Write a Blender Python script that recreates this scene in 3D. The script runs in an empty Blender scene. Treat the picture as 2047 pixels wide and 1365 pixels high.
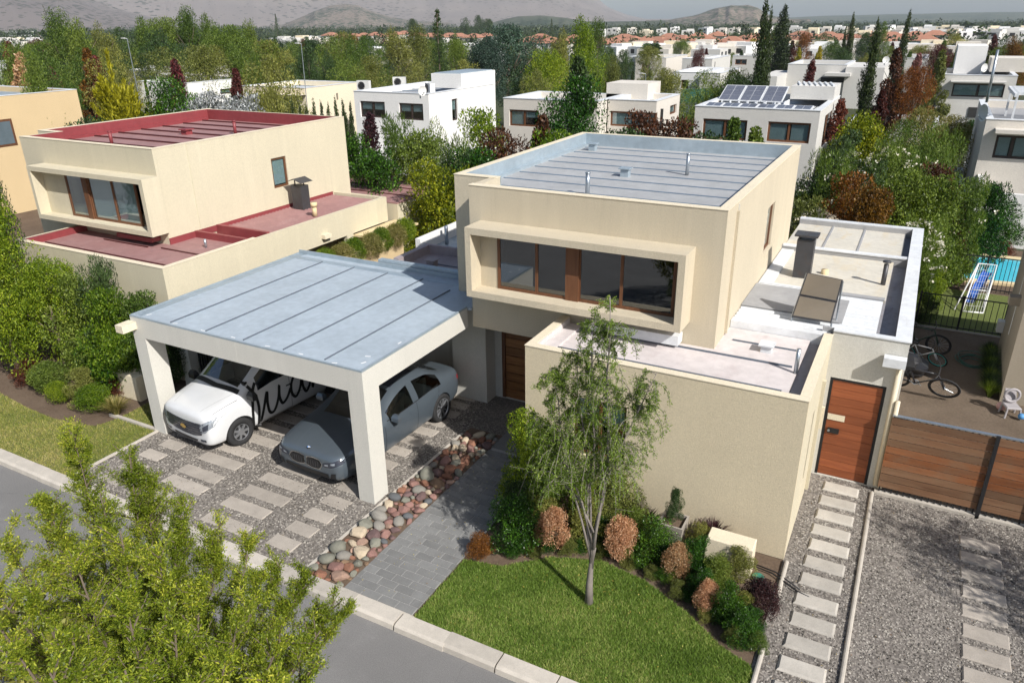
import bpy, bmesh, math, random
import numpy as np
from mathutils import Vector, Matrix
from mathutils.bvhtree import BVHTree

R = math.radians
SC = bpy.context.scene
COL = SC.collection

# ------------------------------------------------------------------ camera, sky, sun, exposure
EYE = np.array([0.0, 0.0, 8.2])
YAW, PITCH, ROLL, FOC = -0.492886, 0.404952, -0.0119925, 1501.99
_cy, _sy, _cp, _sp = math.cos(YAW), math.sin(YAW), math.cos(PITCH), math.sin(PITCH)
_f = np.array([_sy * _cp, _cy * _cp, -_sp]); _r = np.array([_cy, -_sy, 0.0]); _u = np.cross(_r, _f)
CR = math.cos(ROLL) * _r + math.sin(ROLL) * _u
CU = -math.sin(ROLL) * _r + math.cos(ROLL) * _u
CF = _f
cam = bpy.data.objects.new('camera', bpy.data.cameras.new('camera'))
COL.objects.link(cam)
cam.matrix_world = Matrix(((CR[0], CU[0], -CF[0], EYE[0]), (CR[1], CU[1], -CF[1], EYE[1]), (CR[2], CU[2], -CF[2], EYE[2]), (0, 0, 0, 1)))
cam.data.sensor_width = 36.0
cam.data.lens = 36.0 * FOC / 2047.0
cam.data.clip_start = 0.1
cam.data.clip_end = 30000.0
SC.camera = cam

SUN_EL = R(40.0)
SUN_DIR = Vector((0.903 * math.cos(SUN_EL), -0.43 * math.cos(SUN_EL), math.sin(SUN_EL)))   # towards the sun
world = bpy.data.worlds.new('World'); SC.world = world; world.use_nodes = True
wn = world.node_tree
sky = wn.nodes.new('ShaderNodeTexSky'); sky.sky_type = 'NISHITA'; sky.sun_disc = False
sky.sun_elevation = SUN_EL
sky.sun_rotation = math.atan2(SUN_DIR.x, SUN_DIR.y)
sky.altitude = 700.0; sky.air_density = 1.0; sky.dust_density = 3.0; sky.ozone_density = 1.0
wn.links.new(sky.outputs[0], wn.nodes['Background'].inputs[0])
wn.nodes['Background'].inputs[1].default_value = 0.086
sun_l = bpy.data.lights.new('sun', 'SUN'); sun_l.energy = 5.0; sun_l.angle = R(0.5); sun_l.color = (1.0, 0.965, 0.91)
sun = bpy.data.objects.new('sun', sun_l); COL.objects.link(sun)
sun.rotation_euler = SUN_DIR.to_track_quat('Z', 'Y').to_euler()
sun.location = (30, -20, 60)
SC.view_settings.view_transform = 'Standard'; SC.view_settings.look = 'None'
SC.view_settings.gamma = 1.0; SC.view_settings.use_curve_mapping = False
SC.view_settings.exposure = 0.36
SC.render.engine = 'CYCLES'
SC.cycles.use_denoising = True
try: SC.cycles.denoiser = 'OPENIMAGEDENOISE'
except Exception: pass
SC.cycles.max_bounces = 6; SC.cycles.diffuse_bounces = 3; SC.cycles.glossy_bounces = 3
SC.cycles.transmission_bounces = 4; SC.cycles.transparent_max_bounces = 12; SC.cycles.volume_bounces = 0
SC.cycles.use_adaptive_sampling = True; SC.cycles.adaptive_threshold = 0.02

# ------------------------------------------------------------------ survey: real places read off the photograph
def ray(px, py): return CF * FOC + CR * (px - 1023.5) - CU * (py - 682.5)
def at(px, py, z=0.0):                     # the point at height z seen in that pixel
    d = ray(px, py); t = (z - EYE[2]) / d[2]; return EYE + t * d
def aty(px, py, y):                        # the point on a wall facing the street at depth y
    d = ray(px, py); return EYE + (y / d[1]) * d
def atx(px, py, x):                        # the point on a side wall at x
    d = ray(px, py); return EYE + (x / d[0]) * d
def far(px, py, dist):                     # the point at a horizontal distance
    d = ray(px, py); t = dist / math.hypot(d[0], d[1]); return EYE + t * d
def fw(y, px0, py0, px1, py1):             # x0, x1, z0, z1 of an opening in a street-facing wall
    a = aty(px0, py0, y); b = aty(px1, py1, y); return (a[0], b[0], b[2], a[2])
def rw(x, px0, py0, px1, py1):
    a = atx(px0, py0, x); b = atx(px1, py1, x); return (a[1], b[1], b[2], a[2])

# the land is level round the houses in front and falls away behind them
_KY = [25, 27.5, 38, 48, 55.6, 61, 75, 100, 150, 1e5]; _KK = [1, 1.38, 1.38, 1.77, 1.9, 2.5, 3.0, 3.4, 3.6, 3.6]
def kfac(y): return float(np.interp(y, _KY, _KK))
_GY = [-1e5, 33, 38.5, 85, 106, 152, 225, 340, 540, 1500, 3000, 1e5]; _GZ = [0, 0, -1.12, -2.27, -2.65, -4.4, -5.9, -7.1, -8.2, -15, -23, -23]
def land(y): return float(np.interp(y, _GY, _GZ))
CLUSTERS = []      # a far house and what stands on its roof

# ------------------------------------------------------------------ materials
def lin(c):
    return tuple((x / 12.92 if x <= 0.04045 else ((x + 0.055) / 1.055) ** 2.4) for x in c)
MATS = {}
class N:
    def __init__(s, name):
        m = bpy.data.materials.new(name); m.use_nodes = True; s.m = m; s.t = m.node_tree
        s.b = s.t.nodes['Principled BSDF']; s.out = s.t.nodes['Material Output']; MATS[name] = m
    def n(s, typ, **k):
        nd = s.t.nodes.new('ShaderNode' + typ)
        for a, v in k.items():
            if hasattr(nd, a): setattr(nd, a, v)
        return nd
    def l(s, a, b): s.t.links.new(a, b)
    def noise(s, scale, detail=4, rough=0.6, vec=None, dist=0.0):
        nd = s.n('TexNoise'); nd.inputs['Scale'].default_value = scale; nd.inputs['Detail'].default_value = detail
        nd.inputs['Roughness'].default_value = rough; nd.inputs['Distortion'].default_value = dist
        if vec is None: vec = s.coord()
        s.l(vec, nd.inputs['Vector']); return nd.outputs['Fac']
    def coord(s):
        if not hasattr(s, '_c'): s._c = s.n('TexCoord')
        return s._c.outputs['Object']
    def ramp(s, fac, stops):
        nd = s.n('ValToRGB'); el = nd.color_ramp.elements
        while len(el) < len(stops): el.new(0.5)
        for e, (p, c) in zip(el, stops): e.position = p; e.color = (*c[:3], 1)
        s.l(fac, nd.inputs[0]); return nd.outputs[0]
    def mix(s, fac, a, b, mode='MIX'):
        nd = s.n('Mix', data_type='RGBA', blend_type=mode)
        for i, v in ((0, fac), (6, a), (7, b)):
            if isinstance(v, (int, float)): nd.inputs[i].default_value = v
            elif isinstance(v, tuple): nd.inputs[i].default_value = (*v[:3], 1)
            else: s.l(v, nd.inputs[i])
        return nd.outputs[2]
    def bump(s, fac, strength=0.3, dist=0.02, prev=None):
        nd = s.n('Bump'); nd.inputs['Strength'].default_value = strength; nd.inputs['Distance'].default_value = dist
        s.l(fac, nd.inputs['Height'])
        if prev is not None: s.l(prev, nd.inputs['Normal'])
        s.l(nd.outputs[0], s.b.inputs['Normal']); return nd.outputs[0]
    def color(s, c):
        if isinstance(c, tuple): s.b.inputs['Base Color'].default_value = (*c[:3], 1)
        else: s.l(c, s.b.inputs['Base Color'])
    def pr(s, rough=0.8, metal=0.0, spec=0.5):
        s.b.inputs['Roughness'].default_value = rough; s.b.inputs['Metallic'].default_value = metal
        s.b.inputs['Specular IOR Level'].default_value = spec
    def stretch(s, x, y, z):
        nd = s.n('Mapping'); nd.inputs['Scale'].default_value = (x, y, z); s.l(s.coord(), nd.inputs['Vector']); return nd.outputs[0]

def dk(c, k): return tuple(x * k for x in c)
def plain(name, c, rough=0.7, metal=0.0, var=0.12, scale=3.0, bump=0.0, bscale=60, spec=0.4):
    if name in MATS: return MATS[name]
    s = N(name); s.pr(rough, metal, spec)
    f = s.noise(scale, 5)
    s.color(s.ramp(f, [(0.25, dk(c, 1 - var)), (0.75, dk(c, 1 + var))]))
    if bump: s.bump(s.noise(bscale, 3), bump, 0.01)
    return s.m
def stucco(name, c, stain=0.35, grain=1.0):
    if name in MATS: return MATS[name]
    s = N(name); s.pr(0.92, 0, 0.25)
    big = s.noise(0.55, 4, 0.6)
    base = s.ramp(big, [(0.3, dk(c, 0.93)), (0.7, dk(c, 1.05))])
    streak = s.noise(1.0, 6, 0.65, s.stretch(2.6, 2.6, 0.22))
    pale = s.ramp(streak, [(0.50, (0, 0, 0)), (0.66, (stain, stain, stain))])
    col = s.mix(pale, base, tuple(min(1, x * 1.13 + 0.03) for x in c))
    streak2 = s.noise(1.7, 6, 0.7, s.stretch(3.4, 3.4, 0.15))
    dirt = s.ramp(streak2, [(0.53, (0, 0, 0)), (0.70, (stain * 0.7,) * 3)])
    col = s.mix(dirt, col, dk(c, 0.66))
    patch = s.noise(0.9, 5, 0.7, None, 1.0)
    col = s.mix(s.ramp(patch, [(0.56, (0, 0, 0)), (0.68, (stain * 0.45,) * 3)]), col, dk(c, 0.78))
    fine = s.noise(48, 3, 0.8)
    col = s.mix(0.55 * grain, col, s.ramp(fine, [(0.3, dk(c, 0.74)), (0.7, dk(c, 1.2))]))
    s.color(col)
    s.bump(s.noise(70, 3, 0.8), 0.7, 0.009)
    return s.m
def sheet(name, c, rough=0.45, metal=0.0, stain=0.35, stainc=None, sc=0.9):
    if name in MATS: return MATS[name]
    s = N(name); s.pr(rough, metal, 0.45)
    a = s.noise(sc, 6, 0.62)
    col = s.ramp(a, [(0.3, dk(c, 0.86)), (0.7, dk(c, 1.08))])
    b = s.noise(sc * 2.3, 8, 0.7, s.stretch(1, 0.35, 1), 0.6)
    col = s.mix(s.ramp(b, [(0.52, (0, 0, 0)), (0.75, (stain,) * 3)]), col, stainc or dk(c, 0.6))
    g = s.noise(7, 3, 0.5)
    col = s.mix(0.18, col, s.ramp(g, [(0.35, dk(c, 0.7)), (0.65, dk(c, 1.25))]))
    s.color(col)
    s.l(s.ramp(b, [(0.3, (rough - .1,) * 3), (0.8, (min(1, rough + .25),) * 3)]), s.b.inputs['Roughness'])
    s.bump(s.noise(3.0, 3), 0.12, 0.02)
    return s.m
def foliage(name, cols, trans=0.35, clump=1.3, rough=0.5, jitter=0.25):
    """cols: light-to-dark leaf colours of that species, picked at random leaf by leaf"""
    if name in MATS: return MATS[name]
    s = N(name); geo = s.n('NewGeometry'); oi = s.n('ObjectInfo')
    n = len(cols); stops = [((i + 0.5) / n, c) for i, c in enumerate(cols)]
    nz = s.noise(clump, 3, 0.6)
    mm = s.n('Math', operation='MULTIPLY_ADD'); s.l(nz, mm.inputs[0]); mm.inputs[1].default_value = 0.9
    m2 = s.n('Math', operation='MULTIPLY_ADD'); s.l(geo.outputs['Random Per Island'], m2.inputs[0]); m2.inputs[1].default_value = 0.62; m2.inputs[2].default_value = -0.26
    s.l(m2.outputs[0], mm.inputs[2])
    col = s.ramp(mm.outputs[0], stops)
    hs = s.n('HueSaturation'); s.l(col, hs.inputs['Color'])
    h = s.n('MapRange'); s.l(oi.outputs['Random'], h.inputs[0]); h.inputs[3].default_value = 0.5 - 0.02 * jitter * 4; h.inputs[4].default_value = 0.5 + 0.012 * jitter * 4
    s.l(h.outputs[0], hs.inputs['Hue'])
    v = s.n('MapRange'); s.l(oi.outputs['Random'], v.inputs[0]); v.inputs[3].default_value = 1 + jitter; v.inputs[4].default_value = 1 - jitter
    s.l(v.outputs[0], hs.inputs['Value'])
    s.l(hs.outputs[0], s.b.inputs['Base Color']); s.pr(rough, 0, 0.35)
    tr = s.n('BsdfTranslucent'); s.l(s.mix(1.0, hs.outputs[0], (1.0, 1.0, 0.45), 'MULTIPLY'), tr.inputs['Color'])
    mx = s.n('MixShader'); mx.inputs[0].default_value = trans
    s.l(s.b.outputs[0], mx.inputs[1]); s.l(tr.outputs[0], mx.inputs[2]); s.l(mx.outputs[0], s.out.inputs[0])
    return s.m
def glassy(name, tint=(0.55, 0.6, 0.6), fac=0.25):
    if name in MATS: return MATS[name]
    s = N(name); tr = s.n('BsdfTransparent'); tr.inputs[0].default_value = (*tint, 1)
    gl = s.n('BsdfGlossy'); gl.inputs['Roughness'].default_value = 0.02; gl.inputs[0].default_value = (0.95, 0.97, 1, 1)
    lw = s.n('LayerWeight'); lw.inputs[0].default_value = 0.5; pw = s.n('Math', operation='POWER'); s.l(lw.outputs['Facing'], pw.inputs[0]); pw.inputs[1].default_value = 3.0
    mr = s.n('MapRange'); s.l(pw.outputs[0], mr.inputs[0]); mr.inputs[3].default_value = fac * 0.35; mr.inputs[4].default_value = 0.95
    mx = s.n('MixShader'); s.l(mr.outputs[0], mx.inputs[0]); s.l(tr.outputs[0], mx.inputs[1]); s.l(gl.outputs[0], mx.inputs[2])
    s.l(mx.outputs[0], s.out.inputs[0]); return s.m
def wood(name, c1, c2, rough=0.6, axis='x', worn=0.0):
    if name in MATS: return MATS[name]
    s = N(name); s.pr(rough, 0, 0.35)
    v = s.stretch(0.6, 9, 9) if axis == 'x' else s.stretch(9, 9, 0.6)
    oi = s.n('ObjectInfo'); ad = s.n('VectorMath', operation='ADD'); s.l(v, ad.inputs[0])
    cb = s.n('CombineXYZ'); mu = s.n('Math', operation='MULTIPLY'); s.l(oi.outputs['Random'], mu.inputs[0]); mu.inputs[1].default_value = 50
    for i in range(3): s.l(mu.outputs[0], cb.inputs[i])
    s.l(cb.outputs[0], ad.inputs[1])
    g = s.noise(2.2, 7, 0.65, ad.outputs[0], 0.8)
    col = s.ramp(g, [(0.3, c1), (0.7, c2)])
    if worn:
        w = s.noise(1.3, 5, 0.6, s.stretch(0.9, 0.9, 1.5))
        col = s.mix(s.ramp(w, [(0.42, (0, 0, 0)), (0.62, (worn,) * 3)]), col, (0.19, 0.135, 0.085))
    hs = s.n('HueSaturation'); mr = s.n('MapRange'); s.l(oi.outputs['Random'], mr.inputs[0]); mr.inputs[3].default_value = 0.75; mr.inputs[4].default_value = 1.2
    s.l(mr.outputs[0], hs.inputs['Value']); s.l(col, hs.inputs['Color'])
    s.color(hs.outputs[0]); s.bump(g, 0.25, 0.004); return s.m

M = {}
M['cream'] = stucco('cream_stucco', (0.53, 0.465, 0.35), 0.6)
M['cream2'] = stucco('neighbour_stucco', (0.57, 0.515, 0.385), 0.5)
M['shade'] = stucco('shade_toned_beige_stucco', (0.33, 0.285, 0.22), 0.4)  # shadow on the right-edge building is mixed into this darker beige
M['tan'] = stucco('tan_stucco', (0.56, 0.43, 0.255), 0.2)
M['carport'] = stucco('carport_stucco', (0.58, 0.565, 0.515), 0.45)
M['olive'] = stucco('olive_stucco', (0.60, 0.52, 0.375), 0.3)
M['white'] = stucco('white_stucco', (0.76, 0.75, 0.73), 0.2)
M['beige'] = stucco('beige_stucco', (0.62, 0.58, 0.52), 0.2)
M['grey'] = stucco('grey_stucco', (0.58, 0.565, 0.535), 0.2)
M['blockw'] = stucco('pale_plaster', (0.70, 0.62, 0.47), 0.2)
M['zinc'] = sheet('blue_grey_membrane', (0.37, 0.43, 0.485), 0.5, 0, 0.25)
M['zinc2'] = sheet('upper_grey_membrane', (0.365, 0.37, 0.375), 0.6, 0, 0.25)
M['flash'] = sheet('galvanised_flashing', (0.36, 0.43, 0.48), 0.4, 0.35, 0.35, (0.62, 0.66, 0.68))
M['seam'] = plain('dark_seam', (0.11, 0.13, 0.16), 0.5)
M['seam2'] = plain('blue_seam', (0.17, 0.22, 0.28), 0.5)
M['pinkroof'] = sheet('weathered_pale_membrane', (0.60, 0.55, 0.54), 0.6, 0, 0.5, (0.40, 0.31, 0.30), 1.2)
M['whitemetal'] = sheet('white_roof_sheet', (0.66, 0.68, 0.70), 0.5, 0, 0.4, (0.30, 0.28, 0.27), 2.0)
M['ochre'] = sheet('ochre_stained_roof', (0.56, 0.53, 0.46), 0.7, 0, 0.8, (0.56, 0.44, 0.25), 0.9)
M['greyroof'] = sheet('grey_patch_roof', (0.33, 0.33, 0.335), 0.6, 0, 0.35)
M['gutter'] = sheet('dirty_gutter', (0.27, 0.265, 0.285), 0.6, 0, 0.6, (0.13, 0.08, 0.07), 2.0)
M['red'] = sheet('oxide_red_roof', (0.30, 0.165, 0.158), 0.65, 0, 0.6, (0.42, 0.29, 0.275), 1.8)
M['redv'] = sheet('oxide_red_flashing', (0.23, 0.045, 0.05), 0.45, 0, 0.3)
M['redseam'] = plain('dark_red_seam', (0.075, 0.018, 0.018), 0.5)
M['purple'] = sheet('mauve_grey_roof', (0.33, 0.28, 0.285), 0.6, 0, 0.4)
M['brownframe'] = wood('brown_frame', (0.095, 0.04, 0.02), (0.17, 0.075, 0.035), 0.5, 'z')
M['darkframe'] = plain('dark_frame', (0.045, 0.03, 0.025), 0.5)
M['glass'] = glassy('window_glass', (0.82, 0.88, 0.89), 0.35)
M['glassdark'] = glassy('smoked_glass', (0.26, 0.30, 0.30), 0.42)
M['blind'] = plain('pale_blind', (0.42, 0.475, 0.475), 0.9, 0, 0.05)
M['room'] = plain('dark_room', (0.035, 0.035, 0.035), 0.9)
M['iron'] = plain('dark_iron', (0.03, 0.03, 0.032), 0.45, 0.3)
M['black'] = plain('black_plastic', (0.015, 0.015, 0.016), 0.5)
M['steel'] = plain('galvanised_steel', (0.42, 0.46, 0.5), 0.3, 0.8)
M['chim'] = sheet('sooty_chimney_steel', (0.07, 0.07, 0.075), 0.45, 0.4, 0.5, (0.13, 0.075, 0.05), 3.0)
M['clay'] = plain('clay_pot', (0.62, 0.5, 0.3), 0.8)
M['door'] = wood('red_wood_door', (0.20, 0.058, 0.024), (0.30, 0.095, 0.038), 0.5)
M['entry'] = wood('varnished_entry_door', (0.15, 0.06, 0.02), (0.33, 0.15, 0.055), 0.45)
M['fenceA'] = wood('orange_fence_board', (0.17, 0.058, 0.022), (0.29, 0.105, 0.038), 0.6, 'x', 0.5)
M['fenceB'] = wood('worn_fence_board', (0.13, 0.062, 0.032), (0.215, 0.115, 0.062), 0.75, 'x', 0.35)
M['whitepaint'] = plain('white_paint', (0.75, 0.75, 0.74), 0.4, 0, 0.04)
M['whiteplas'] = plain('white_unit_paint', (0.62, 0.62, 0.6), 0.5, 0, 0.06)

# ------------------------------------------------------------------ mesh builder
OFF = {}
class MB:
    def __init__(s): s.v = []; s.f = []; s.mi = []; s.k = 0
    def add(s, vs, fs, k=None):
        b = len(s.v); s.v.extend([tuple(map(float, p)) for p in vs]); s.f.extend([tuple(b + i for i in f) for f in fs])
        s.mi.extend([s.k if k is None else k] * len(fs))
    def box(s, x0, x1, y0, y1, z0, z1, rot=None, c=None, k=None):
        vs = [(x, y, z) for z in (z0, z1) for y in (y0, y1) for x in (x0, x1)]
        if rot is not None:
            cx, cy = c if c else ((x0 + x1) / 2, (y0 + y1) / 2); ca, sa = math.cos(rot), math.sin(rot)
            vs = [(cx + (x - cx) * ca - (y - cy) * sa, cy + (x - cx) * sa + (y - cy) * ca, z) for x, y, z in vs]
        s.add(vs, [(0, 2, 3, 1), (4, 5, 7, 6), (0, 1, 5, 4), (1, 3, 7, 5), (3, 2, 6, 7), (2, 0, 4, 6)], k)
    def slab(s, x0, x1, y0, y1, z0, z1, ch=0.015):          # a block with chamfered top edges
        s.frust((x0, y0), (x1, y1), z0, z1 - ch, 0); s.frust((x0, y0), (x1, y1), z1 - ch, z1, ch)
    def frust(s, a, b, z0, z1, ins):
        x0, y0 = a; x1, y1 = b
        lo = [(x0, y0, z0), (x1, y0, z0), (x1, y1, z0), (x0, y1, z0)]
        hi = [(x0 + ins, y0 + ins, z1), (x1 - ins, y0 + ins, z1), (x1 - ins, y1 - ins, z1), (x0 + ins, y1 - ins, z1)]
        s.add(lo + hi, [(3, 2, 1, 0), (4, 5, 6, 7)] + [(i, (i + 1) % 4, (i + 1) % 4 + 4, i + 4) for i in range(4)])
    def prism(s, poly, z0, z1):
        n = len(poly)
        s.add([(x, y, z0) for x, y in poly] + [(x, y, z1) for x, y in poly],
              [tuple(range(n))[::-1], tuple(range(n, 2 * n))] + [(i, (i + 1) % n, (i + 1) % n + n, i + n) for i in range(n)])
    def tube(s, pts, r, n=8, cap=True, r1=None):
        pts = [Vector(p) for p in pts]; rings = []; m = len(pts)
        up = Vector((0.13, 0.31, 0.94))
        for i, p in enumerate(pts):
            d = (pts[min(i + 1, m - 1)] - pts[max(i - 1, 0)]).normalized()
            a = d.cross(up); a = a.normalized() if a.length > 1e-4 else Vector((1, 0, 0)); b = d.cross(a)
            rr = r if r1 is None else r + (r1 - r) * i / max(1, m - 1)
            if isinstance(r, (list, tuple)): rr = r[i]
            rings.append([p + (a * math.cos(2 * math.pi * j / n) + b * math.sin(2 * math.pi * j / n)) * rr for j in range(n)])
        vs = [q for ring in rings for q in ring]; fs = []
        for i in range(m - 1):
            for j in range(n):
                fs.append((i * n + j, i * n + (j + 1) % n, (i + 1) * n + (j + 1) % n, (i + 1) * n + j))
        if cap: fs.append(tuple(range(n))[::-1]); fs.append(tuple((m - 1) * n + j for j in range(n)))
        s.add(vs, fs)
    def cyl(s, x, y, z0, z1, r, n=14, r1=None): s.tube([(x, y, z0), (x, y, z1)], r, n, True, r1)
    def torus(s, c, R_, r, axis='x', n=28, m=8):
        vs = []; fs = []
        for i in range(n):
            a = 2 * math.pi * i / n
            for j in range(m):
                b = 2 * math.pi * j / m; q = R_ + r * math.cos(b); h = r * math.sin(b)
                p = (h, q * math.cos(a), q * math.sin(a)) if axis == 'x' else ((q * math.cos(a), h, q * math.sin(a)) if axis == 'y' else (q * math.cos(a), q * math.sin(a), h))
                vs.append((c[0] + p[0], c[1] + p[1], c[2] + p[2]))
        for i in range(n):
            for j in range(m):
                fs.append((i * m + j, ((i + 1) % n) * m + j, ((i + 1) % n) * m + (j + 1) % m, i * m + (j + 1) % m))
        s.add(vs, fs)
    def quad(s, a, b, c, d): s.add([a, b, c, d], [(0, 1, 2, 3)])
    def build(s, name, mat, parent=None, smooth=False, off=None):
        me = bpy.data.meshes.new(name)
        if off is None: off = OFF.get(parent.name, (0, 0, 0)) if parent else (0, 0, 0)
        me.from_pydata([(x - off[0], y - off[1], z - off[2]) for x, y, z in s.v], [], s.f); me.update()
        for mm in (mat if isinstance(mat, (list, tuple)) else [mat]): me.materials.append(mm)
        if isinstance(mat, (list, tuple)): me.polygons.foreach_set('material_index', s.mi)
        if smooth:
            me.polygons.foreach_set('use_smooth', [True] * len(me.polygons))
        o = bpy.data.objects.new(name, me); COL.objects.link(o)
        if parent: o.parent = parent; OFF[o.name] = off
        return o
def tag(o, label=None, cat=None, group=None, kind=None):
    if label: o['label'] = label
    if cat: o['category'] = cat
    if group: o['group'] = group
    if kind: o['kind'] = kind
    return o
def thing(name, label, cat, loc, rz=0.0, group=None, kind=None, world=True):
    o = bpy.data.objects.new(name, None); COL.objects.link(o); o.location = loc; o.rotation_euler = (0, 0, rz)
    o.empty_display_size = 0.2
    OFF[o.name] = tuple(loc) if world else (0, 0, 0)
    tag(o, label, cat, group, kind); return o
def struct(name, mb, mat, label=None):
    o = mb.build(name, mat); o['kind'] = 'structure'
    if label: o['label'] = label
    return o
def inst(name, me, loc, rot=(0, 0, 0), scale=(1, 1, 1), parent=None, mat=None):
    o = bpy.data.objects.new(name, me); COL.objects.link(o); o.location = loc; o.rotation_euler = rot
    o.scale = scale if isinstance(scale, (tuple, list)) else (scale,) * 3
    if parent: o.parent = parent
    if mat is not None and len(me.materials):
        o.material_slots[0].link = 'OBJECT'; o.material_slots[0].material = mat
    return o
def np_mesh(name, verts, quads, mat, smooth=False):
    me = bpy.data.meshes.new(name); nv = len(verts); nf = len(quads); k = quads.shape[1]
    me.vertices.add(nv); me.vertices.foreach_set('co', np.asarray(verts, dtype=np.float32).ravel())
    me.loops.add(nf * k); me.loops.foreach_set('vertex_index', np.asarray(quads, dtype=np.int32).ravel())
    me.polygons.add(nf); me.polygons.foreach_set('loop_start', np.arange(0, nf * k, k, dtype=np.int32))
    me.polygons.foreach_set('loop_total', np.full(nf, k, dtype=np.int32))
    me.update(calc_edges=True); me.materials.append(mat)
    if smooth: me.polygons.foreach_set('use_smooth', np.ones(nf, dtype=bool))
    return me
def wall(mb, axis, pos, th, a0, a1, z0, z1, holes=()):
    """a wall along x ('x') or y ('y') with its outer face at pos, th thick inwards (+), with real openings"""
    As = sorted({a0, a1} | {h[0] for h in holes} | {h[1] for h in holes}); Zs = sorted({z0, z1} | {h[2] for h in holes} | {h[3] for h in holes})
    As = [a for a in As if a0 <= a <= a1]; Zs = [z for z in Zs if z0 <= z <= z1]
    for i in range(len(As) - 1):
        run = None
        for j in range(len(Zs) - 1):
            ca, cz = (As[i] + As[i + 1]) / 2, (Zs[j] + Zs[j + 1]) / 2
            hole = any(h[0] < ca < h[1] and h[2] < cz < h[3] for h in holes)
            if not hole:
                run = [Zs[j], Zs[j + 1]] if run is None else [run[0], Zs[j + 1]]
            if (hole or j == len(Zs) - 2) and run is not None:
                lo, hi = min(pos, pos + th), max(pos, pos + th)
                if axis == 'x': mb.box(As[i], As[i + 1], lo, hi, run[0], run[1])
                else: mb.box(lo, hi, As[i], As[i + 1], run[0], run[1])
                run = None
def window(parent, axis, pos, th, a0, a1, z0, z1, n=2, frame=None, fr=0.05, curtain=1.0, drop=1.0, glass=None, inset=0.06, back=None, name='window', mull=None):
    """frame + panes + blind set back in an opening. axis 'x': wall faces -y; axis 'y': wall faces +x (th negative)"""
    frame = frame or M['brownframe']; sg = 1 if th > 0 else -1
    p0, p1 = pos + sg * inset, pos + sg * (inset + 0.05)
    mb = MB()
    def bx(m, u0, u1, v0, v1, q0, q1):
        q0, q1 = min(q0, q1), max(q0, q1)
        if axis == 'x': m.box(u0, u1, q0, q1, v0, v1)
        else: m.box(q0, q1, u0, u1, v0, v1)
    bx(mb, a0, a1, z0, z0 + fr, p0, p1); bx(mb, a0, a1, z1 - fr, z1, p0, p1)
    edges = mull or [a0 + (a1 - a0) * i / n for i in range(n + 1)]
    for i, e in enumerate(edges):
        lo = e if i == 0 else (e - fr if i == len(edges) - 1 else e - fr / 2)
        bx(mb, lo, lo + fr, z0 + fr, z1 - fr, p0 + sg * 0.003, p1 - sg * 0.003)
    w = mb.build(name, frame, parent)
    for i in range(len(edges) - 1):
        g = MB(); bx(g, edges[i] + fr * 0.45, edges[i + 1] - fr * 0.45, z0 + fr * 0.9, z1 - fr * 0.9, pos + sg * (inset + 0.02), pos + sg * (inset + 0.028)); g.build('pane', glass or M['glass'], w)
        d = drop if not isinstance(drop, (list, tuple)) else drop[i]
        if d > 0:
            c = MB(); bx(c, edges[i] + fr, edges[i + 1] - fr, z1 - (z1 - z0) * d, z1 - 0.01, pos + sg * (inset + 0.045), pos + sg * (inset + 0.055)); c.build('blind', M['blind'], w)
    d = MB(); bx(d, a0 - 0.1, a1 + 0.1, z0 - 0.1, z1 + 0.1, pos + sg * max(abs(th) + 0.02, 0.55), pos + sg * (max(abs(th) + 0.02, 0.55) + 0.03)); d.build('dark_interior', back or M['room'], w)
    return w

# ------------------------------------------------------------------ vegetation tools
def rng(seed): return np.random.default_rng(seed)
def unit(v): return v / np.maximum(1e-9, np.linalg.norm(v, axis=1, keepdims=True))
def leaf_arrays(P, L, W, g, up=0.0, outward=None, ow=0.0):
    n = len(P); d = g.normal(size=(n, 3)); d[:, 2] += up
    if outward is not None: d += outward * ow
    d = unit(d); w = unit(np.cross(d, g.normal(size=(n, 3))))
    Ls = (L * g.uniform(0.65, 1.3, n))[:, None]; Ws = (W * g.uniform(0.7, 1.2, n))[:, None]
    V = np.stack([P, P + d * Ls * 0.5 + w * Ws * 0.5, P + d * Ls, P + d * Ls * 0.5 - w * Ws * 0.5], 1).reshape(-1, 3)
    Q = np.arange(n * 4).reshape(-1, 4); return V, Q
def clumps(n, cl, g, shell=0.55):
    """n points spread through clumps [(centre, radius xyz)] denser near each clump's outside"""
    C = np.array([c for c, r in cl], float); Rr = np.array([r if hasattr(r, '__len__') else (r,) * 3 for c, r in cl], float)
    wgt = (Rr.prod(axis=1)) ** (2 / 3); idx = g.choice(len(C), n, p=wgt / wgt.sum())
    d = unit(g.normal(size=(n, 3))); q = g.uniform(0, 1, n) ** (1 / 3.0); q = shell + (1 - shell) * q
    q *= g.uniform(0.82, 1.1, n)
    return C[idx] + d * Rr[idx] * q[:, None], d
def crown_clumps(h, w, z0, k, g, prof, cr=0.3):
    cl = []
    for i in range(k):
        t = g.uniform(0, 1); z = z0 + (h - z0) * t; rad = w / 2 * prof(t)
        a = g.uniform(0, 2 * math.pi); q = math.sqrt(g.uniform(0.05, 1)) * rad
        s = cr * w / 2 * g.uniform(0.6, 1.25) * (0.45 + 0.55 * prof(t))
        q = max(0, q - s * 0.5); cl.append(((q * math.cos(a), q * math.sin(a), min(z, h - s * 0.7)), (s, s, s * 0.8)))
    return cl
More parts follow.
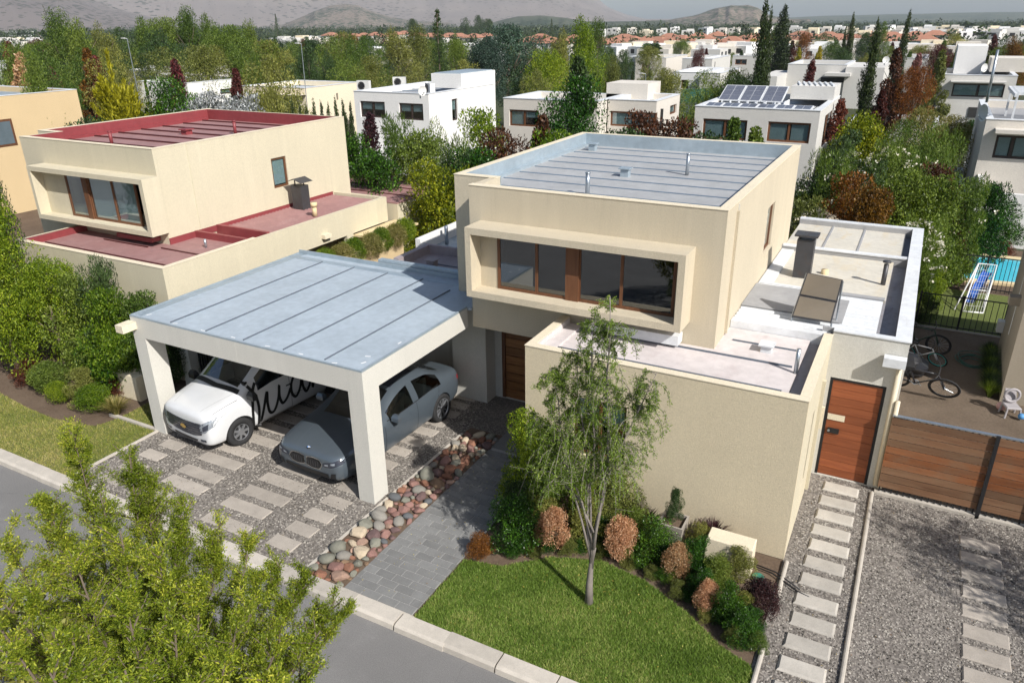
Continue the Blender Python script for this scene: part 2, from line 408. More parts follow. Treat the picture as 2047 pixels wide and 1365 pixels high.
def trunk_mesh(name, h, r, limbs, g, spread, z0, mat, lean=0.0):
    mb = MB(); pts = []; x = y = 0
    for i in range(6):
        t = i / 5; pts.append((x, y, h * t)); x += g.normal() * 0.03 * h * 0.3 + lean; y += g.normal() * 0.03 * h * 0.3
    mb.tube(pts, [r * (1.25 - 0.95 * i / 5) for i in range(6)], 7)
    for k in range(limbs):
        t = g.uniform(0.3, 0.85); zz = h * t; a = g.uniform(0, 2 * math.pi); s = spread * g.uniform(0.5, 1)
        i = min(4, int(t * 5)); f = t * 5 - i; bx = pts[i][0] + (pts[i + 1][0] - pts[i][0]) * f; by = pts[i][1] + (pts[i + 1][1] - pts[i][1]) * f
        mb.tube([(bx, by, zz), (bx + math.cos(a) * s * 0.45, by + math.sin(a) * s * 0.45, zz + s * 0.35), (bx + math.cos(a) * s, by + math.sin(a) * s, zz + s * 0.9)], [r * 0.45, r * 0.28, r * 0.1], 5)
    me = bpy.data.meshes.new(name); me.from_pydata(mb.v, [], mb.f); me.materials.append(mat); me.polygons.foreach_set('use_smooth', [True] * len(me.polygons)); return me
M['bark'] = plain('brown_bark', (0.13, 0.10, 0.075), 0.9, 0, 0.3, 6)
M['barkpale'] = plain('grey_bark', (0.20, 0.175, 0.155), 0.85, 0, 0.3, 9)
PROF = {
    'round': lambda t: math.sqrt(max(0.05, 1 - (2 * t - 1) ** 2)) * (0.85 + 0.15 * (1 - t)),
    'tall': lambda t: (0.55 + 0.45 * math.sin(math.pi * min(1, t * 1.25 + .1))) * (1 - 0.65 * t ** 3),
    'cone': lambda t: max(0.08, (1 - t) ** 0.75) * (0.75 + 0.25 * min(1, t * 6)),
    'column': lambda t: (0.75 + 0.25 * math.sin(math.pi * t)) * (1 - t ** 3.5) + 0.06,
    'bush': lambda t: math.sqrt(max(0.04, 1 - t * t * 0.95)),
}
PROTO = {}
def proto(kind, variant=0):
    """unit-height crown and trunk of one kind of plant; every tree is a copy scaled to its size"""
    key = (kind, variant)
    if key in PROTO: return PROTO[key]
    g = rng(hash(kind) % 1 + sum(map(ord, kind)) * 7 + variant * 131)
    leafm = M['leaf_default']; trunk = None
    if kind == 'broad':        # wide leafy tree, unit width 1, height 1
        cl = crown_clumps(1, 1, 0.22, 46, g, PROF['round'], 0.34); P, D = clumps(17000, cl, g); V, Q = leaf_arrays(P, 0.019, 0.011, g, 0.2, D, 0.8)
        trunk = trunk_mesh('tree_trunk', 0.62, 0.03, 7, g, 0.3, 0, M['bark'])
    elif kind == 'wispy':      # tall upright feathery tree
        cl = []
        for i in range(70):
            t = g.uniform(0.02, 1); a = g.uniform(0, 6.28); q = 0.36 * PROF['tall'](t) * math.sqrt(g.uniform(0.02, 1)); s = 0.075 * g.uniform(0.6, 1.3)
            cl.append(((q * math.cos(a), q * math.sin(a), 0.1 + 0.84 * t), (s, s, s * 1.7)))
        P, D = clumps(17000, cl, g, 0.3); V, Q = leaf_arrays(P, 0.022, 0.008, g, 0.9, D, 0.5)
        trunk = trunk_mesh('tree_trunk', 0.8, 0.018, 9, g, 0.25, 0, M['bark'])
    elif kind == 'liquid':     # liquidambar / maple, conical
        cl = crown_clumps(1, 0.62, 0.12, 60, g, PROF['cone'], 0.27); P, D = clumps(12000, cl, g); V, Q = leaf_arrays(P, 0.022, 0.018, g, 0, D, 0.7)
        trunk = trunk_mesh('tree_trunk', 0.85, 0.016, 6, g, 0.2, 0, M['bark'])
    elif kind == 'cypress':
        cl = []
        for i in range(90):
            t = i / 89; a = g.uniform(0, 6.28); q = 0.048 * PROF['column'](t) * g.uniform(0.1, 1); s = 0.036 * (1 - 0.75 * t ** 2.5)
            cl.append(((q * math.cos(a) + 0.008 * math.sin(7 * t + variant * 2), q * math.sin(a), 0.02 + 0.97 * t), (s, s, s * 3.2)))
        P, D = clumps(15000, cl, g, 0.6); V, Q = leaf_arrays(P, 0.017, 0.0065, g, 2.6, D, 0.6)
        trunk = trunk_mesh('tree_trunk', 0.3, 0.012, 0, g, 0.1, 0, M['bark'])
    elif kind == 'conifer':    # spire with whorls of branches
        Ps = []; Os = []
        for k in range(26):
            t = k / 25; z = 0.14 + 0.84 * t; rad = 0.25 * (1 - t) ** 0.9 + 0.012
            for b in range(9):
                a = g.uniform(0, 6.28); L_ = rad * g.uniform(0.75, 1.1); m = int(24 + 44 * (1 - t)); s = g.uniform(0.05, 1, m)
                p = np.stack([np.cos(a) * L_ * s, np.sin(a) * L_ * s, z + 0.10 * L_ * s ** 2 * 3 - 0.05 * s * rad], 1) + g.normal(size=(m, 3)) * 0.008
                Ps.append(p); Os.append(np.tile([math.cos(a), math.sin(a), 0.5], (m, 1)))
        P = np.concatenate(Ps); D = np.concatenate(Os); V, Q = leaf_arrays(P, 0.018, 0.006, g, 0.3, D, 1.2)
        trunk = trunk_mesh('tree_trunk', 0.97, 0.014, 0, g, 0.1, 0, M['bark'])
    elif kind == 'spray':      # golden conifer with upswept plumes
        Ps = []; Os = []
        for k in range(46):
            a = g.uniform(0, 6.28); t = g.uniform(0, 1) ** 0.9; z0 = 0.03 + 0.72 * t; L_ = 0.56 * (1 - 0.72 * t); m = 420; s = g.uniform(0, 1, m)
            dx = np.array([math.cos(a) * 0.9, math.sin(a) * 0.9, 0.75 + 0.5 * t]); dx /= np.linalg.norm(dx)
            p = np.array([0, 0, z0]) + dx * (L_ * (0.15 + 0.85 * s))[:, None] + g.normal(size=(m, 3)) * (0.026 * (1.08 - s))[:, None]
            Ps.append(p); Os.append(np.tile(dx, (m, 1)))
        m = 700; s = g.uniform(0, 1, m); Ps.append(np.stack([g.normal(size=m) * 0.05 * (1.05 - s), g.normal(size=m) * 0.05 * (1.05 - s), 0.3 + 0.7 * s], 1)); Os.append(np.tile([0, 0, 1.5], (m, 1)))
        P = np.concatenate(Ps); D = np.concatenate(Os); V, Q = leaf_arrays(P, 0.030, 0.010, g, 0.4, D, 2.2)
        trunk = trunk_mesh('tree_trunk', 0.6, 0.02, 0, g, 0.1, 0, M['bark'])
    elif kind == 'bush':       # unit: 1 wide, 1 high half dome made of clumps
        cl = crown_clumps(1, 1, 0.12, 42, g, PROF['bush'], 0.34); P, D = clumps(14000, cl, g, 0.6); P[:, 2] = np.abs(P[:, 2]); V, Q = leaf_arrays(P, 0.028, 0.017, g, 0.3, D, 0.9)
    elif kind == 'ball':       # clipped dense shrub
        cl = [((0, 0, 0.5), (0.45, 0.45, 0.47))] + [((0.36 * math.cos(a) * math.cos(e), 0.36 * math.sin(a) * math.cos(e), 0.5 + 0.36 * math.sin(e)), g.uniform(0.10, 0.24)) for a, e in zip(g.uniform(0, 6.28, 44), g.uniform(-0.6, 1.57, 44))]
        P, D = clumps(12000, cl, g, 0.45); P[:, 2] = np.abs(P[:, 2]); V, Q = leaf_arrays(P, 0.036, 0.022, g, 0.2, D, 0.8)
    elif kind == 'oleander':   # loose upright shrub
        cl = []
        for i in range(46):
            a = g.uniform(0, 6.28); t = g.uniform(0.1, 1); q = 0.42 * math.sqrt(g.uniform(0, 1)) * (0.6 + 0.4 * t); cl.append(((q * math.cos(a), q * math.sin(a), t * 0.9), (0.09, 0.09, 0.13)))
        P, D = clumps(10000, cl, g, 0.3); V, Q = leaf_arrays(P, 0.042, 0.010, g, 1.0, D, 0.9)
    elif kind == 'tuft':       # ornamental grass of arching blades
        n = 320; A = g.uniform(0, 6.28, n); B = g.uniform(0.15, 1, n); vs = []; qs = []
        for a, b in zip(A, B):
            h = g.uniform(0.7, 1.0); k = len(vs); px_ = -math.sin(a) * 0.010; py_ = math.cos(a) * 0.010
            for s, wd in ((0, 1), (0.4, 1), (0.75, .7), (1, .15)):
                q = 0.06 * b + 0.55 * b * s ** 1.7; z = h * (s - 0.35 * b * s ** 3); cx, cy = q * math.cos(a), q * math.sin(a)
                vs += [(cx - px_ * wd, cy - py_ * wd, z), (cx + px_ * wd, cy + py_ * wd, z)]
            for j in range(3): qs.append((k + 2 * j, k + 2 * j + 1, k + 2 * j + 3, k + 2 * j + 2))
        V, Q = np.array(vs), np.array(qs)
    elif kind == 'palm':
        vs = []; qs = []
        for i in range(42):
            a = g.uniform(0, 6.28); e = g.uniform(-0.5, 1.2)
            for s in np.linspace(0.35, 1, 16):
                for side in (-1, 1):
                    L_ = 0.36; base = np.array([math.cos(a) * math.cos(e) * s * L_, math.sin(a) * math.cos(e) * s * L_, 0.72 + math.sin(e) * s * L_ - 0.12 * s ** 2])
                    dd = np.array([math.cos(a + side * 0.7), math.sin(a + side * 0.7), -0.2]) * 0.12; k = len(vs)
                    vs += [base, base + dd * 0.5 + (0, 0, 0.008), base + dd, base + dd * 0.5 - (0, 0, 0.008)]; qs.append((k, k + 1, k + 2, k + 3))
        V, Q = np.array(vs), np.array(qs); trunk = trunk_mesh('tree_trunk', 0.74, 0.035, 0, g, 0.1, 0, M['bark'])
    crown = np_mesh('crown_' + kind, V, Q, leafm)
    PROTO[key] = (crown, trunk); return PROTO[key]
def G3(*hexes):
    return [lin(tuple(int(h[i:i + 2], 16) / 255 for i in (0, 2, 4))) for h in hexes]
M['leaf_default'] = foliage('leaf_green', G3('1e2a10', '334716', '4a6020', '6b7f30'))
LEAF = {
    'green': foliage('leaf_mid_green', G3('374a1c', '536a28', '708838', '98aa56'), 0.45),
    'olive': foliage('leaf_olive', G3('444822', '646a30', '838a42', 'a4a25c')),
    'lime': foliage('leaf_lime', G3('3a5212', '567318', '7b9524', 'a9ba3c'), 0.45),
    'lime2': foliage('leaf_bright_yellow_green', G3('3c4a10', '5f7018', '8f9a22', 'c9c83a'), 0.5),
    'dark': foliage('leaf_dark_green', G3('1e2c18', '304424', '466032', '647c46'), 0.32),
    'bluegreen': foliage('leaf_blue_green', G3('1c2a22', '2c4034', '40584a', '5f7660'), 0.2),
    'glossy': foliage('leaf_glossy_green', G3('15290c', '234013', '37601a', '5f8c28'), 0.25, 3.0, 0.35),
    'cyp': foliage('leaf_cypress', G3('18210f', '29381a', '3c4b24', '586536'), 0.12, 3.0),
    'wine': foliage('leaf_wine_red', G3('2c1614', '46231f', '62322b', '86504a'), 0.3),
    'red': foliage('leaf_brick_red', G3('40201a', '603026', '804536', '9d6a50'), 0.4),
    'pink': foliage('leaf_dusty_pink', G3('563634', '784e4a', '986a64', 'b08c84'), 0.35),
    'rust': foliage('leaf_rust_green', G3('40300f', '654318', '8a5a22', 'a98038'), 0.4),
    'orange': foliage('leaf_orange_dry', G3('8c6248', 'b4845f', 'cfa37e', 'e4c7a6'), 0.3, 4.0),
    'gold': foliage('leaf_gold', G3('5c5e14', '8e8a1c', 'bcb22a', 'e2d848'), 0.4),
    'brown': foliage('leaf_brown_bronze', G3('2b1c12', '45291a', '5e3823', '7b5032'), 0.25),
    'purple': foliage('leaf_purple_dark', G3('1c1114', '2f1b1f', '43282b', '5c3b3a'), 0.25),
    'greywhite': foliage('leaf_silver', G3('4a4d4c', '75787a', 'a0a3a6', 'd0d2d4'), 0.2),
    'dry': foliage('leaf_straw_green', G3('4a5020', '6e7034', '908c50', 'b8ad7c'), 0.4),
    'flower': foliage('petal_white', G3('b8b2a0', 'd8d4c4', 'ecead8', 'fffdf0'), 0.3),
    'redflower': foliage('petal_red', G3('7c1410', 'a81e16', 'd03024', 'e05040'), 0.3),
}
NPL = 0
def plant(kind, leaf, x, y, h, w, name, label, cat='tree', group=None, z=0.0, flowers=None, variant=None):
    """one tree or shrub standing at x, y: h tall, w wide"""
    global NPL
    NPL += 1; v = NPL % 3 if variant is None else variant
    crown, trunk = proto(kind, v)
    uw = {'broad': 1, 'wispy': 0.8, 'liquid': 0.64, 'cypress': 0.16, 'conifer': 0.52, 'spray': 0.78, 'bush': 1.05, 'ball': 0.98, 'oleander': 1.0, 'tuft': 1.1, 'palm': 0.8}[kind]
    w = max(w, h * {'broad': .6, 'wispy': .36, 'liquid': .46, 'bush': .7, 'ball': .7, 'oleander': .55, 'spray': .5, 'conifer': .3}.get(kind, 0)) if h > 1.5 else w
    s = w / uw; rz = (NPL * 2.399) % 6.283
    if trunk is None and not flowers:
        o = inst(name, crown, (x, y, z), (0, 0, rz), (s, s, h), None, LEAF[leaf])
        return tag(o, label, cat, group)
    o = thing(name, label, cat, (x, y, z), rz, group); o.scale = (s, s, h)
    inst('crown', crown, (0, 0, 0), parent=o, mat=LEAF[leaf])
    if trunk: inst('trunk', trunk, (0, 0, 0), parent=o)
    if flowers:
        g = rng(NPL); k = int(flowers[1]); a = g.uniform(0, 6.28, k); e = g.uniform(0.0, 1.4, k)
        P = np.stack([0.47 * np.cos(a) * np.cos(e), 0.47 * np.sin(a) * np.cos(e), 0.45 + 0.5 * np.sin(e)], 1)
        P = np.repeat(P, 6, 0) + g.normal(size=(k * 6, 3)) * 0.03 / np.array([s, s, h]) ; V, Q = leaf_arrays(P, 1, 1, g)
        V = np.repeat(P, 4, 0) + (V - np.repeat(P, 4, 0)) * 0.07 / np.array([s, s, h])
        f = bpy.data.objects.new('blossom', np_mesh('blossom', V, Q, LEAF[flowers[0]])); COL.objects.link(f); f.parent = o; f['kind'] = 'stuff'
    return o
def far_plant(kind, leaf, px, pytop, dist, w, name, label, cat='tree', group=None, **k):
    p = far(px, pytop, dist); return near_plant(kind, leaf, px, pytop, dist * kfac(p[1]), w, name, label, cat, group, **k)
def near_plant(kind, leaf, px, pytop, dist, wpx, name, label, cat='tree', group=None, **k):
    """a plant whose top is seen at a pixel, at a horizontal distance, wpx pixels wide"""
    p = far(px, pytop, dist); zb = land(p[1]); return plant(kind, leaf, p[0], p[1], p[2] - zb, wpx * dist * 1.04 / FOC, name, label, cat, group, z=zb, **k)

# ------------------------------------------------------------------ the ground
def soil(name, c1, c2, sc=1.0, bump=0.5):
    s = N(name); s.pr(0.95, 0, 0.2)
    s.color(s.mix(0.5, s.ramp(s.noise(1.2 * sc, 6, 0.65), [(0.3, c1), (0.7, c2)]), s.ramp(s.noise(22 * sc, 4, 0.7), [(0.3, c1), (0.7, c2)])))
    s.bump(s.noise(30 * sc, 4), bump, 0.02); return s.m
def gravel_mat(name, cols, scale=38, big=0.6):
    s = N(name); s.pr(0.9, 0, 0.25)
    v = s.n('TexVoronoi'); v.inputs['Scale'].default_value = scale; s.l(s.coord(), v.inputs['Vector'])
    sp = s.n('SeparateColor'); s.l(v.outputs['Color'], sp.inputs[0])
    n = len(cols); col = s.ramp(sp.outputs[0], [((i + .3) / n, c) for i, c in enumerate(cols)])
    b = s.noise(big, 5, 0.6); col = s.mix(0.45, col, s.ramp(b, [(0.3, dk(cols[n // 2], 0.6)), (0.7, dk(cols[n // 2], 1.35))]))
    s.color(col); s.bump(v.outputs['Distance'], -0.9, 0.03); return s.m
M['gravel'] = gravel_mat('driveway_gravel', G3('45413d', '625d58', '7b756f', '9a948c', '57524d'))
M['gravel2'] = gravel_mat('grey_gravel', G3('474340', '655f5a', '7f7973', 'a09991', '55504b'), 34, 0.5)
M['earth'] = soil('garden_earth', (0.085, 0.058, 0.04), (0.17, 0.125, 0.09))
M['sand'] = soil('shade_darkened_sandy_earth', (0.085, 0.063, 0.045), (0.175, 0.135, 0.10), 0.8, 1.0)  # side yard earth, its colour darkened to stand in for the yard's shade
def asphalt():
    s = N('asphalt'); s.pr(0.88, 0, 0.3)
    c = (0.178, 0.173, 0.168)
    col = s.ramp(s.noise(0.7, 5, 0.6), [(0.3, dk(c, 0.82)), (0.7, dk(c, 1.15))])
    col = s.mix(s.ramp(s.noise(0.9, 6, 0.7, s.stretch(1, 1.8, 1), 1.2), [(0.52, (0, 0, 0)), (0.68, (0.45,) * 3)]), col, (0.27, 0.265, 0.255))
    col = s.mix(s.ramp(s.noise(0.5, 5, 0.6, None, 0.6), [(0.5, (0, 0, 0)), (0.62, (0.35,) * 3)]), col, dk(c, 0.68))
    col = s.mix(0.5, col, s.ramp(s.noise(70, 3, 0.8), [(0.3, dk(c, 0.55)), (0.7, dk(c, 1.6))]))
    v = s.n('TexVoronoi', feature='DISTANCE_TO_EDGE'); v.inputs['Scale'].default_value = 0.42
    nz = s.n('TexNoise'); nz.inputs['Scale'].default_value = 1.5; s.l(s.coord(), nz.inputs['Vector'])
    ad = s.n('VectorMath', operation='ADD'); s.l(s.coord(), ad.inputs[0]); s.l(nz.outputs['Color'], ad.inputs[1]); s.l(ad.outputs[0], v.inputs['Vector'])
    col = s.mix(s.ramp(v.outputs['Distance'], [(0.0, (0.3,) * 3), (0.004, (0, 0, 0))]), col, (0.05, 0.05, 0.05))
    s.color(col); s.bump(s.noise(120, 2, 0.8), 0.6, 0.006); return s.m
M['asphalt'] = asphalt()
def conc(name, c, blot=0.4):
    s = N(name); s.pr(0.9, 0, 0.25)
    oi = s.n('ObjectInfo'); ad = s.n('VectorMath', operation='ADD'); s.l(s.coord(), ad.inputs[0])
    mu = s.n('Math', operation='MULTIPLY'); s.l(oi.outputs['Random'], mu.inputs[0]); mu.inputs[1].default_value = 37
    cb = s.n('CombineXYZ'); [s.l(mu.outputs[0], cb.inputs[i]) for i in range(3)]; s.l(cb.outputs[0], ad.inputs[1])
    a = s.noise(3.5, 6, 0.65, ad.outputs[0]); col = s.ramp(a, [(0.3, dk(c, 0.8)), (0.7, dk(c, 1.12))])
    b = s.noise(1.6, 6, 0.7, ad.outputs[0], 0.5); col = s.mix(s.ramp(b, [(0.5, (0, 0, 0)), (0.72, (blot,) * 3)]), col, dk(c, 0.55))
    p = s.n('TexVoronoi'); p.inputs['Scale'].default_value = 26; s.l(ad.outputs[0], p.inputs['Vector'])
    col = s.mix(s.ramp(p.outputs['Distance'], [(0.07, (0.8,) * 3), (0.13, (0, 0, 0))]), col, dk(c, 0.4))
    col = s.mix(0.3, col, s.ramp(s.noise(60, 3, .7), [(0.3, dk(c, 0.7)), (0.7, dk(c, 1.2))]))
    hs = s.n('HueSaturation'); mr = s.n('MapRange'); s.l(oi.outputs['Random'], mr.inputs[0]); mr.inputs[3].default_value = 0.86; mr.inputs[4].default_value = 1.1
    s.l(mr.outputs[0], hs.inputs['Value']); s.l(col, hs.inputs['Color']); s.color(hs.outputs[0])
    s.bump(a, 0.35, 0.01); return s.m
M['slab'] = conc('cast_concrete_slab', (0.385, 0.345, 0.30), 0.45)
M['slabpale'] = conc('pale_concrete_paver', (0.44, 0.41, 0.365), 0.45)
M['kerb'] = conc('kerb_concrete', (0.47, 0.43, 0.375), 0.3)
M['tile'] = conc('grey_paving_tile', (0.20, 0.20, 0.195), 0.25)
M['grout'] = plain('pale_grout', (0.38, 0.375, 0.36), 0.9)
def grassmat(name, c1, c2, c3):
    s = N(name); s.pr(0.85, 0, 0.2)
    col = s.ramp(s.noise(0.9, 5, 0.6), [(0.35, c1), (0.6, c2), (0.8, c3)])
    col = s.mix(0.55, col, s.ramp(s.noise(55, 3, 0.8), [(0.3, dk(c1, 0.5)), (0.7, dk(c2, 1.5))]))
    s.color(col); s.bump(s.noise(75, 3, 0.8), 0.9, 0.03); return s.m
M['lawn'] = grassmat('lawn_turf', (0.11, 0.14, 0.035), (0.16, 0.19, 0.055), (0.30, 0.26, 0.13))
M['lawn2'] = grassmat('dry_lawn_turf', (0.14, 0.165, 0.05), (0.20, 0.205, 0.08), (0.30, 0.26, 0.14))
M['land'] = soil('suburb_ground', (0.035, 0.048, 0.022), (0.065, 0.070, 0.035), 0.12, 0.2)

g0 = MB(); S_ = 9000.0
_ys = [-S_] + _GY[1:-1] + [S_]
for i in range(len(_ys) - 1): g0.quad((-S_, _ys[i], land(_ys[i]) - .06), (S_, _ys[i], land(_ys[i]) - .06), (S_, _ys[i + 1], land(_ys[i + 1]) - .06), (-S_, _ys[i + 1], land(_ys[i + 1]) - .06))
struct('ground', g0, M['land'])
b = MB(); b.quad((-60, 6.9, -0.012), (12, 6.9, -0.012), (12, 33, -0.012), (-60, 33, -0.012)); struct('plot_earth', b, M['earth'])
b = MB(); b.quad((-70, -3.0, -0.03), (30, -3.0, -0.03), (30, 6.68, -0.03), (-70, 6.68, -0.03)); struct('street', b, M['asphalt'])
b = MB(); b.quad((-70, -14, -0.02), (30, -14, -0.02), (30, -3.0, -0.02), (-70, -3.0, -0.02)); struct('far_verge', b, M['earth'])
# kerb of cast segments with open joints
kb = MB(); kb.box(-62, 12, 6.64, 6.9, -0.05, -0.008); kr = struct('kerb', kb, plain('joint_dirt', (0.10, 0.085, 0.07), 0.95))
sm = MB(); L_ = 0.845
prof = [(-0.08, 6.615), (0.055, 6.635), (0.085, 6.68), (0.09, 6.90), (-0.08, 6.90)]
n_ = len(prof); vs = [(0, y, z) for z, y in prof] + [(L_, y, z) for z, y in prof]
sm.add(vs, [tuple(range(n_)), tuple(range(n_, 2 * n_))[::-1]] + [((i + 1) % n_, i, i + n_, (i + 1) % n_ + n_) for i in range(n_)])
o = sm.build('kerb_stone', M['kerb'], kr); kme = o.data; o.location.x = -3.89 + 0.008
random.seed(5)
for i in range(-24, 12):
    if i: inst('kerb_stone', kme, (-3.89 + 0.008 + i * 0.857, random.uniform(-.006, .006), random.uniform(-.005, .004)), (0, 0, random.uniform(-.004, .004)), parent=kr)
# driveway of gravel with cast slabs
dr = MB(); dr.quad((-13.62, 6.9, 0), (-7.66, 6.9, 0), (-7.66, 14.5, 0), (-13.62, 14.5, 0)); drive = struct('driveway', dr, M['gravel'])
rows = [7.34, 7.80, 8.26, 8.74, 9.21, 9.71, 10.2, 10.7, 11.18, 11.62, 12.1, 12.55, 13.0, 13.45]
def mk(w, d, ch, nm, mat, par, h=0.03):
    m = MB(); m.slab(-w / 2, w / 2, -d / 2, d / 2, -0.03, h, ch); o = m.build(nm, mat, par, off=(0, 0, 0)); return o
longo = mk(1.05, 0.29, 0.012, 'slab', M['slab'], drive, 0.018); shorto = mk(0.56, 0.29, 0.012, 'slab', M['slab'], drive, 0.018)
first = {0: True, 1: True}
for i, y in enumerate(rows):
    for x, kind in ((-12.9, 1), (-11.45, 0), (-9.77, 0), (-8.44, 1)):
        src = longo if kind == 0 else shorto
        loc = (x + random.uniform(-.04, .04), y + random.uniform(-.03, .03), random.uniform(-.006, .004)); rot = (random.uniform(-.008, .008), random.uniform(-.006, .006), random.uniform(-.02, .02))
        if first[kind]: src.location = loc; src.rotation_euler = rot; first[kind] = False
        else: inst('slab', src.data, loc, rot, parent=drive)
# loose stones on the driveways (nobody could count them)
def scatter_stones(name, regs, n, s0, s1, mats, seed, label):
    g = rng(seed); base = np.array([(1, 0, 0), (0, 1, 0), (-1, 0, 0), (0, -1, 0), (0, 0, 0.8), (0, 0, -0.3)]); tri = np.array([(0, 1, 4), (1, 2, 4), (2, 3, 4), (3, 0, 4)])
    A = np.array([(r[1] - r[0]) * (r[3] - r[2]) for r in regs]); idx = g.choice(len(regs), n, p=A / A.sum()); rr = np.array(regs)[idx]
    P = np.stack([g.uniform(rr[:, 0], rr[:, 1]), g.uniform(rr[:, 2], rr[:, 3]), np.full(n, 0.004)], 1)
    s = g.uniform(s0, s1, n)[:, None, None]; a = g.uniform(0, 6.28, n); ca, sa = np.cos(a), np.sin(a)
    b_ = base[None] * s * g.uniform(0.6, 1.2, (n, 1, 3)); x = b_[..., 0] * ca[:, None] - b_[..., 1] * sa[:, None]; y = b_[..., 0] * sa[:, None] + b_[..., 1] * ca[:, None]
    V = np.stack([x, y, b_[..., 2]], -1) + P[:, None]; T = (tri[None] + (np.arange(n) * 6)[:, None, None]).reshape(-1, 3)
    o = bpy.data.objects.new(name, np_mesh(name, V.reshape(-1, 3), T, mats)); COL.objects.link(o); tag(o, label, 'gravel', kind='stuff')
def pebble(name, cols):
    s = N(name); s.pr(0.85, 0, 0.3); geo = s.n('NewGeometry'); n = len(cols)
    s.color(s.ramp(geo.outputs['Random Per Island'], [((i + .2) / n, c) for i, c in enumerate(cols)])); return s.m
M['pebble'] = pebble('pebble_mix', G3('46423d', '69645e', '837d75', 'aea89f', '524e49', '948e86'))
scatter_stones('driveway_gravel', [(-13.6, -7.68, 6.92, 13.6)], 26000, 0.010, 0.027, M['pebble'], 3, 'grey brown gravel spread over the carport driveway between slabs')
scatter_stones('side_gravel', [(-0.72, 0.27, 6.92, 13.75), (0.36, 5, 6.92, 13.5)], 26000, 0.010, 0.024, M['pebble'], 4, 'grey gravel around the side path stepping slabs')
# timber edges
for nm, a in (('driveway_edging', (-13.68, -13.62, 6.9, 14.0)), ('driveway_edging', (-7.66, -7.60, 6.9, 11.9))):
    e = MB(); e.box(a[0], a[1], a[2], a[3], -0.03, 0.03); struct(nm, e, M['kerb'])
# tiled path
ph = MB(); ph.quad((-6.80, 6.93, 0.012), (-5.50, 6.93, 0.012), (-5.50, 13.9, 0.012), (-6.80, 13.9, 0.012)); path = struct('tiled_path', ph, M['grout'])
pc = MB(); pc.box(-6.8, -5.46, 6.905, 6.96, -0.02, 0.03); pc.build('path_nosing', M['kerb'], path)
tl = mk(0.315, 0.151, 0.004, 'tile', M['tile'], path, 0.013); tme = tl.data; k = 0; ff = True
for j in range(29):
    y = 7.045 + j * 0.160
    off_ = (0, 0.5, 0.25, 0.75)[j % 4] * 0.325
    x = -6.80 - 0.325 + off_
    while x < -5.5:
        x0, x1 = max(x, -6.80), min(x + 0.318, -5.50)
        if x1 - x0 > 0.05:
            sx = (x1 - x0) / 0.318; loc = ((x0 + x1) / 2, y, 0.008 + random.uniform(-.0012, .0012))
            if ff: tl.location = loc; tl.scale = (sx, 1, 1); ff = False
            else: inst('tile', tme, loc, (0, 0, 0), (sx, 1, 1), path)
        x += 0.325
pv = MB(); pv.quad((-7.66, 11.7, 0.004), (-6.80, 11.7, 0.004), (-6.80, 13.85, 0.004), (-7.66, 13.85, 0.004)); struct('entry_floor', pv, M['gravel'])
pv = MB(); pv.quad((-6.80, 11.68, 0.026), (-5.5, 11.68, 0.026), (-5.5, 13.85, 0.026), (-6.80, 13.85, 0.026)); struct('entry_paving', pv, M['tile'])
# side strip
sg = MB(); sg.quad((-0.8, 6.9, 0), (0.32, 6.9, 0), (0.32, 13.85, 0), (-0.8, 13.85, 0)); side = struct('side_path', sg, M['gravel2'])
sp = mk(0.62, 0.30, 0.03, 'paver', M['slabpale'], side, 0.045)
for i in range(14):
    loc = (-0.19 + random.uniform(-.015, .015), 13.34 - i * 0.478 + random.uniform(-.012, .012), random.uniform(-.004, .004)); rot = (0, 0, random.uniform(-.02, .02))
    if i == 0: sp.location = loc; sp.rotation_euler = rot
    else: inst('paver', sp.data, loc, rot, parent=side)
e = MB(); e.tube([(0.315, 6.9, 0.02), (0.32, 10, 0.025), (0.33, 13.5, 0.02)], 0.035, 10); struct('side_path_kerb', e, M['kerb'])
e = MB(); e.tube([(-0.72, 6.9, 0.02), (-0.72, 8.7, 0.03)], 0.035, 10); e.tube([(-0.73, 9.9, 0.02), (-0.74, 10.75, 0.03)], 0.035, 10); struct('lawn_edging_rod', e, M['kerb'])
rg = MB(); rg.quad((0.32, 6.9, 0), (8, 6.9, 0), (8, 13.62, 0), (0.32, 13.62, 0)); rdrive = struct('right_driveway', rg, M['gravel2'])
sp2 = mk(0.60, 0.29, 0.02, 'paver', M['slab'], rdrive, 0.03)
for i in range(13):
    loc = (2.05 + random.uniform(-.015, .015), 12.69 - i * 0.455, random.uniform(-.006, .002)); rot = (0, 0, random.uniform(-.015, .015))
    if i == 0: sp2.location = loc
    else: inst('paver', sp2.data, loc, rot, parent=rdrive)
sy = MB(); sy.quad((0.44, 13.62, 0.004), (6, 13.62, 0.004), (6, 23.1, 0.004), (0.44, 23.1, 0.004)); struct('side_yard', sy, M['sand'])
bl = MB(); bl.quad((0.44, 23.1, 0.006), (9, 23.1, 0.006), (9, 27.0, 0.006), (0.44, 27.0, 0.006)); struct('back_lawn', bl, M['lawn'])
nl = MB(); nl.quad((-22, 18.5, 0.004), (-11.3, 18.5, 0.004), (-11.3, 27, 0.004), (-22, 27, 0.004)); struct('neighbour_lawn', nl, M['lawn'])
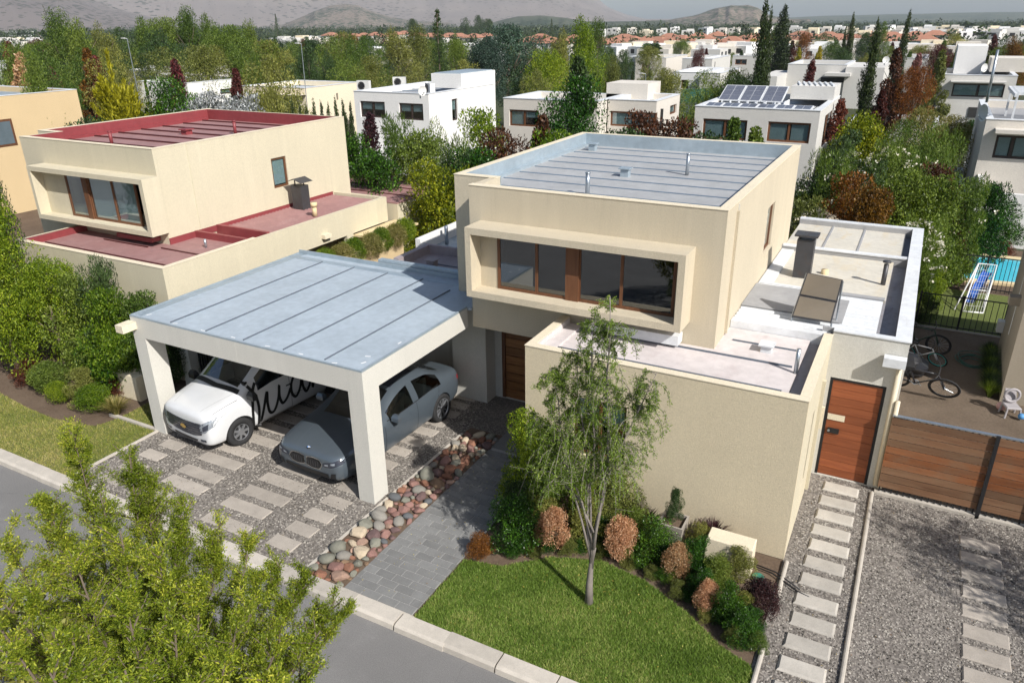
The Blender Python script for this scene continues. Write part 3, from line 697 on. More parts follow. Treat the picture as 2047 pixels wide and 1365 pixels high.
def blades(name, poly, n, h, seed, cols, label, trans=0.3):
    g = rng(seed); xs = [p[0] for p in poly]; ys = [p[1] for p in poly]; P = np.stack([g.uniform(min(xs), max(xs), n * 2), g.uniform(min(ys), max(ys), n * 2)], 1)
    inside = np.zeros(len(P), bool); j = len(poly) - 1
    for i in range(len(poly)):
        xi, yi = poly[i]; xj, yj = poly[j]
        c = ((yi > P[:, 1]) != (yj > P[:, 1])) & (P[:, 0] < (xj - xi) * (P[:, 1] - yi) / (yj - yi + 1e-12) + xi); inside ^= c; j = i
    P = P[inside][:n]; m = len(P); a = g.uniform(0, 6.28, m); hh = h * g.uniform(0.5, 1.25, m); w = 0.0045 * g.uniform(0.8, 1.5, m)
    b0 = np.stack([P[:, 0] - np.cos(a) * w, P[:, 1] - np.sin(a) * w, np.full(m, 0.0)], 1); b1 = np.stack([P[:, 0] + np.cos(a) * w, P[:, 1] + np.sin(a) * w, np.full(m, 0.0)], 1)
    tp = np.stack([P[:, 0] + g.normal(size=m) * hh * 0.45, P[:, 1] + g.normal(size=m) * hh * 0.45, hh], 1)
    V = np.stack([b0, b1, tp], 1).reshape(-1, 3); T = np.arange(m * 3).reshape(-1, 3)
    o = bpy.data.objects.new(name, np_mesh(name, V, T, foliage(name + '_blade', cols, trans, 0.9, 0.6, 0.0))); COL.objects.link(o); tag(o, label, 'grass', kind='stuff')
lawnR = [(-5.46, 6.92), (-5.46, 8.42), (-4.84, 8.55), (-4.22, 9.12), (-3.46, 9.43), (-2.65, 9.3), (-1.81, 8.88), (-1.27, 8.5), (-0.82, 8.33), (-0.76, 8.2), (-0.76, 6.92)]
lr = MB(); lr.prism(lawnR, -0.05, 0.0); struct('front_lawn', lr, M['lawn'])
blades('lawn_grass', lawnR, 120000, 0.045, 11, G3('4c6420', '688630', '86a046', 'b8b872'), 'short green grass of the front lawn under the slender tree')
lawnL = [(-40, 6.92), (-40, 8.9), (-18.7, 8.5), (-17.4, 8.35), (-16.2, 8.3), (-15.1, 8.5), (-14.95, 9.0), (-15.0, 10.2), (-14.6, 10.9), (-13.70, 10.9), (-13.70, 6.92)]
ll = MB(); ll.prism(lawnL, -0.05, 0.0); struct('left_lawn', ll, M['lawn2'])
blades('left_lawn_grass', [(-21, 6.92), (-21, 8.7)] + lawnL[2:], 60000, 0.04, 12, G3('5c6c26', '7a8838', 'a09c50', 'c0b078'), 'sun-bleached grass of the lawn left of the driveway')
# bed of river stones and broken rock beside the path
sbm = MB(); sbm.prism([(-7.60, 6.9), (-6.80, 6.9), (-6.80, 12.2), (-7.60, 12.2)], -0.05, 0.02); bed = struct('stone_bed', sbm, M['earth'])
rock_me = []
for v in range(10):
    bm = bmesh.new(); bmesh.ops.create_icosphere(bm, subdivisions=2, radius=1); g = rng(50 + v); ang = v >= 5
    for vt in bm.verts:
        p = np.array(vt.co)
        if ang:
            for q in range(9):
                nn = unit(g.normal(size=(1, 3)))[0] if q == -1 else None
        vt.co = Vector(p * (1 + 0.10 * math.sin(3 * p[0] + v) * math.cos(2 * p[1] + v)))
    if ang:
        for q in range(7):
            nn = unit(g.normal(size=(1, 3)))[0]; d = g.uniform(0.55, 0.8)
            for vt in bm.verts:
                s_ = float(np.dot(np.array(vt.co), nn))
                if s_ > d: vt.co -= Vector(nn * (s_ - d))
    me = bpy.data.meshes.new('stone'); bm.to_mesh(me); bm.free(); me.materials.append(M['slab'])
    if not ang: me.polygons.foreach_set('use_smooth', [True] * len(me.polygons))
    rock_me.append(me)
RC = {k: conc('stone_' + k, lin(tuple(int(h[i:i + 2], 16) / 255 for i in (0, 2, 4))), 0.3) for k, h in dict(slate='5c5e60', grey='85817a', greygreen='7c7b70', pink='8a6a62', mauve='6c5856', rust='86604e', cream='b3a48e', peach='a08474', brown='77624f').items()}
g = rng(77); placed = []
for tries in range(7000):
    if len(placed) > 265: break
    big = tries < 900
    r = g.uniform(0.09, 0.155) if big else g.uniform(0.045, 0.09)
    x = g.uniform(-7.58 + r * .6, -6.80 - r * .5); y = g.uniform(6.95, 12.0)
    if all((x - a) ** 2 + (y - b) ** 2 > ((r + c) * 0.80) ** 2 for a, b, c in placed): placed.append((x, y, r))
for i, (x, y, r) in enumerate(placed):
    rd = g.uniform() < (0.34 if r > 0.09 else 0.06); me = rock_me[int(g.integers(0, 5)) + (0 if rd else 5)]
    k_ = g.choice(['slate', 'grey', 'greygreen', 'grey', 'cream']) if rd else g.choice(['pink', 'rust', 'cream', 'mauve', 'peach', 'brown', 'rust', 'pink', 'greygreen'])
    inst('stone', me, (x, y, 0.02 + r * 0.32), (g.uniform(-.25, .25), g.uniform(-.25, .25), g.uniform(0, 6.28)), (r * g.uniform(1.0, 1.3), r * g.uniform(0.75, 1.0), r * g.uniform(0.5, 0.75)), bed, RC[str(k_)])

# ------------------------------------------------------------------ MAIN HOUSE
H = thing('main_house', 'cream two-storey house with grey flat roof and deep box window behind the carport', 'house', (-4.5, 14, 0))
XL, XR, YF, YN, YB, ZT = -8.46, -2.62, 12.48, 13.30, 20.1, 5.25
XN = -7.62
win = fw(YF, 996, 480, 1350, 640)
WZ0, WZ1 = 3.30, 4.42
w = MB()
wall(w, 'x', YF, 0.16, XN, XR, 2.30, ZT, [(-6.95, -3.44, WZ0 + .05, WZ1)])          # front
wall(w, 'y', XR, -0.16, YF + 0.16, YB, 0.0, ZT, [(16.45, 17.25, 3.45, 4.45)])   # right side
wall(w, 'x', YN, 0.16, XL, XN + 0.16, 2.30, ZT)
w.box(XN, XN + 0.16, YF + 0.16, YN, 2.30, ZT)
w.box(XL, XL + 0.16, YN + 0.16, YB, 0.0, ZT)
w.box(XL + .16, XR - .16, YB - 0.16, YB, 0.0, ZT)
w.build('upper_wall', M['cream'], H)
rf = MB(); rf.prism([(XL + .15, YN + .15), (XN + .15, YN + .15), (XN + .15, YF + .15), (XR - .15, YF + .15), (XR - .15, YB - .15), (XL + .15, YB - .15)], 4.86, 4.94); roof = rf.build('roof', M['zinc2'], H)
sm_ = MB()
for i in range(9):
    y = YF + 0.75 + i * 0.78; x0 = (XL if y > YN else XN) + .35
    sm_.box(x0, XR - .2, y, y + 0.022, 4.94, 4.962)
sm_.build('standing_seam', M['seam2'], roof)
fl = MB()      # flashing on the inner parapet faces and caps
fl.box(XL + .16, XL + .30, YN + .16, YB - .16, 4.94, 5.0)
fl.box(XL + .161, XL + .175, YN + .16, YB - .16, 5.0, 5.262); fl.box(XR - .175, XR - .161, YF + .16, YB - .16, 4.94, 5.262)
fl.box(XL + .175, XR - .175, YB - .178, YB - .161, 4.94, 5.262); fl.box(XN + .175, XR - .175, YF + .161, YF + .178, 4.94, 5.262)
fl.box(XL + .175, XN + .175, YN + .161, YN + .178, 4.94, 5.262)
fl.build('parapet_flashing', M['flash'], H)
cp = MB()
cp.box(XN - .01, XR + .01, YF - .01, YF + .17, 5.25, 5.264); cp.box(XR - .17, XR + .01, YF + .172, YB - .172, 5.25, 5.264)
cp.box(XL - .01, XL + .17, YN - .01, YB - .172, 5.25, 5.264); cp.box(XL - .01, XR + .01, YB - .17, YB + .01, 5.25, 5.264); cp.box(XL + .172, XN + .17, YN - .01, YN + .17, 5.25, 5.264)
cp.build('parapet_cap', M['blockw'], H)
for (px, py, zt, r) in ((1174, 391, 0.44, 0.045), (1373, 350.6, 0.46, 0.04)):
    p = at(px, py, 4.94); m = MB(); m.cyl(p[0], p[1], 4.94, 4.94 + zt, r, 14); m.cyl(p[0], p[1], 4.94 + zt, 4.96 + zt, r * 1.25, 14); m.build('vent_pipe', M['steel'], H, True)
for (px, py) in ((1185, 301), (1250, 353)):
    p = at(px, py, 4.94); m = MB(); m.box(p[0] - .09, p[0] + .09, p[1] - .09, p[1] + .09, 4.94, 5.09); m.box(p[0] - .13, p[0] + .13, p[1] - .13, p[1] + .13, 5.11, 5.135); m.box(p[0] - .05, p[0] + .05, p[1] - .05, p[1] + .05, 5.09, 5.11); m.build('vent_box', M['flash'], H)
# projecting window surround
bx = MB(); X0, X1, Z0, Z1, YP = -7.38, -3.10, 3.20, 4.585, 11.88
bx.box(X0, X1, YP, YF - .001, Z1 - .13, Z1); bx.box(X0, X1, YP, YF - .001, Z0, Z0 + .13)
bx.box(X0, X0 + .12, YP, YF - .001, Z0 + .13, Z1 - .13); bx.box(X1 - .12, X1, YP, YF - .001, Z0 + .13, Z1 - .13)
bx.build('window_surround', M['cream'], H)
YG = 12.25; gm = [aty(px, 560, YG)[0] for px in (996, 1073, 1158, 1243, 1352)]
b_ = MB(); b_.box(X0 + .12, gm[0], YG, YG + .06, Z0 + .13, Z1 - .13); b_.build('window_side_panel', M['cream'], H); b_ = MB(); b_.box(gm[4], X1 - .12, YG, YG + .06, Z0 + .13, Z1 - .13); b_.build('window_side_panel', M['cream'], H)
window(H, 'x', YG, 0.16, gm[0], gm[4], Z0 + .13, Z1 - .13, 4, M['brownframe'], 0.055, drop=[0, 0, 0.10, 0.10], glass=M['glassdark'], inset=-0.02, mull=gm)
pp = MB(); pp.box(aty(1132, 560, YG)[0], gm[2], YG - .05, YG - .021, Z0 + .13, Z1 - .13); pp.build('window_post', M['brownframe'], H)
window(H, 'y', XR, -0.16, 16.45, 17.25, 3.45, 4.45, 1, M['brownframe'], 0.05, drop=0.5, inset=0.04)
pj = MB(); pj.box(XR, XR + .02, YF + 0.80, YF + 0.83, 2.75, 5.2); pj.build('wall_joint', M['carport'], H)
dp = MB(); dp.box(XR, XR + .05, YF + 0.72, YF + 0.78, 2.80, 5.1); dp.build('downpipe', M['cream'], H)
fl = MB(); fl.box(-5.0, -3.2, YF - .3, YF - .02, 2.82, 3.0); fl.build('sill_flashing', M['whitemetal'], H)
# ground floor behind the overhang
w = MB(); wall(w, 'x', 13.8, 0.16, -8.7, -4.9, 0, 2.32, [(-7.68, -6.55, 0.02, 2.05)]); w.box(-5.4, -2.8, 13.0, 13.8, 0, 2.3); w.build('entry_wall', M['carport'], H)
w = MB(); w.box(-8.75, -7.86, 13.38, 13.79, 0, 2.66); w.build('entry_pier', M['carport'], H)
w = MB(); w.box(-14.0, -8.75, 14.0, 14.15, 0, 2.6); w.build('carport_back_wall', M['carport'], H)
sf = MB(); sf.box(XN, XR, YF + .16, 13.8, 2.24, 2.30); sf.build('porch_ceiling', M['carport'], H)
dr_ = thing_door = MB(); dr_.box(-7.68, -7.60, 13.80, 13.9, 0.02, 2.05); dr_.box(-6.63, -6.55, 13.80, 13.9, 0.02, 2.05); dr_.box(-7.60, -6.63, 13.80, 13.9, 1.98, 2.05)
do = dr_.build('entry_door', M['brownframe'], H)
for i in range(9):
    q = MB(); q.box(-7.60, -6.63, 13.84 + (i % 2) * .004, 13.88, 0.02 + i * .2175, 0.225 + i * .2175); q.build('board', M['entry'], do)
q = MB(); q.tube([(-6.75, 13.80, 0.9), (-6.75, 13.80, 1.3)], 0.014, 8); q.build('door_handle', M['steel'], do)
# low front room
w = MB(); lx0, lx1, ly0, ly1, lz = -5.55, -0.80, 10.82, 13.72, 2.91
fwn = (-4.6, -3.62, 1.0, 2.14)
wall(w, 'x', ly0, 0.14, lx0, lx1, 0, lz, [fwn])
w.box(lx0, lx0 + .14, ly0 + .14, ly1, 0, lz)
w.build('front_room_wall', M['olive'], H)
w = MB(); wall(w, 'y', lx1, -0.14, ly0 + .14, ly1, 0, lz, [(12.05, 12.3, 0.7, 2.1)]); w.build('side_room_wall', M['cream2'], H)
window(H, 'x', ly0, 0.14, *fwn, 2, M['brownframe'], 0.05, drop=0.4, inset=0.07)
window(H, 'y', lx1, -0.14, 12.05, 12.3, 0.7, 2.1, 1, M['brownframe'], 0.04, drop=0.0, inset=0.08)
rf = MB(); rf.prism([(lx0 + .14, ly0 + .14), (lx1 - .36, ly0 + .14), (lx1 - .36, 13.64), (lx0 + .14, 13.64)], 2.70, 2.76); r2 = rf.build('front_room_roof', M['pinkroof'], H)
gt = MB(); gt.box(lx1 - .36, lx1 - .14, ly0 + .14, 13.64, 2.66, 2.70); gt.build('roof_gutter', M['gutter'], H)
ss = MB()
for y in (11.28, 12.28): ss.box(lx0 + .2, lx1 - .46, y, y + .028, 2.76, 2.79)
ss.box(XR + .2, lx1 - .46, 13.02, 13.045, 2.76, 2.785); ss.build('standing_seam', M['seam'], r2)
cp = MB(); cp.box(lx0 - .01, lx1 + .01, ly0 - .01, ly0 + .15, lz, lz + .014); cp.box(lx1 - .15, lx1 + .01, ly0 + .152, ly1, lz, lz + .014); cp.box(lx0 - .01, lx0 + .15, ly0 + .152, 12.4, lz, lz + .014); cp.build('parapet_cap', M['blockw'], H)
il = MB(); il.box(lx0 + .141, lx0 + .16, ly0 + .16, 12.4, 2.76, 2.9); il.box(lx0 + .165, lx0 + .42, ly0 + .16, 12.4, 2.76, 2.80); il.box(lx0 + .15, lx1 - .15, ly0 + .141, ly0 + .155, 2.76, 2.9); il.build('parapet_flashing', M['pinkroof'], H)
p = at(1590, 746, 2.76); m = MB(); m.cyl(p[0], p[1], 2.76, 3.2, 0.035, 12); m.build('vent_pipe', M['steel'], H, True)
p = at(1532, 702, 2.76); m = MB(); m.box(p[0] - .09, p[0] + .09, p[1] - .09, p[1] + .09, 2.76, 2.87); m.box(p[0] - .13, p[0] + .13, p[1] - .13, p[1] + .13, 2.885, 2.91); m.build('vent_box', M['whitemetal'], H)
dp = MB(); dp.box(lx1, lx1 + .06, 13.0, 13.1, 0.05, 2.3); dp.build('downpipe', M['cream2'], H)
# right wing
wx0, wx1, wy0, wy1, wz = XR, 0.44, 13.72, 22.16, 3.0
w = MB(); wall(w, 'x', wy0, 0.14, -0.80, wx1, 0, 2.98, [(-0.72, 0.22, 0.02, 2.09)]); w.box(wx1 - .14, wx1, wy0 + .14, wy1, 0, 2.96); w.box(wx0, wx1 - .14, wy1 - .14, wy1, 0, 2.96); w.build('wing_wall', M['carport'], H)
cp = MB(); cp.box(0.20, 0.46, 13.70, wy1 + .02, 2.985, 3.01); cp.box(-0.80, 0.20, 13.70, 13.86, 2.985, 3.01); cp.box(wx0, 0.20, wy1 - .16, wy1 + .02, 2.985, 3.01); cp.box(wx0 + .02, 0.20, 19.1, 19.28, 2.955, 2.985)
cp.build('wing_parapet_cap', M['whitemetal'], H)
iw = MB(); iw.box(0.20, 0.30, 13.9, wy1 - .2, 2.75, 2.985); iw.box(wx0, 0.20, 19.12, 19.26, 2.7, 2.955); iw.box(wx0, 0.20, wy1 - .2, wy1 - .142, 2.7, 2.985); iw.box(-1.0, .20, 13.861, 13.9, 2.7, 2.985); iw.build('wing_parapet', M['greyroof'], H)
rr = MB(); rr.box(wx0 + .01, 0.06, 19.3, wy1 - .2, 2.80, 2.86); rr.box(wx0 + .01, -0.08, 16.2, 19.1, 2.80, 2.86); rr.build('ochre_roof', M['ochre'], H)
rr = MB(); rr.box(-0.14, 0.20, 13.9, wy1 - .2, 2.72, 2.76); rr.build('roof_gutter', M['gutter'], H)
rr = MB(); rr.box(wx0 + .01, -1.05, 14.55, 16.0, 2.90, 2.925); rr.box(-1.05, -0.10, 16.05, 16.2, 2.90, 2.925); rr.box(-1.05, -0.72, 14.35, 15.7, 2.91, 2.93); rr.build('patched_roof', M['greyroof'], H)
rr = MB(); rr.box(wx0 + .01, -0.85, 13.66, 13.86, 2.62, 2.9); rr.build('wing_upstand', M['whitemetal'], H)
cr = MB(); n = 13; y0, y1 = 13.9, 16.2                     # corrugated sheet
vs = []; fs = []
for i in range(n * 4 + 1):
    y = y0 + (y1 - y0) * i / (n * 4); ph_ = i % 4; z = 2.83 + (0.07 if ph_ in (1, 2) else 0)
    vs += [(wx0 + .02, y, z), (-0.12, y, z)]
    if i: k = 2 * i; fs.append((k - 2, k - 1, k + 1, k))
cr.add(vs, fs); cr.build('corrugated_roof', M['whitemetal'], H)
for i, x in enumerate((-1.75, -0.95)):
    m = MB(); m.box(x, x + .05, 19.32, wy1 - .2, 2.86, 2.88); m.build('roof_strap', M['greyroof'], H)
m = MB(); m.box(wx0 + .02, wx0 + .3, 16.2, 19.1, 2.86, 2.89); m.box(wx0 + .3, -.10, 16.2, 16.3, 2.862, 2.89); m.build('roof_flashing', M['whitemetal'], H)
m = MB(); m.box(-2.02, -1.66, 16.96, 17.26, 2.76, 3.72); m.box(-2.08, -1.60, 16.90, 17.32, 3.80, 3.84)
for a, b2 in ((-1.99, 17.0), (-1.70, 17.0), (-1.99, 17.22), (-1.70, 17.22)): m.box(a - .012, a + .012, b2 - .012, b2 + .012, 3.72, 3.80)
m.build('chimney', M['chim'], H)
m = MB(); m.cyl(-0.62 - .2, 17.2, 2.76, 2.98, 0.075, 14); p = at(1647, 556, 2.76); m.v = []; m.f = []; m.mi = []; m.cyl(p[0], p[1], 2.76, 2.96, 0.08, 14); m.build('vent_pot', M['clay'], H, True)
p = at(1763, 578, 2.76); m = MB(); m.cyl(p[0], p[1], 2.7, 3.32, 0.05, 12); m.cyl(p[0], p[1], 3.36, 3.39, 0.085, 12); m.build('vent_pipe', M['chim'], H, True)
# scupper box on the right corner
m = MB(); m.box(0.08, 0.44, 13.50, 13.70, 2.56, 2.72); m.build('rain_hopper', M['whitemetal'], H)
m = MB(); m.tube([(0.36, 13.66, 2.6), (0.36, 13.66, 0.1)], 0.045, 10); m.tube([(0.44, 13.62, 1.9), (0.44, 13.62, 0.1)], 0.04, 10); m.build('downpipe', M['blockw'], H, True)
# solar water panels
def panel(px, py, nm, root, lx, ly, z0, zt, yaw=0.0):
    pass
S = thing('solar_water_panel', 'brown glazed solar water heater panel pair on the corrugated roof beside the chimney', 'solar panel', (-1.25, 14.6, 2.8))
c0 = np.array(at(1583, 632, 3.0)); c1 = np.array(at(1662, 645, 3.0)); 
d1 = at(1613, 545, 3.72); d2 = at(1685, 560, 3.72)
c0, c1, d1, d2 = map(Vector, (c0, c1, d1, d2)); nn = (c1 - c0).cross(d1 - c0).normalized()
def panel_part(t0, t1, nm):
    a = c0.lerp(d1, t0); b2 = c1.lerp(d2, t0); c = c1.lerp(d2, t1); d = c0.lerp(d1, t1); f = MB()
    f.add([a - nn * .05, b2 - nn * .05, c - nn * .05, d - nn * .05, a + nn * .02, b2 + nn * .02, c + nn * .02, d + nn * .02], [(3, 2, 1, 0), (4, 5, 6, 7), (0, 1, 5, 4), (1, 2, 6, 5), (2, 3, 7, 6), (3, 0, 4, 7)])
    fo = f.build('panel_frame', M['chim'], S)
    k = 0.035; q = [a.lerp(c, k), b2.lerp(d, k), c.lerp(a, k), d.lerp(b2, k)]; g_ = MB(); g_.add([v + nn * .024 for v in q], [(0, 1, 2, 3)]); g_.build('absorber_plate', plain('brown_absorber', (0.22, 0.185, 0.14), 0.35, 0.2, 0.15, 1.2), fo)
panel_part(0, 0.47, 'a'); panel_part(0.49, 1, 'b')
m = MB()
for v in (d1, d2, c0, c1): m.tube([tuple(v - nn * .05), (v[0], v[1], 2.77)], 0.018, 6)
m.tube([tuple(d1 - nn * .05), tuple(c0 - nn * .05)], .02, 6); m.build('stand', M['steel'], S)
# side gate
Gt = thing('side_gate', 'red-brown wooden side gate with white latch plate at the end of the stepping slabs', 'gate', (-0.25, 13.74, 0))
m = MB(); m.box(-0.72, -0.67, 13.73, 13.79, 0.02, 2.09); m.box(0.17, 0.22, 13.73, 13.79, 0.02, 2.09); m.box(-0.67, 0.17, 13.73, 13.79, 2.04, 2.09); m.build('gate_frame', M['black'], Gt)
for i in range(12):
    q = MB(); q.box(-0.668, 0.168, 13.745 + (i % 2) * .003, 13.775, 0.03 + i * .1675, 0.03 + i * .1675 + .162); q.build('board', M['door'], Gt)
m = MB(); m.box(-0.66, -0.36, 13.735, 13.744, 1.22, 1.34); m.build('latch_plate', M['blockw'], Gt)
m = MB(); m.box(-0.62, -0.42, 13.72, 13.744, 0.95, 1.05); m.build('lock_case', M['black'], Gt)
m = MB(); m.tube([(-0.60, 13.70, 1.0), (-0.60, 13.72, 1.0)], 0.022, 10); m.build('knob', M['steel'], Gt)
m = MB(); m.box(-0.80, -0.72, 13.60, 13.66, 1.05, 1.5); m = m.build('door_phone', M['blockw'], None); tag(m, 'small cream intercom box on the wall beside the red-brown side gate', 'intercom')

# ------------------------------------------------------------------ CARPORT
C = thing('carport', 'cream carport with flat blue-grey membrane roof on two square columns over the cars', 'carport', (-10.7, 11, 0))
cx0, cx1, cy0, cy1, cz = -13.72, -7.74, 8.98, 13.98, 2.70
w = MB()
w.box(cx0, cx1, cy0, cy0 + .42, 2.26, cz - .012)
w.box(cx1 - .18, cx1, cy0 + .42, 12.47, 2.26, cz - .012); w.box(cx0, cx0 + .18, cy0 + .42, cy1, 2.26, cz - .012)
w.box(cx0 + .18, cx1 - .18, cy0 + .42, 13.28, 2.50, cz - .05)
w.box(cx0 + .18, -8.76, 13.28, cy1, 2.50, cz - .05)
w.build('roof_beam', M['carport'], C)
for x in (cx0, cx1 - .35):
    w = MB(); w.box(x, x + .35, cy0 + .001, cy0 + .42, 0, 2.26); w.build('column', M['carport'], C)
r_ = MB(); r_.prism([(cx0 + .04, cy0 + .04), (cx1 - .02, cy0 + .04), (cx1 - .02, 12.46), (XN - .02, 12.46), (XN - .02, 13.29), (-8.48, 13.29), (-8.48, cy1), (cx0 + .04, cy1)], cz - .05, cz + .004)
ro = r_.build('roof_sheet', M['zinc'], C)
s_ = MB()
for x in (-12.62, -11.62, -10.62, -9.62, -8.64): s_.box(x, x + .016, cy0 + .10, (13.6 if x < -8.7 else 13.2), cz + .004, cz + .03)
s_.build('standing_seam', M['seam'], ro)
e_ = MB(); e_.box(cx0, cx1, cy0, cy0 + .035, cz - .012, cz + .02); e_.box(cx0, cx0 + .035, cy0 + .035, cy1, cz - .012, cz + .03); e_.box(cx1 - .035, cx1, cy0 + .035, 12.46, cz - .012, cz + .03); e_.box(cx0 + .035, -8.48, cy1 - .05, cy1, cz + .004, cz + .1)
e_.build('drip_edge', M['flash'], C)
e_ = MB(); e_.box(cx0 + .06, cx0 + .26, cy0 + .1, cy1 - .06, cz + .004, cz + .012); e_.box(cx0 + .26, -8.48, 13.55, 13.72, cz + .004, cz + .014); e_.build('edge_membrane', M['flash'], ro)
for (x, y, a) in ((-8.4, 9.06, .4), (-9.2, 9.09, 0), (-10, 9.08, .2), (-10.9, 9.1, 0), (-11.7, 9.08, 0), (-12.5, 9.1, .5), (-13.4, 9.2, .8), (-7.95, 9.3, 1.2), (-7.9, 10.3, 1.5), (-8.05, 9.55, .3)):
    q = MB(); q.box(x - .05, x + .05, y - .012, y + .012, cz + .006, cz + .009, rot=a); q.build('sealant_patch', M['whitepaint'], ro)
m = MB(); m.box(cx0 - .06, cx0 + .16, cy0 - .32, cy0, 2.44, 2.6); m.build('rain_spout', M['blockw'], C)
gj = MB(); gj.box(-10.75, -10.745, cy0 - .002, cy0, 2.27, 2.68); gj.build('render_joint', M['carport'], C)

# ------------------------------------------------------------------ lower roofs between the houses
B = thing('rear_annexe', 'low annexe with mauve-grey and white flat roofs beside the upper storey', 'annexe', (-9.8, 15, 0))
m = MB(); m.box(-10.85, -8.48, 14.16, 15.6, 0, 2.66); m.build('annexe_wall', M['carport'], B)
m = MB(); m.box(-10.7, -8.48, 14.3, 15.5, 2.66, 2.68); m.build('mauve_roof', M['purple'], B)
m = MB(); m.box(-10.85, -10.7, 14.16, 15.6, 2.66, 2.90); m.box(-10.7, -8.48, 15.5, 15.6, 2.66, 2.90); m.build('mauve_parapet', M['purple'], B)
m = MB(); m.box(-11.2, -8.48, 14.0, 14.16, 2.5, 2.86); m.build('front_upstand', M['flash'], B)
m = MB(); m.box(-10.3, -8.48, 14.75, 14.775, 2.68, 2.70); m.build('standing_seam', M['seam'], B)
p = at(864, 530, 2.75); m = MB(); m.box(p[0] - .1, p[0] + .1, p[1] - .1, p[1] + .1, 2.68, 2.86); m.box(p[0] - .14, p[0] + .14, p[1] - .14, p[1] + .14, 2.88, 2.9); m.build('vent_box', M['purple'], B)
m = MB(); m.box(-11.2, -8.48, 15.6, 19.5, 0, 2.62); m.box(-11.2, -11.05, 15.6, 19.5, 2.62, 2.98); m.box(-11.05, -8.48, 15.6, 15.64, 2.62, 2.8); m.build('white_block', M['white'], B)
m = MB(); m.box(-11.05, -8.48, 15.64, 19.4, 2.62, 2.65); m.build('white_block_roof', M['flash'], B)
p = at(893, 488, 2.65); m = MB(); m.cyl(p[0], p[1], 2.65, 3.15, 0.05, 12); m.build('vent_pipe', M['steel'], B, True)
m = MB(); m.box(-11.35, -11.2, 14.0, 18.0, 0, 2.1); m.box(-13.9, -13.75, 14.0, 18.5, 0, 2.1); o = m.build('garden_wall', M['tan'], None); tag(o, 'tan rendered garden wall between the two houses behind the carport', 'wall')

# ------------------------------------------------------------------ NEIGHBOUR HOUSE (red roof)
Nb = thing('red_roof_house', 'cream two-storey house with oxide-red flat roofs at the left', 'house', (-20.0, 15, 0))
nx0, nxi, nx1, ny0, nyn, ny1 = -23.78, -22.95, -17.30, 12.92, 13.98, 20.45
w = MB()
wall(w, 'x', ny0, 0.16, nxi, nx1, 2.3, ZT, [(-21.0, -16.7, 3.4, 4.6)])
w.v = []; w.f = []; w.mi = []
wall(w, 'x', ny0, 0.16, nxi, nx1, 2.3, ZT, [(-21.0, -17.75, 3.5, 4.4)])
nw = rw(nx1, 541, 318, 578, 370)
wall(w, 'y', nx1, -0.16, ny0 + .16, ny1, 0, ZT, [nw])
w.box(nx0, nxi + .16, nyn, nyn + .16, 2.3, ZT); w.box(nxi, nxi + .16, ny0 + .16, nyn, 2.3, ZT); w.box(nx0, nx0 + .16, nyn + .16, ny1, 0, ZT); w.box(nx0 + .16, nx1 - .16, ny1 - .16, ny1, 0, ZT)
w.build('upper_wall', M['cream2'], Nb)
r_ = MB(); r_.prism([(nx0 + .15, nyn + .15), (nxi + .15, nyn + .15), (nxi + .15, ny0 + .15), (nx1 - .15, ny0 + .15), (nx1 - .15, ny1 - .15), (nx0 + .15, ny1 - .15)], 4.82, 4.90); nr = r_.build('red_roof', M['red'], Nb)
s_ = MB()
for i in range(8):
    y = ny0 + 0.85 + i * 0.86; s_.box((nx0 if y > nyn else nxi) + .4, nx1 - .3, y, y + .035, 4.90, 4.945)
s_.build('standing_seam', M['redseam'], nr)
f_ = MB()
f_.box(nx0 + .161, nx0 + .18, nyn + .18, ny1 - .18, 4.9, 5.258); f_.box(nx0 + .18, nx1 - .18, ny1 - .18, ny1 - .161, 4.9, 5.258); f_.box(nx1 - .18, nx1 - .161, ny0 + .18, ny1 - .18, 4.9, 5.258)
f_.box(nxi + .161, nx1 - .18, ny0 + .161, ny0 + .18, 4.9, 5.258); f_.box(nxi + .161, nxi + .18, ny0 + .18, nyn + .16, 4.9, 5.258); f_.box(nx0 + .18, nxi + .18, nyn + .161, nyn + .18, 4.9, 5.258); f_.box(nx0 + .18, nx0 + .32, nyn + .3, ny1 - .3, 4.9, 4.98)
f_.build('parapet_flashing', M['redv'], Nb)
c_ = MB(); c_.box(nxi - .01, nx1 + .01, ny0 - .01, ny0 + .17, 5.25, 5.262); c_.box(nx1 - .17, nx1 + .01, ny0 + .172, ny1 + .01, 5.25, 5.262); c_.box(nx0 - .01, nx0 + .17, nyn - .01, ny1 + .01, 5.25, 5.262); c_.box(nx0 + .172, nxi + .17, nyn - .01, nyn + .17, 5.25, 5.262); c_.build('parapet_cap', M['blockw'], Nb)
for (px, py, h_) in ((224, 289, .36), (471, 269, .40)):
    p = at(px, py, 4.9); m = MB(); m.cyl(p[0], p[1], 4.9, 4.9 + h_, 0.05, 12); m.cyl(p[0], p[1], 4.9 + h_, 4.93 + h_, 0.065, 12); m.build('vent_pipe', M['redv'], Nb, True)
for (px, py) in ((408, 237), (374, 269)):
    p = at(px, py, 4.9); m = MB(); m.box(p[0] - .12, p[0] + .12, p[1] - .12, p[1] + .12, 4.9, 5.03); m.box(p[0] - .17, p[0] + .17, p[1] - .17, p[1] + .17, 5.045, 5.08); m.build('vent_box', M['redv'], Nb)
bx = MB(); X0, X1, Z0, Z1, YP = -21.25, -16.62, 3.30, 4.72, 11.9
X1 = -17.0
q0 = aty(281, 358, 12.3)
YP = 12.40; X0, X1 = aty(52, 333, YP)[0], aty(281.5, 358.6, YP)[0]; Z1 = (aty(52, 333, YP)[2] + aty(281.5, 358.6, YP)[2]) / 2; Z0 = aty(300, 474, YP)[2]
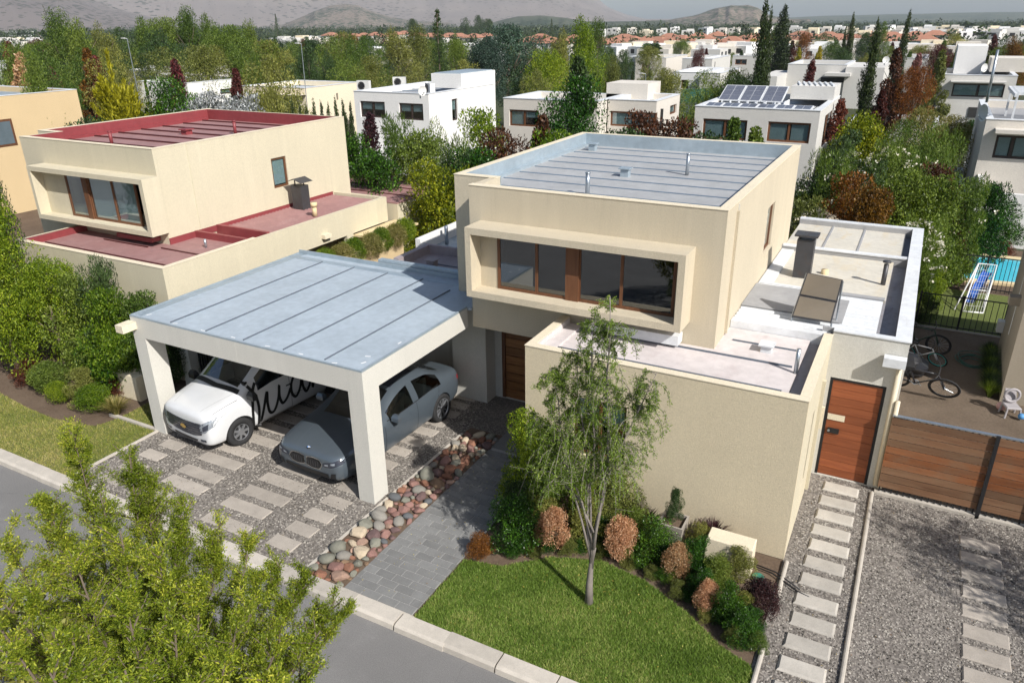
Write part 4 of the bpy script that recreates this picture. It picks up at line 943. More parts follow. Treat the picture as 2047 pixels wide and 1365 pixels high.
bx.box(X0, X1, YP, ny0 - .001, Z1 - .13, Z1); bx.box(X0, X1, YP, ny0 - .001, Z0, Z0 + .13); bx.box(X0, X0 + .12, YP, ny0 - .001, Z0 + .13, Z1 - .13); bx.box(X1 - .14, X1, YP, ny0 - .001, Z0 + .13, Z1 - .13)
bx.build('window_surround', M['cream2'], Nb)
yg = 12.72; wl, w2, w3, we = (aty(px, 410, yg)[0] for px in (143, 186, 232, 278)); we = min(we, X1 - .15)
b_ = MB(); b_.box(X0 + .12, wl, yg, yg + .05, Z0 + .13, Z1 - .13); b_.build('window_side_panel', M['cream2'], Nb)
window(Nb, 'x', yg, 0.16, wl, we, Z0 + .13, Z1 - .13, 3, M['brownframe'], 0.06, drop=[0, .97, .97], inset=-0.02, mull=[wl, w2, w3, we])
pp = MB(); pp.box(w2 - .2, w2, yg - .06, yg - .021, Z0 + .13, Z1 - .13); pp.build('window_post', M['brownframe'], Nb)
window(Nb, 'y', nx1, -0.16, *nw, 1, M['brownframe'], 0.06, drop=0.9, inset=0.03)
jt = MB(); jt.box(nx1, nx1 + .012, ny0 + 1.05, ny0 + 1.09, 2.8, 5.24); jt.build('downpipe', M['cream2'], Nb)
sf = MB(); sf.box(-19.0, -17.6, ny0 - .32, ny0 - .02, 2.84, 2.96); sf.build('sill_flashing', M['redv'], Nb)
# lower wing of the red-roofed house
w = MB(); qx0, qx1, qy0, qy1, qz = -21.0, -15.2, 11.02, 19.7, 2.91
w.box(qx0, qx1, qy0, qy0 + .14, 0, qz); w.box(qx0, qx0 + .14, qy0 + .14, 13.0, 0, qz); w.box(qx1 - .14, qx1, qy0 + .14, 14.0, 0, qz); w.box(qx1 - .14, qx1, 14.0, qy1, 2.1, qz - .02); w.box(nx1, qx1 - .14, qy1 - .14, qy1, 0, qz - .02)
w.box(qx1 - .14, qx1, 17.6, 17.9, 0, 2.1)
w.build('lower_wall', M['cream2'], Nb)
r_ = MB(); r_.box(qx0 + .14, qx1 - .14, qy0 + .14, 13.75, 2.70, 2.75); r_.build('lower_red_roof', M['red'], Nb)
s_ = MB(); s_.box(qx0 + .4, qx1 - .2, 11.55, 11.58, 2.75, 2.78); s_.box(nx1 + .1, qx1 - .2, 12.55, 12.58, 2.75, 2.78); s_.box(qx0 + 1.6, nx1 - .3, 12.45, 12.48, 2.75, 2.78); s_.build('standing_seam', M['redseam'], Nb)
r_ = MB(); n = 34; vs = []; fs = []
for i in range(n * 2 + 1):
    y = 14.6 + (qy1 - .2 - 14.6) * i / (n * 2); z = 2.80 + (0.03 if i % 2 else 0); vs += [(nx1 + .01, y, z), (qx1 - .16, y, z)]
    if i: k = 2 * i; fs.append((k - 2, k - 1, k + 1, k))
r_.add(vs, fs); r_.build('ribbed_red_roof', M['red'], Nb)
f_ = MB(); f_.box(nx1 + .01, qx1 - .141, 13.75, 13.85, 2.62, 2.93); f_.box(nx1 + .01, qx1 - .141, 14.5, 14.6, 2.62, 2.93); f_.box(qx0 + .141, qx0 + .26, qy0 + .15, 12.9, 2.75, 2.92); f_.box(nx1 + .002, nx1 + .03, ny0, qy1 - .2, 2.75, 2.92); f_.box(qx1 - .165, qx1 - .141, qy0 + .15, 13.7, 2.75, 2.92); f_.box(nx1 + .01, qx1 - .141, 13.85, 14.5, 2.5, 2.55); f_.build('red_flashing', M['redv'], Nb)['kind'] = 'stuff'
c_ = MB(); c_.box(qx0 - .01, qx1 + .01, qy0 - .01, qy0 + .15, qz, qz + .012); c_.box(qx1 - .15, qx1 + .01, qy0 + .152, 14.0, qz, qz + .012); c_.build('parapet_cap', M['blockw'], Nb)
m = MB(); m.box(-17.0, -16.6, 17.3, 17.65, 2.8, 3.55); m.box(-17.05, -16.55, 17.25, 17.7, 3.64, 3.66)
m.v = m.v[:8]; m.f = m.f[:6]; m.mi = m.mi[:6]
m.add([(-17.12, 17.2, 3.66), (-16.8, 17.2, 3.78), (-16.48, 17.2, 3.66), (-17.12, 17.75, 3.66), (-16.8, 17.75, 3.78), (-16.48, 17.75, 3.66)], [(0, 1, 4, 3), (1, 2, 5, 4)])
for a in (-16.98, -16.62): m.box(a - .012, a + .012, 17.46, 17.49, 3.55, 3.68)
m.build('chimney', M['chim'], Nb)
p = at(630, 432, 2.83); m = MB(); m.cyl(p[0], p[1], 2.83, 3.12, 0.07, 12); m.cyl(p[0], p[1], 3.12, 3.24, 0.10, 12); m.build('vent_pot', M['clay'], Nb, True)
p = at(412, 495, 2.75); m = MB(); m.cyl(p[0], p[1], 2.75, 2.98, 0.035, 10); m.build('vent_pipe', M['steel'], Nb, True)
m = MB(); m.box(-15.2, -15.05, 16.45, 16.75, 2.28, 2.40); m.build('rain_spout', M['blockw'], Nb)
m = MB(); m.box(nx1, -15.0, 20.0, 24.0, 0, 2.6); m.box(-19.5, nx1, 20.6, 24.0, 0, 2.6); m.build('rear_wall', M['cream2'], Nb)
m = MB(); m.box(nx1, -15.0, 20.0, 24.0, 2.6, 2.64); m.box(-19.5, nx1, 20.6, 24, 2.6, 2.64); m.build('rear_red_roof', M['red'], Nb)
m = MB()
for i in range(3): m.box(-19.4, -15.1, 21.0 + i, 21.03 + i, 2.64, 2.67)
m.build('standing_seam', M['redseam'], Nb)
m = MB(); m.box(-15.2, -14.2, 17.9, 20.0, 2.0, 2.06); m.build('porch_awning', M['clay'], Nb)

# ------------------------------------------------------------------ generic flat-roofed houses of the estate
def flat_house(label, x0, x1, y0, y1, top, mat, wins=(), rwins=(), roofm='zinc2', group=None, z0=0.0, frame='brownframe', name='flat_roof_house', seams=True, drop=0.9):
    h = thing(name, label, 'house', ((x0 + x1) / 2, (y0 + y1) / 2, 0), group=group); CLUSTERS.append([h])
    t = 0.2; w = MB(); wins = [tuple(a[:4]) for a in wins]; rwins = [tuple(a[:4]) for a in rwins]
    wall(w, 'x', y0, t, x0, x1, z0, top, wins); wall(w, 'y', x1, -t, y0 + t, y1, z0, top, rwins)
    w.box(x0, x0 + t, y0 + t, y1, z0, top); w.box(x0 + t, x1 - t, y1 - t, y1, z0, top); w.build('wall', mat, h)
    r = MB(); r.box(x0 + t, x1 - t, y0 + t, y1 - t, top - .3, top - .24); ro = r.build('roof', M[roofm], h)
    if seams:
        s = MB(); y = y0 + 0.8
        while y < y1 - .4: s.box(x0 + t + .1, x1 - t - .1, y, y + .05, top - .24, top - .2); y += 0.85
        s.build('standing_seam', M['seam2'], ro)
    c = MB(); c.box(x0 - .02, x1 + .02, y0 - .02, y0 + t, top, top + .02); c.box(x1 - t, x1 + .02, y0 + t, y1, top, top + .02); c.box(x0 - .02, x0 + t, y0 + t, y1, top, top + .02); c.box(x0 + t, x1 - t, y1 - t, y1 + .02, top, top + .02); c.build('parapet_cap', M['whitemetal'], h)
    for a in wins: window(h, 'x', y0, t, *a, 2 if a[1] - a[0] > 0.8 else 1, M[frame], 0.07, drop=drop, inset=0.06)
    for a in rwins: window(h, 'y', x1, -t, *a, 2 if a[1] - a[0] > 1.2 else 1, M[frame], 0.07, drop=drop, inset=0.06)
    return h
def block(h, x0, x1, y0, y1, z0, z1, mat, name='block'):
    m = MB(); m.box(x0, x1, y0, y1, z0, z1); return m.build(name, mat, h)
def ac_unit(x, y, z, label, rz=0.0, s=1.0):
    o = thing('air_conditioner', label, 'air conditioner', (x, y, z), rz, 'air conditioners on the roofs', world=False); o.scale = (s,) * 3; CLUSTERS[-1].append(o)
    m = MB(); m.box(-.38, .38, -.15, .15, 0.05, .6); m.box(-.3, -.25, -.14, .14, 0, .05); m.box(.25, .3, -.14, .14, 0, .05); m.build('casing', M['whiteplas'], o)
    m = MB(); m.torus((-.08, -.155, .33), .2, .02, 'y', 20, 6); m.tube([(-.08, -.15, .33), (-.08, -.16, .33)], .17, 20); m.build('fan_grille', M['iron'], o); return o
def dish(x, y, z, r, label, rz=0.0):
    o = thing('satellite_dish', label, 'satellite dish', (x, y, z), rz, 'satellite dishes', world=False); CLUSTERS[-1].append(o)
    m = MB(); n = 20; vs = [(0, 0, 0)]; fs = []
    for k_ in (1, 2, 3):
        for i in range(n):
            a = 6.283 * i / n; q = r * k_ / 3; vs.append((q * math.cos(a), -0.0 - 0.25 * q * q / r, q * math.sin(a)))
    for i in range(n):
        fs.append((0, 1 + i, 1 + (i + 1) % n))
        for k_ in (0, 1): fs.append((1 + k_ * n + i, 1 + (k_ + 1) * n + i, 1 + (k_ + 1) * n + (i + 1) % n, 1 + k_ * n + (i + 1) % n))
    m.add([(x_, y_, z_ + r * 1.5) for x_, y_, z_ in vs], fs); m.build('reflector', M['whiteplas'], o, True)
    m = MB(); m.tube([(0, .12, 0), (0, .12, r * 1.2), (0, .02, r * 1.5)], .03, 8); m.tube([(0, 0, r * .6), (0, -r * .8, r * 1.2)], .015, 6); m.box(-.04, .04, -r * .85, -r * .75, r * 1.15, r * 1.27); m.build('mast', M['steel'], o); return o
A_ = aty
# white house
y = 28.45
hw = flat_house('white two-storey house with two front windows and air conditioners on its roof', -23.35, -19.25, y, 34.4, 5.25, M['white'], [fw(y, 719, 202, 771, 237), fw(y, 797, 206, 847, 242)], [rw(-19.25, 903, 199, 916, 240)], frame='darkframe', drop=[.5, .5])
block(hw, -20.9, -19.25, 31.2, 34.4, 5.27, 5.9, M['white'], 'roof_block'); block(hw, -20.8, -19.35, 31.3, 34.3, 5.9, 5.93, M['flash'], 'roof_block_top')
block(hw, -23.3, -18.6, 27.3, 28.4, 0, 2.5, M['white'], 'ground_floor')
for px, py, l, rz in ((728, 180, 'white air conditioner on the front left corner of the white house roof', 0.2), (799, 172, 'white air conditioner at the middle back of the white house roof', 0.4), (860, 186, 'white air conditioner beside the raised block on the white house roof', -0.6)):
    p = at(px, py, 5.1); ac_unit(p[0], p[1], 5.02, l, rz, 0.85)
p = at(842, 166, 5.9); dish(p[0], p[1], 5.3, 0.2, 'white satellite dish on the white house roof beside its raised block', 1.2)
# beige pair behind the leafy tree
y = 28.1
hb = flat_house('beige two-storey house left of and behind the dark leafy tree', -15.35, -11.25, y, 31.4, 5.25, M['beige'], [fw(y, 1018, 219, 1077, 255)], [], roofm='whitemetal', drop=[1, .45])
y = 29.1
hb2 = flat_house('beige two-storey house with white slatted roof right of the dark leafy tree', -11.2, -9.22, y, 32.2, 5.25, M['beige'], [fw(y, 1220, 222, 1310, 257)], [rw(-9.22, 1340, 212, 1352, 226)], roofm='whitemetal')
block(hb2, -12.1, -10.3, 31.2, 32.9, 4.6, 5.7, M['beige'], 'roof_block')
m = MB()
for i in range(9): m.box(-11.1 + i * .2, -11.0 + i * .2, 29.3, 29.9, 5.02, 5.06, rot=0.3)
m.build('roof_slats', M['whitemetal'], hb2)
# solar house
y = 27.98
hs_ = flat_house('pale grey two-storey house with rows of solar panels on its roof', -7.42, -3.18, y, 33.7, 5.25, M['grey'], [fw(y, 1406, 237, 1490, 282), fw(y, 1536, 243, 1616, 288)], [rw(-3.18, 1650, 232, 1658, 280)], roofm='whitemetal', seams=False)
block(hs_, -4.75, -3.2, 31.6, 33.6, 5.27, 5.75, M['grey'], 'roof_block')
m = MB()
for i in range(7): m.box(-4.65 + i * .2, -4.58 + i * .2, 31.8, 33.3, 5.75, 5.8, rot=0.2)
m.build('roof_slats', M['whitemetal'], hs_)
sp_m = sheet('solar_cell_glass', (0.115, 0.125, 0.16), 0.25, 0, 0.1)
def pv_panel(cx, cy, cz_, w_, d_, tilt, label, grp):
    o = thing('solar_panel', label, 'solar panel', (cx, cy, cz_), 0, grp, world=False); CLUSTERS[-1].append(o)
    ct, st = math.cos(tilt), math.sin(tilt)
    def T(x, y, z): return (x, y * ct - z * st, y * st + z * ct)
    m = MB(); vs = [T(x, y, z) for z in (-.02, .02) for y in (-d_ / 2, d_ / 2) for x in (-w_ / 2, w_ / 2)]; m.add(vs, [(0, 2, 3, 1), (4, 5, 7, 6), (0, 1, 5, 4), (1, 3, 7, 5), (3, 2, 6, 7), (2, 0, 4, 6)]); m.build('frame', M['whitemetal'], o)
    k = .03; g_ = MB()
    for i in range(2):
        for j in range(3):
            x0 = -w_ / 2 + k + i * (w_ - 2 * k) / 2; x1 = x0 + (w_ - 2 * k) / 2 - .012; y0 = -d_ / 2 + k + j * (d_ - 2 * k) / 3; y1 = y0 + (d_ - 2 * k) / 3 - .012
            g_.add([T(x0, y0, .024), T(x1, y0, .024), T(x1, y1, .024), T(x0, y1, .024)], [(0, 1, 2, 3)])
    g_.build('cells', sp_m, o)
for i, nm in enumerate(('first', 'second', 'third', 'fourth', 'fifth', 'sixth')):
    pv_panel(-6.95 + i * .62, 28.75, 5.22, .6, .95, 0.10, f'{nm} solar panel from the left in the low front row', 'solar panels on the pale grey house')
for i, nm in enumerate(('left', 'middle', 'right')):
    pv_panel(-6.85 + i * .80, 31.2, 5.46, .78, 1.35, 0.34, f'{nm} one of three tilted solar panels in the raised back row', 'solar panels on the pale grey house')
m = MB()
for i in range(8): m.box(-7.1 + i * .33, -7.07 + i * .33, 30.5, 31.8, 5.02, 5.25)
m.build('panel_rail', M['whitemetal'], hs_)
# annexe of the solar house
ha = flat_house('low white annexe with an air conditioner right of the pale grey solar panel house', -3.0, -1.2, 29.5, 33.0, 2.95, M['white'], [], [], roofm='whitemetal', name='low_annexe', seams=False)
p = at(1737, 290, 3.0); ac_unit(p[0], p[1], 2.75, 'white air conditioner lying on the low annexe roof by the oleanders', 0.5)
# big grey house behind
y = 55.6
hg = flat_house('large grey house with a flat canopy over a shaded window behind the solar panel house', -8.75, -5.1, y, 61, 5.25, M['grey'], [], [], seams=False)
block(hg, -9.9, -8.75, 52, 58, 0, 4.7, M['grey'], 'left_wing'); block(hg, -5.1, -2.85, 55.0, 61, 0, 5.15, M['grey'], 'right_wing')
q = fw(54.6, 1650, 146, 1700, 153); block(hg, q[0], q[1], 54.3, 55.6, q[2], q[3], M['grey'], 'canopy')
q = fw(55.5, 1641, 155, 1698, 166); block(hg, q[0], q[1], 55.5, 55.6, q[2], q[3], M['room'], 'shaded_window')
q = fw(52, 1541, 153, 1546, 178); block(hg, -9.8, -9.45, 51.9, 52, q[2], q[3], M['room'], 'window_dark')
p = at(1568, 150, 4); ac_unit(p[0], 51.7, 3.9, 'white air conditioner on the wall of the large grey house beside the cypress')
p = at(1771, 118, 5.6); dish(p[0], p[1], 5.2, 0.22, 'round white satellite dish on the flat roof behind the leaning cypress', 0.4)
hg2 = flat_house('grey house with a satellite dish behind the leaning cypress', -3.2, -0.6, 60, 66, 5.5, M['grey'], [], [], seams=False)
# long-window house at the right
y = 47.9
hr = flat_house('pale house with a long framed upper window and ribbed roof edge at the right', 0.32, 3.75, y, 53.5, 5.25, M['grey'], [fw(y, 1906, 167, 2004, 196)], [], seams=False, frame='darkframe')
q = fw(y - .4, 1901, 162, 2012, 167); block(hr, q[0], q[1], y - .45, y, q[2], q[3], M['grey'], 'window_hood')
block(hr, 0.05, .32, 50, 54, 0, 5.1, M['grey'], 'side_wall'); block(hr, 2.6, 4.3, 51, 54, 5.25, 5.95, M['beige'], 'roof_block'); block(hr, .9, 2.4, 53, 57, 5.0, 6.5, M['white'], 'white_roof_block')
q = fw(47, 1938, 218, 1965, 240); block(hr, .32, 3.7, y - .02, y - .01, q[2] - .1, q[3] + .1, M['grey'], 'lower_wall'); block(hr, q[0], q[1], y - .06, y - .02, q[2], q[3], M['room'], 'lower_window')
p = at(1978, 160, 5.3); dish(p[0] - .1, 49.5, 5.2, 0.22, 'grey satellite dish on the roof of the long-window house', 0.8)
hl = flat_house('low grey flat-roofed wing in front of the long-window house', -3.6, .6, 44.5, 50, 2.9, M['grey'], [], [], name='low_annexe', seams=False)
# near right house with balcony
y = 27.6
hn = flat_house('beige house with a hooded window and louvred pergola at the right edge', 1.62, 6.5, y, 34, 5.25, M['beige'], [fw(y, 1993, 270, 2052, 320)], [], seams=False, frame='darkframe', roofm='greyroof')
q = fw(y - .4, 1991, 259, 2060, 270); block(hn, q[0], 6, y - .45, y, q[2], q[3], M['beige'], 'window_hood')
m = MB(); m.box(1.72, 1.87, y - 1.5, y, 0, 3.6); m.box(1.87, 6, y - 1.5, y - 1.35, 0, 3.35); m.build('balcony_wall', M['white'], hn)
m = MB()
for i in range(10): m.box(2.35, 4.6, 28.4 + i * .28, 28.5 + i * .28, 5.9, 5.98)
m.box(2.25, 2.35, 28.3, 31.3, 5.85, 5.95); m.box(2.3, 2.36, 28.35, 28.42, 5.0, 5.9); m.box(2.3, 2.36, 31, 31.07, 5.0, 5.9); m.build('pergola', M['whitemetal'], hn)
p = at(1968, 232, 5.3); dish(p[0], p[1], 5.0, 0.26, 'dark satellite dish on the roof corner of the beige house at the right edge', -1.1)
hn2 = flat_house('low white roof and blinds left of the beige house at the right edge', 0.35, 1.55, 29, 33.5, 2.8, M['white'], [], [], roofm='whitemetal', name='low_annexe')
p = at(1943, 338, 1.2); ac_unit(p[0], p[1], .9, 'white air conditioner among the oleanders below the low white roof', 0.1)
p = at(1957, 300, 1.6); ac_unit(p[0], p[1], 2.6, 'white air conditioner on the low white roof beside the beige house', 1.4)
# left side houses
ht = flat_house('tan two-storey house with a blue-grey roof cut by the left edge', -38.5, -31.5, 16.9, 24.2, 5.25, M['tan'], [], [], seams=False, roofm='flash')
ht2 = at(153, 179.4, 5.25)
def shift_house(h, dx, dy): h.location.x += dx; h.location.y += dy
shift_house(ht, ht2[0] + 31.5, ht2[1] - 24.2)
tw = MB(); q = rw(ht2[0] + .01, -30, 243, 36, 290); tw.box(ht2[0] - .02, ht2[0] + .02, q[0], q[1], q[2], q[3]); o = tw.build('window_frame', M['brownframe'], ht, off=(ht.location.x, ht.location.y, 0)); tw = MB(); tw.box(ht2[0] + .02, ht2[0] + .03, q[0] + .1, q[1] - .1, q[2] + .1, q[3] - .1); tw.build('pane', plain('blue_grey_window', (0.10, 0.13, 0.15), 0.1), o, off=(ht.location.x, ht.location.y, 0))
y = 29.13
h8 = flat_house('white low house with a strip window behind the golden conifer', -39.2, -35.1, y, 33.4, 5.25, M['white'], [], [rw(-35.1, 440, 179, 470, 186)], roofm='whitemetal', frame='darkframe')
y = 28.9
h9 = flat_house('cream house with a shaded veranda behind the red roof', -30.8, -26.7, y, 32.9, 5.25, M['blockw'], [fw(y, 506, 193, 583, 216)], [rw(-26.7, 672, 187, 677, 200)], roofm='whitemetal', frame='darkframe')
q = fw(y - .4, 496, 186, 602, 191); block(h9, q[0], q[1], y - .6, y, q[2], q[3], M['blockw'], 'canopy')
for (px0, px1, py, d, l, m_, hh) in ((228, 320, 141, 6, 'pinkish flat-roofed house with rooftop units behind the golden conifer', 'beige', 5.25), (322, 345, 149, 5, 'pinkish low house end with a dark unit behind the bright green tree', 'beige', 5.25), (0, 60, 122, 6, 'white boxy house at the left edge behind the tan house', 'white', 5.25), (20, 128, 133, 6, 'white stepped house behind the dark red tree', 'white', 5.25), (120, 150, 155, 5, 'small beige house end between the red trees', 'beige', 4.4)):
    a = at(px0, py, hh); b2 = at(px1, py + 2, hh); yy = b2[1]; flat_house(l, a[0], aty(px1, py, yy)[0], yy, yy + d, hh, M[m_], [], [], roofm='whitemetal', seams=False)
p = at(240, 137, 5.4); dish(p[0], p[1], 5.2, .25, 'white satellite dish on the pinkish house behind the golden conifer', .5)
p = at(302, 140, 5.4); ac_unit(p[0], p[1], 5.2, 'dark-faced air conditioner on the pinkish house behind the golden conifer', .2, .8)
# mid-distance houses right of centre
MID = [  # px0, px1, py(front roof line), depth, material, label, windows
 (1271, 1332, 116, 6, 'beige', 'tan two-storey house with a tall window in front of the palm', [(1283, 126, 1292, 147)]),
 (1256, 1272, 114, 5, 'grey', 'narrow grey wing left of the tan house in front of the palm', [(1258, 124, 1268, 132)]),
 (1364, 1424, 118, 6, 'grey', 'light grey house with roof antennae right of the tan house', [(1399, 127, 1404, 134)]),
 (1345, 1400, 145, 5, 'white', 'low white house with a carport opening above the green screen', [(1362, 160, 1375, 178)]),
 (1400, 1440, 147, 5, 'grey', 'low white flat building behind the green screen', []),
 (1400, 1423, 118, 6, 'white', 'white house with a small dark strip window beside the twin cypresses', [(1400, 127, 1423, 133)]),
 (1466, 1512, 94, 6, 'white', 'white house with a band of windows left of the tallest cypress', [(1470, 100, 1508, 108)]),
 (1465, 1512, 112, 4, 'grey', 'grey curved-roof house with wide glazing left of the tallest cypress', [(1470, 119, 1492, 130)]),
 (1424, 1463, 98, 6, 'white', 'white stepped house above the small dark strip window', []),
 (1368, 1420, 97, 6, 'beige', 'beige rooftop house behind the light grey house', []),
 (1340, 1368, 92, 6, 'beige', 'beige block with small roof boxes behind the palm', []),
 (1210, 1248, 84, 6, 'white', 'white house right of the tall yellow-green tree', [(1228, 92, 1236, 98)]),
 (1219, 1262, 101, 6, 'white', 'white house half hidden by the tall yellow-green tree', [(1225, 110, 1232, 118)]),
 (1070, 1100, 85, 6, 'white', 'small white house between the blue-green tree and the yellow-green tree', []),
 (885, 965, 90, 8, 'white', 'white house behind the dark conifer spire', []),
 (905, 950, 108, 6, 'white', 'white house wall right of the dark conifer spire', []),
 (710, 780, 97, 8, 'beige', 'beige flat house left of the dark conifer spire', []),
 (650, 700, 98, 8, 'white', 'white flat house behind the middle lamp post', []),
 (560, 625, 74, 10, 'white', 'long white roofs above the trees left of centre', []),
 (545, 600, 84, 8, 'white', 'white boxy house among the trees left of centre', []),
 (0, 34, 64, 8, 'white', 'white house at the far left edge above the trees', []),
 (10, 60, 72, 8, 'white', 'white terraced house at the far left', []),
 (30, 75, 84, 8, 'beige', 'cream terraced house at the far left above the orange tree', []),
 (205, 235, 82, 8, 'white', 'white house glimpsed between the left trees by the lamp post', []),
 (1815, 1862, 105, 6, 'beige', 'cream house with white roof boxes behind the pink tree', []),
 (1862, 1900, 104, 6, 'tan', 'yellowish house wall right of the pink tree', []),
 (1700, 1730, 86, 6, 'beige', 'beige house right of the thin cypress pair', []),
 (1820, 1856, 74, 8, 'beige', 'beige house with a dark opening behind the tall right cypress', []),
 (1865, 1895, 78, 8, 'white', 'white house between the right cypress and the olive tree', []),
 (1925, 1955, 76, 8, 'white', 'white house right of the olive tree', []),
 (1930, 1952, 83, 6, 'white', 'white lower house beside the wine-red tree', []),
 (1995, 2025, 84, 8, 'white', 'white house at the right behind the wine-red tree', []),
 (2000, 2040, 75, 8, 'beige', 'cream long house at the right above the bronze tree', []),
 (1935, 1982, 114, 6, 'white', 'white roof block behind the long-window house', []),
]
for (p0, p1, py, d, m_, l, ws) in MID:
    hh = 5.25; a = at(p0, py, hh); b2 = at(p1, py, hh); yy = (a[1] + b2[1]) / 2; xa, xb = aty(p0, py, yy)[0], aty(p1, py, yy)[0]
    flat_house(l, xa, xb, yy, yy + d, hh, M[m_], [fw(yy, *q) for q in ws], [], roofm='whitemetal', seams=False, drop=0)
for cl in CLUSTERS:            # each house stands on the falling land, with what is on its roof
    y_ = cl[0].location.y
    if y_ < 26.5: continue
    k_ = kfac(y_ - 2)
    for o in cl:
        o.location = (o.location.x * k_, o.location.y * k_, 8.2 + k_ * (o.location.z - 8.2)); o.scale = [s_ * k_ for s_ in o.scale]
# far houses: white boxes and orange-roofed villas in bands below the tree line
M['terracotta'] = sheet('terracotta_tiles', (0.36, 0.17, 0.11), 0.8, 0, 0.4, (0.42, 0.27, 0.2), .5)
g = rng(900)
def far_meshes():
    out = []
    for hip in (0, 1, 1):
        w_, d_ = (9, 8) if not hip else (10, 9); m = MB(); m.k = 0; m.box(-w_ / 2, w_ / 2, -d_ / 2, d_ / 2, 0, 5.0); m.k = 0
        if hip: m.add([(-w_ / 2 - .5, -d_ / 2 - .5, 5), (w_ / 2 + .5, -d_ / 2 - .5, 5), (w_ / 2 + .5, d_ / 2 + .5, 5), (-w_ / 2 - .5, d_ / 2 + .5, 5), (-1.5, 0, 7.0), (1.5, 0, 7.0)], [(0, 1, 5, 4), (2, 3, 4, 5), (1, 2, 5), (3, 0, 4), (3, 2, 1, 0)], 1)
        else: m.box(-1, 4.2, -1, 3.8, 5, 5.9, k=0); m.box(-w_ / 2 + .3, -1.2, -d_ / 2 + .3, d_ / 2 - .3, 5.0, 5.05, k=1)
        m.box(-3, -1.5, -d_ / 2 - .05, -d_ / 2, 3, 4.3, k=2); m.box(1.2, 3, -d_ / 2 - .05, -d_ / 2, 3, 4.3, k=2)
        o = m.build('far_house', [M['white'], M['whitemetal'] if not hip else M['terracotta'], M['room']]); me = o.data; bpy.data.objects.remove(o); out.append(me)
    return out
FM = far_meshes()
def far_house(px, py, kind, lab, s=1.0, D=420):
    ztop = 5.0 if kind == 0 else 6.2
    ex = py - (50.9 - px * .012); D = (D * 33 / max(14, ex)) if D else 0; D = min(900, D); p = far(px, py, D); o = bpy.data.objects.new('far_house', FM[kind]); COL.objects.link(o)
    o.location = (p[0], p[1], p[2] - ztop * s); o.rotation_euler = (0, 0, random.choice((0, 0, 0.3, -0.4, 1.57))); o.scale = (s,) * 3
    o.material_slots[0].link = 'OBJECT'; o.material_slots[0].material = random.choice((M['white'], M['beige'], M['grey'], M['blockw'], M['beige']))
    tag(o, lab, 'house', 'small orange-roofed villas in the far band' if kind else 'small white flat houses in the far band')
for px, py in [(x + random.uniform(-6, 6), 70 + random.uniform(-3, 5) - x * .004) for x in range(660, 990, 22)] + [(x + random.uniform(-8, 8), 73 + random.uniform(-5, 8) - (x - 1100) * .006) for x in range(1055, 1880, 24)] + [(x, 84 - (x - 1200) * .004 + random.uniform(-3, 4)) for x in range(1215, 1500, 40)]:
    far_house(px, py, 1, 'tiny orange-roofed villa in the far band of roofs below the tree line', random.uniform(.85, 1.1))
for px, py in [(x + random.uniform(-6, 6), 66 + random.uniform(-3, 4) - x * .006) for x in range(1200, 2047, 30)] + [(x + random.uniform(-6, 6), 63 - (x - 1700) * .008 + random.uniform(-2, 3)) for x in range(1720, 2047, 22)] + [(x, 80 + random.uniform(-6, 10)) for x in range(0, 80, 16)] + [(x, 90 + random.uniform(-6, 8)) for x in range(1230, 1500, 21)] + [(x, 92 + random.uniform(-8, 6)) for x in range(1560, 1960, 24)] + [(x, 76 + random.uniform(-3, 8)) for x in range(560, 660, 18)]:
    far_house(px, py, 0, 'tiny white flat-roofed house in the distant band of roofs', random.uniform(.8, 1.05))

# ------------------------------------------------------------------ hills
def hillmat(name, c1, c2, scrub, sc, dens):
    s = N(name); s.pr(0.95, 0, 0.1)
    col = s.ramp(s.noise(0.0016 * sc, 8, 0.65), [(0.3, c1), (0.68, c2)])
    col = s.mix(s.ramp(s.noise(0.006 * sc, 8, 0.7), [(0.60, (0, 0, 0)), (0.75, (0.5,) * 3)]), col, (0.30, 0.27, 0.22))
    v = s.n('TexVoronoi'); v.inputs['Scale'].default_value = 0.045 * sc; s.l(s.coord(), v.inputs['Vector'])
    nz = s.noise(0.003 * sc, 4, 0.6); th = s.n('Math', operation='LESS_THAN'); s.l(v.outputs['Distance'], th.inputs[0])
    mr = s.n('MapRange'); s.l(nz, mr.inputs[0]); mr.inputs[1].default_value = 0.3; mr.inputs[2].default_value = 0.7; mr.inputs[3].default_value = 0.12 * dens; mr.inputs[4].default_value = 0.5 * dens; s.l(mr.outputs[0], th.inputs[1])
    col = s.mix(th.outputs[0], col, scrub); s.color(col); return s.m
def noise1(x, seed):
    return sum(math.sin(x * f_ + seed * p) * a for f_, p, a in ((1.7, 1.3, .5), (3.9, 2.1, .3), (8.3, 3.7, .18), (17.1, 5.1, .1), (37, 7.7, .05)))
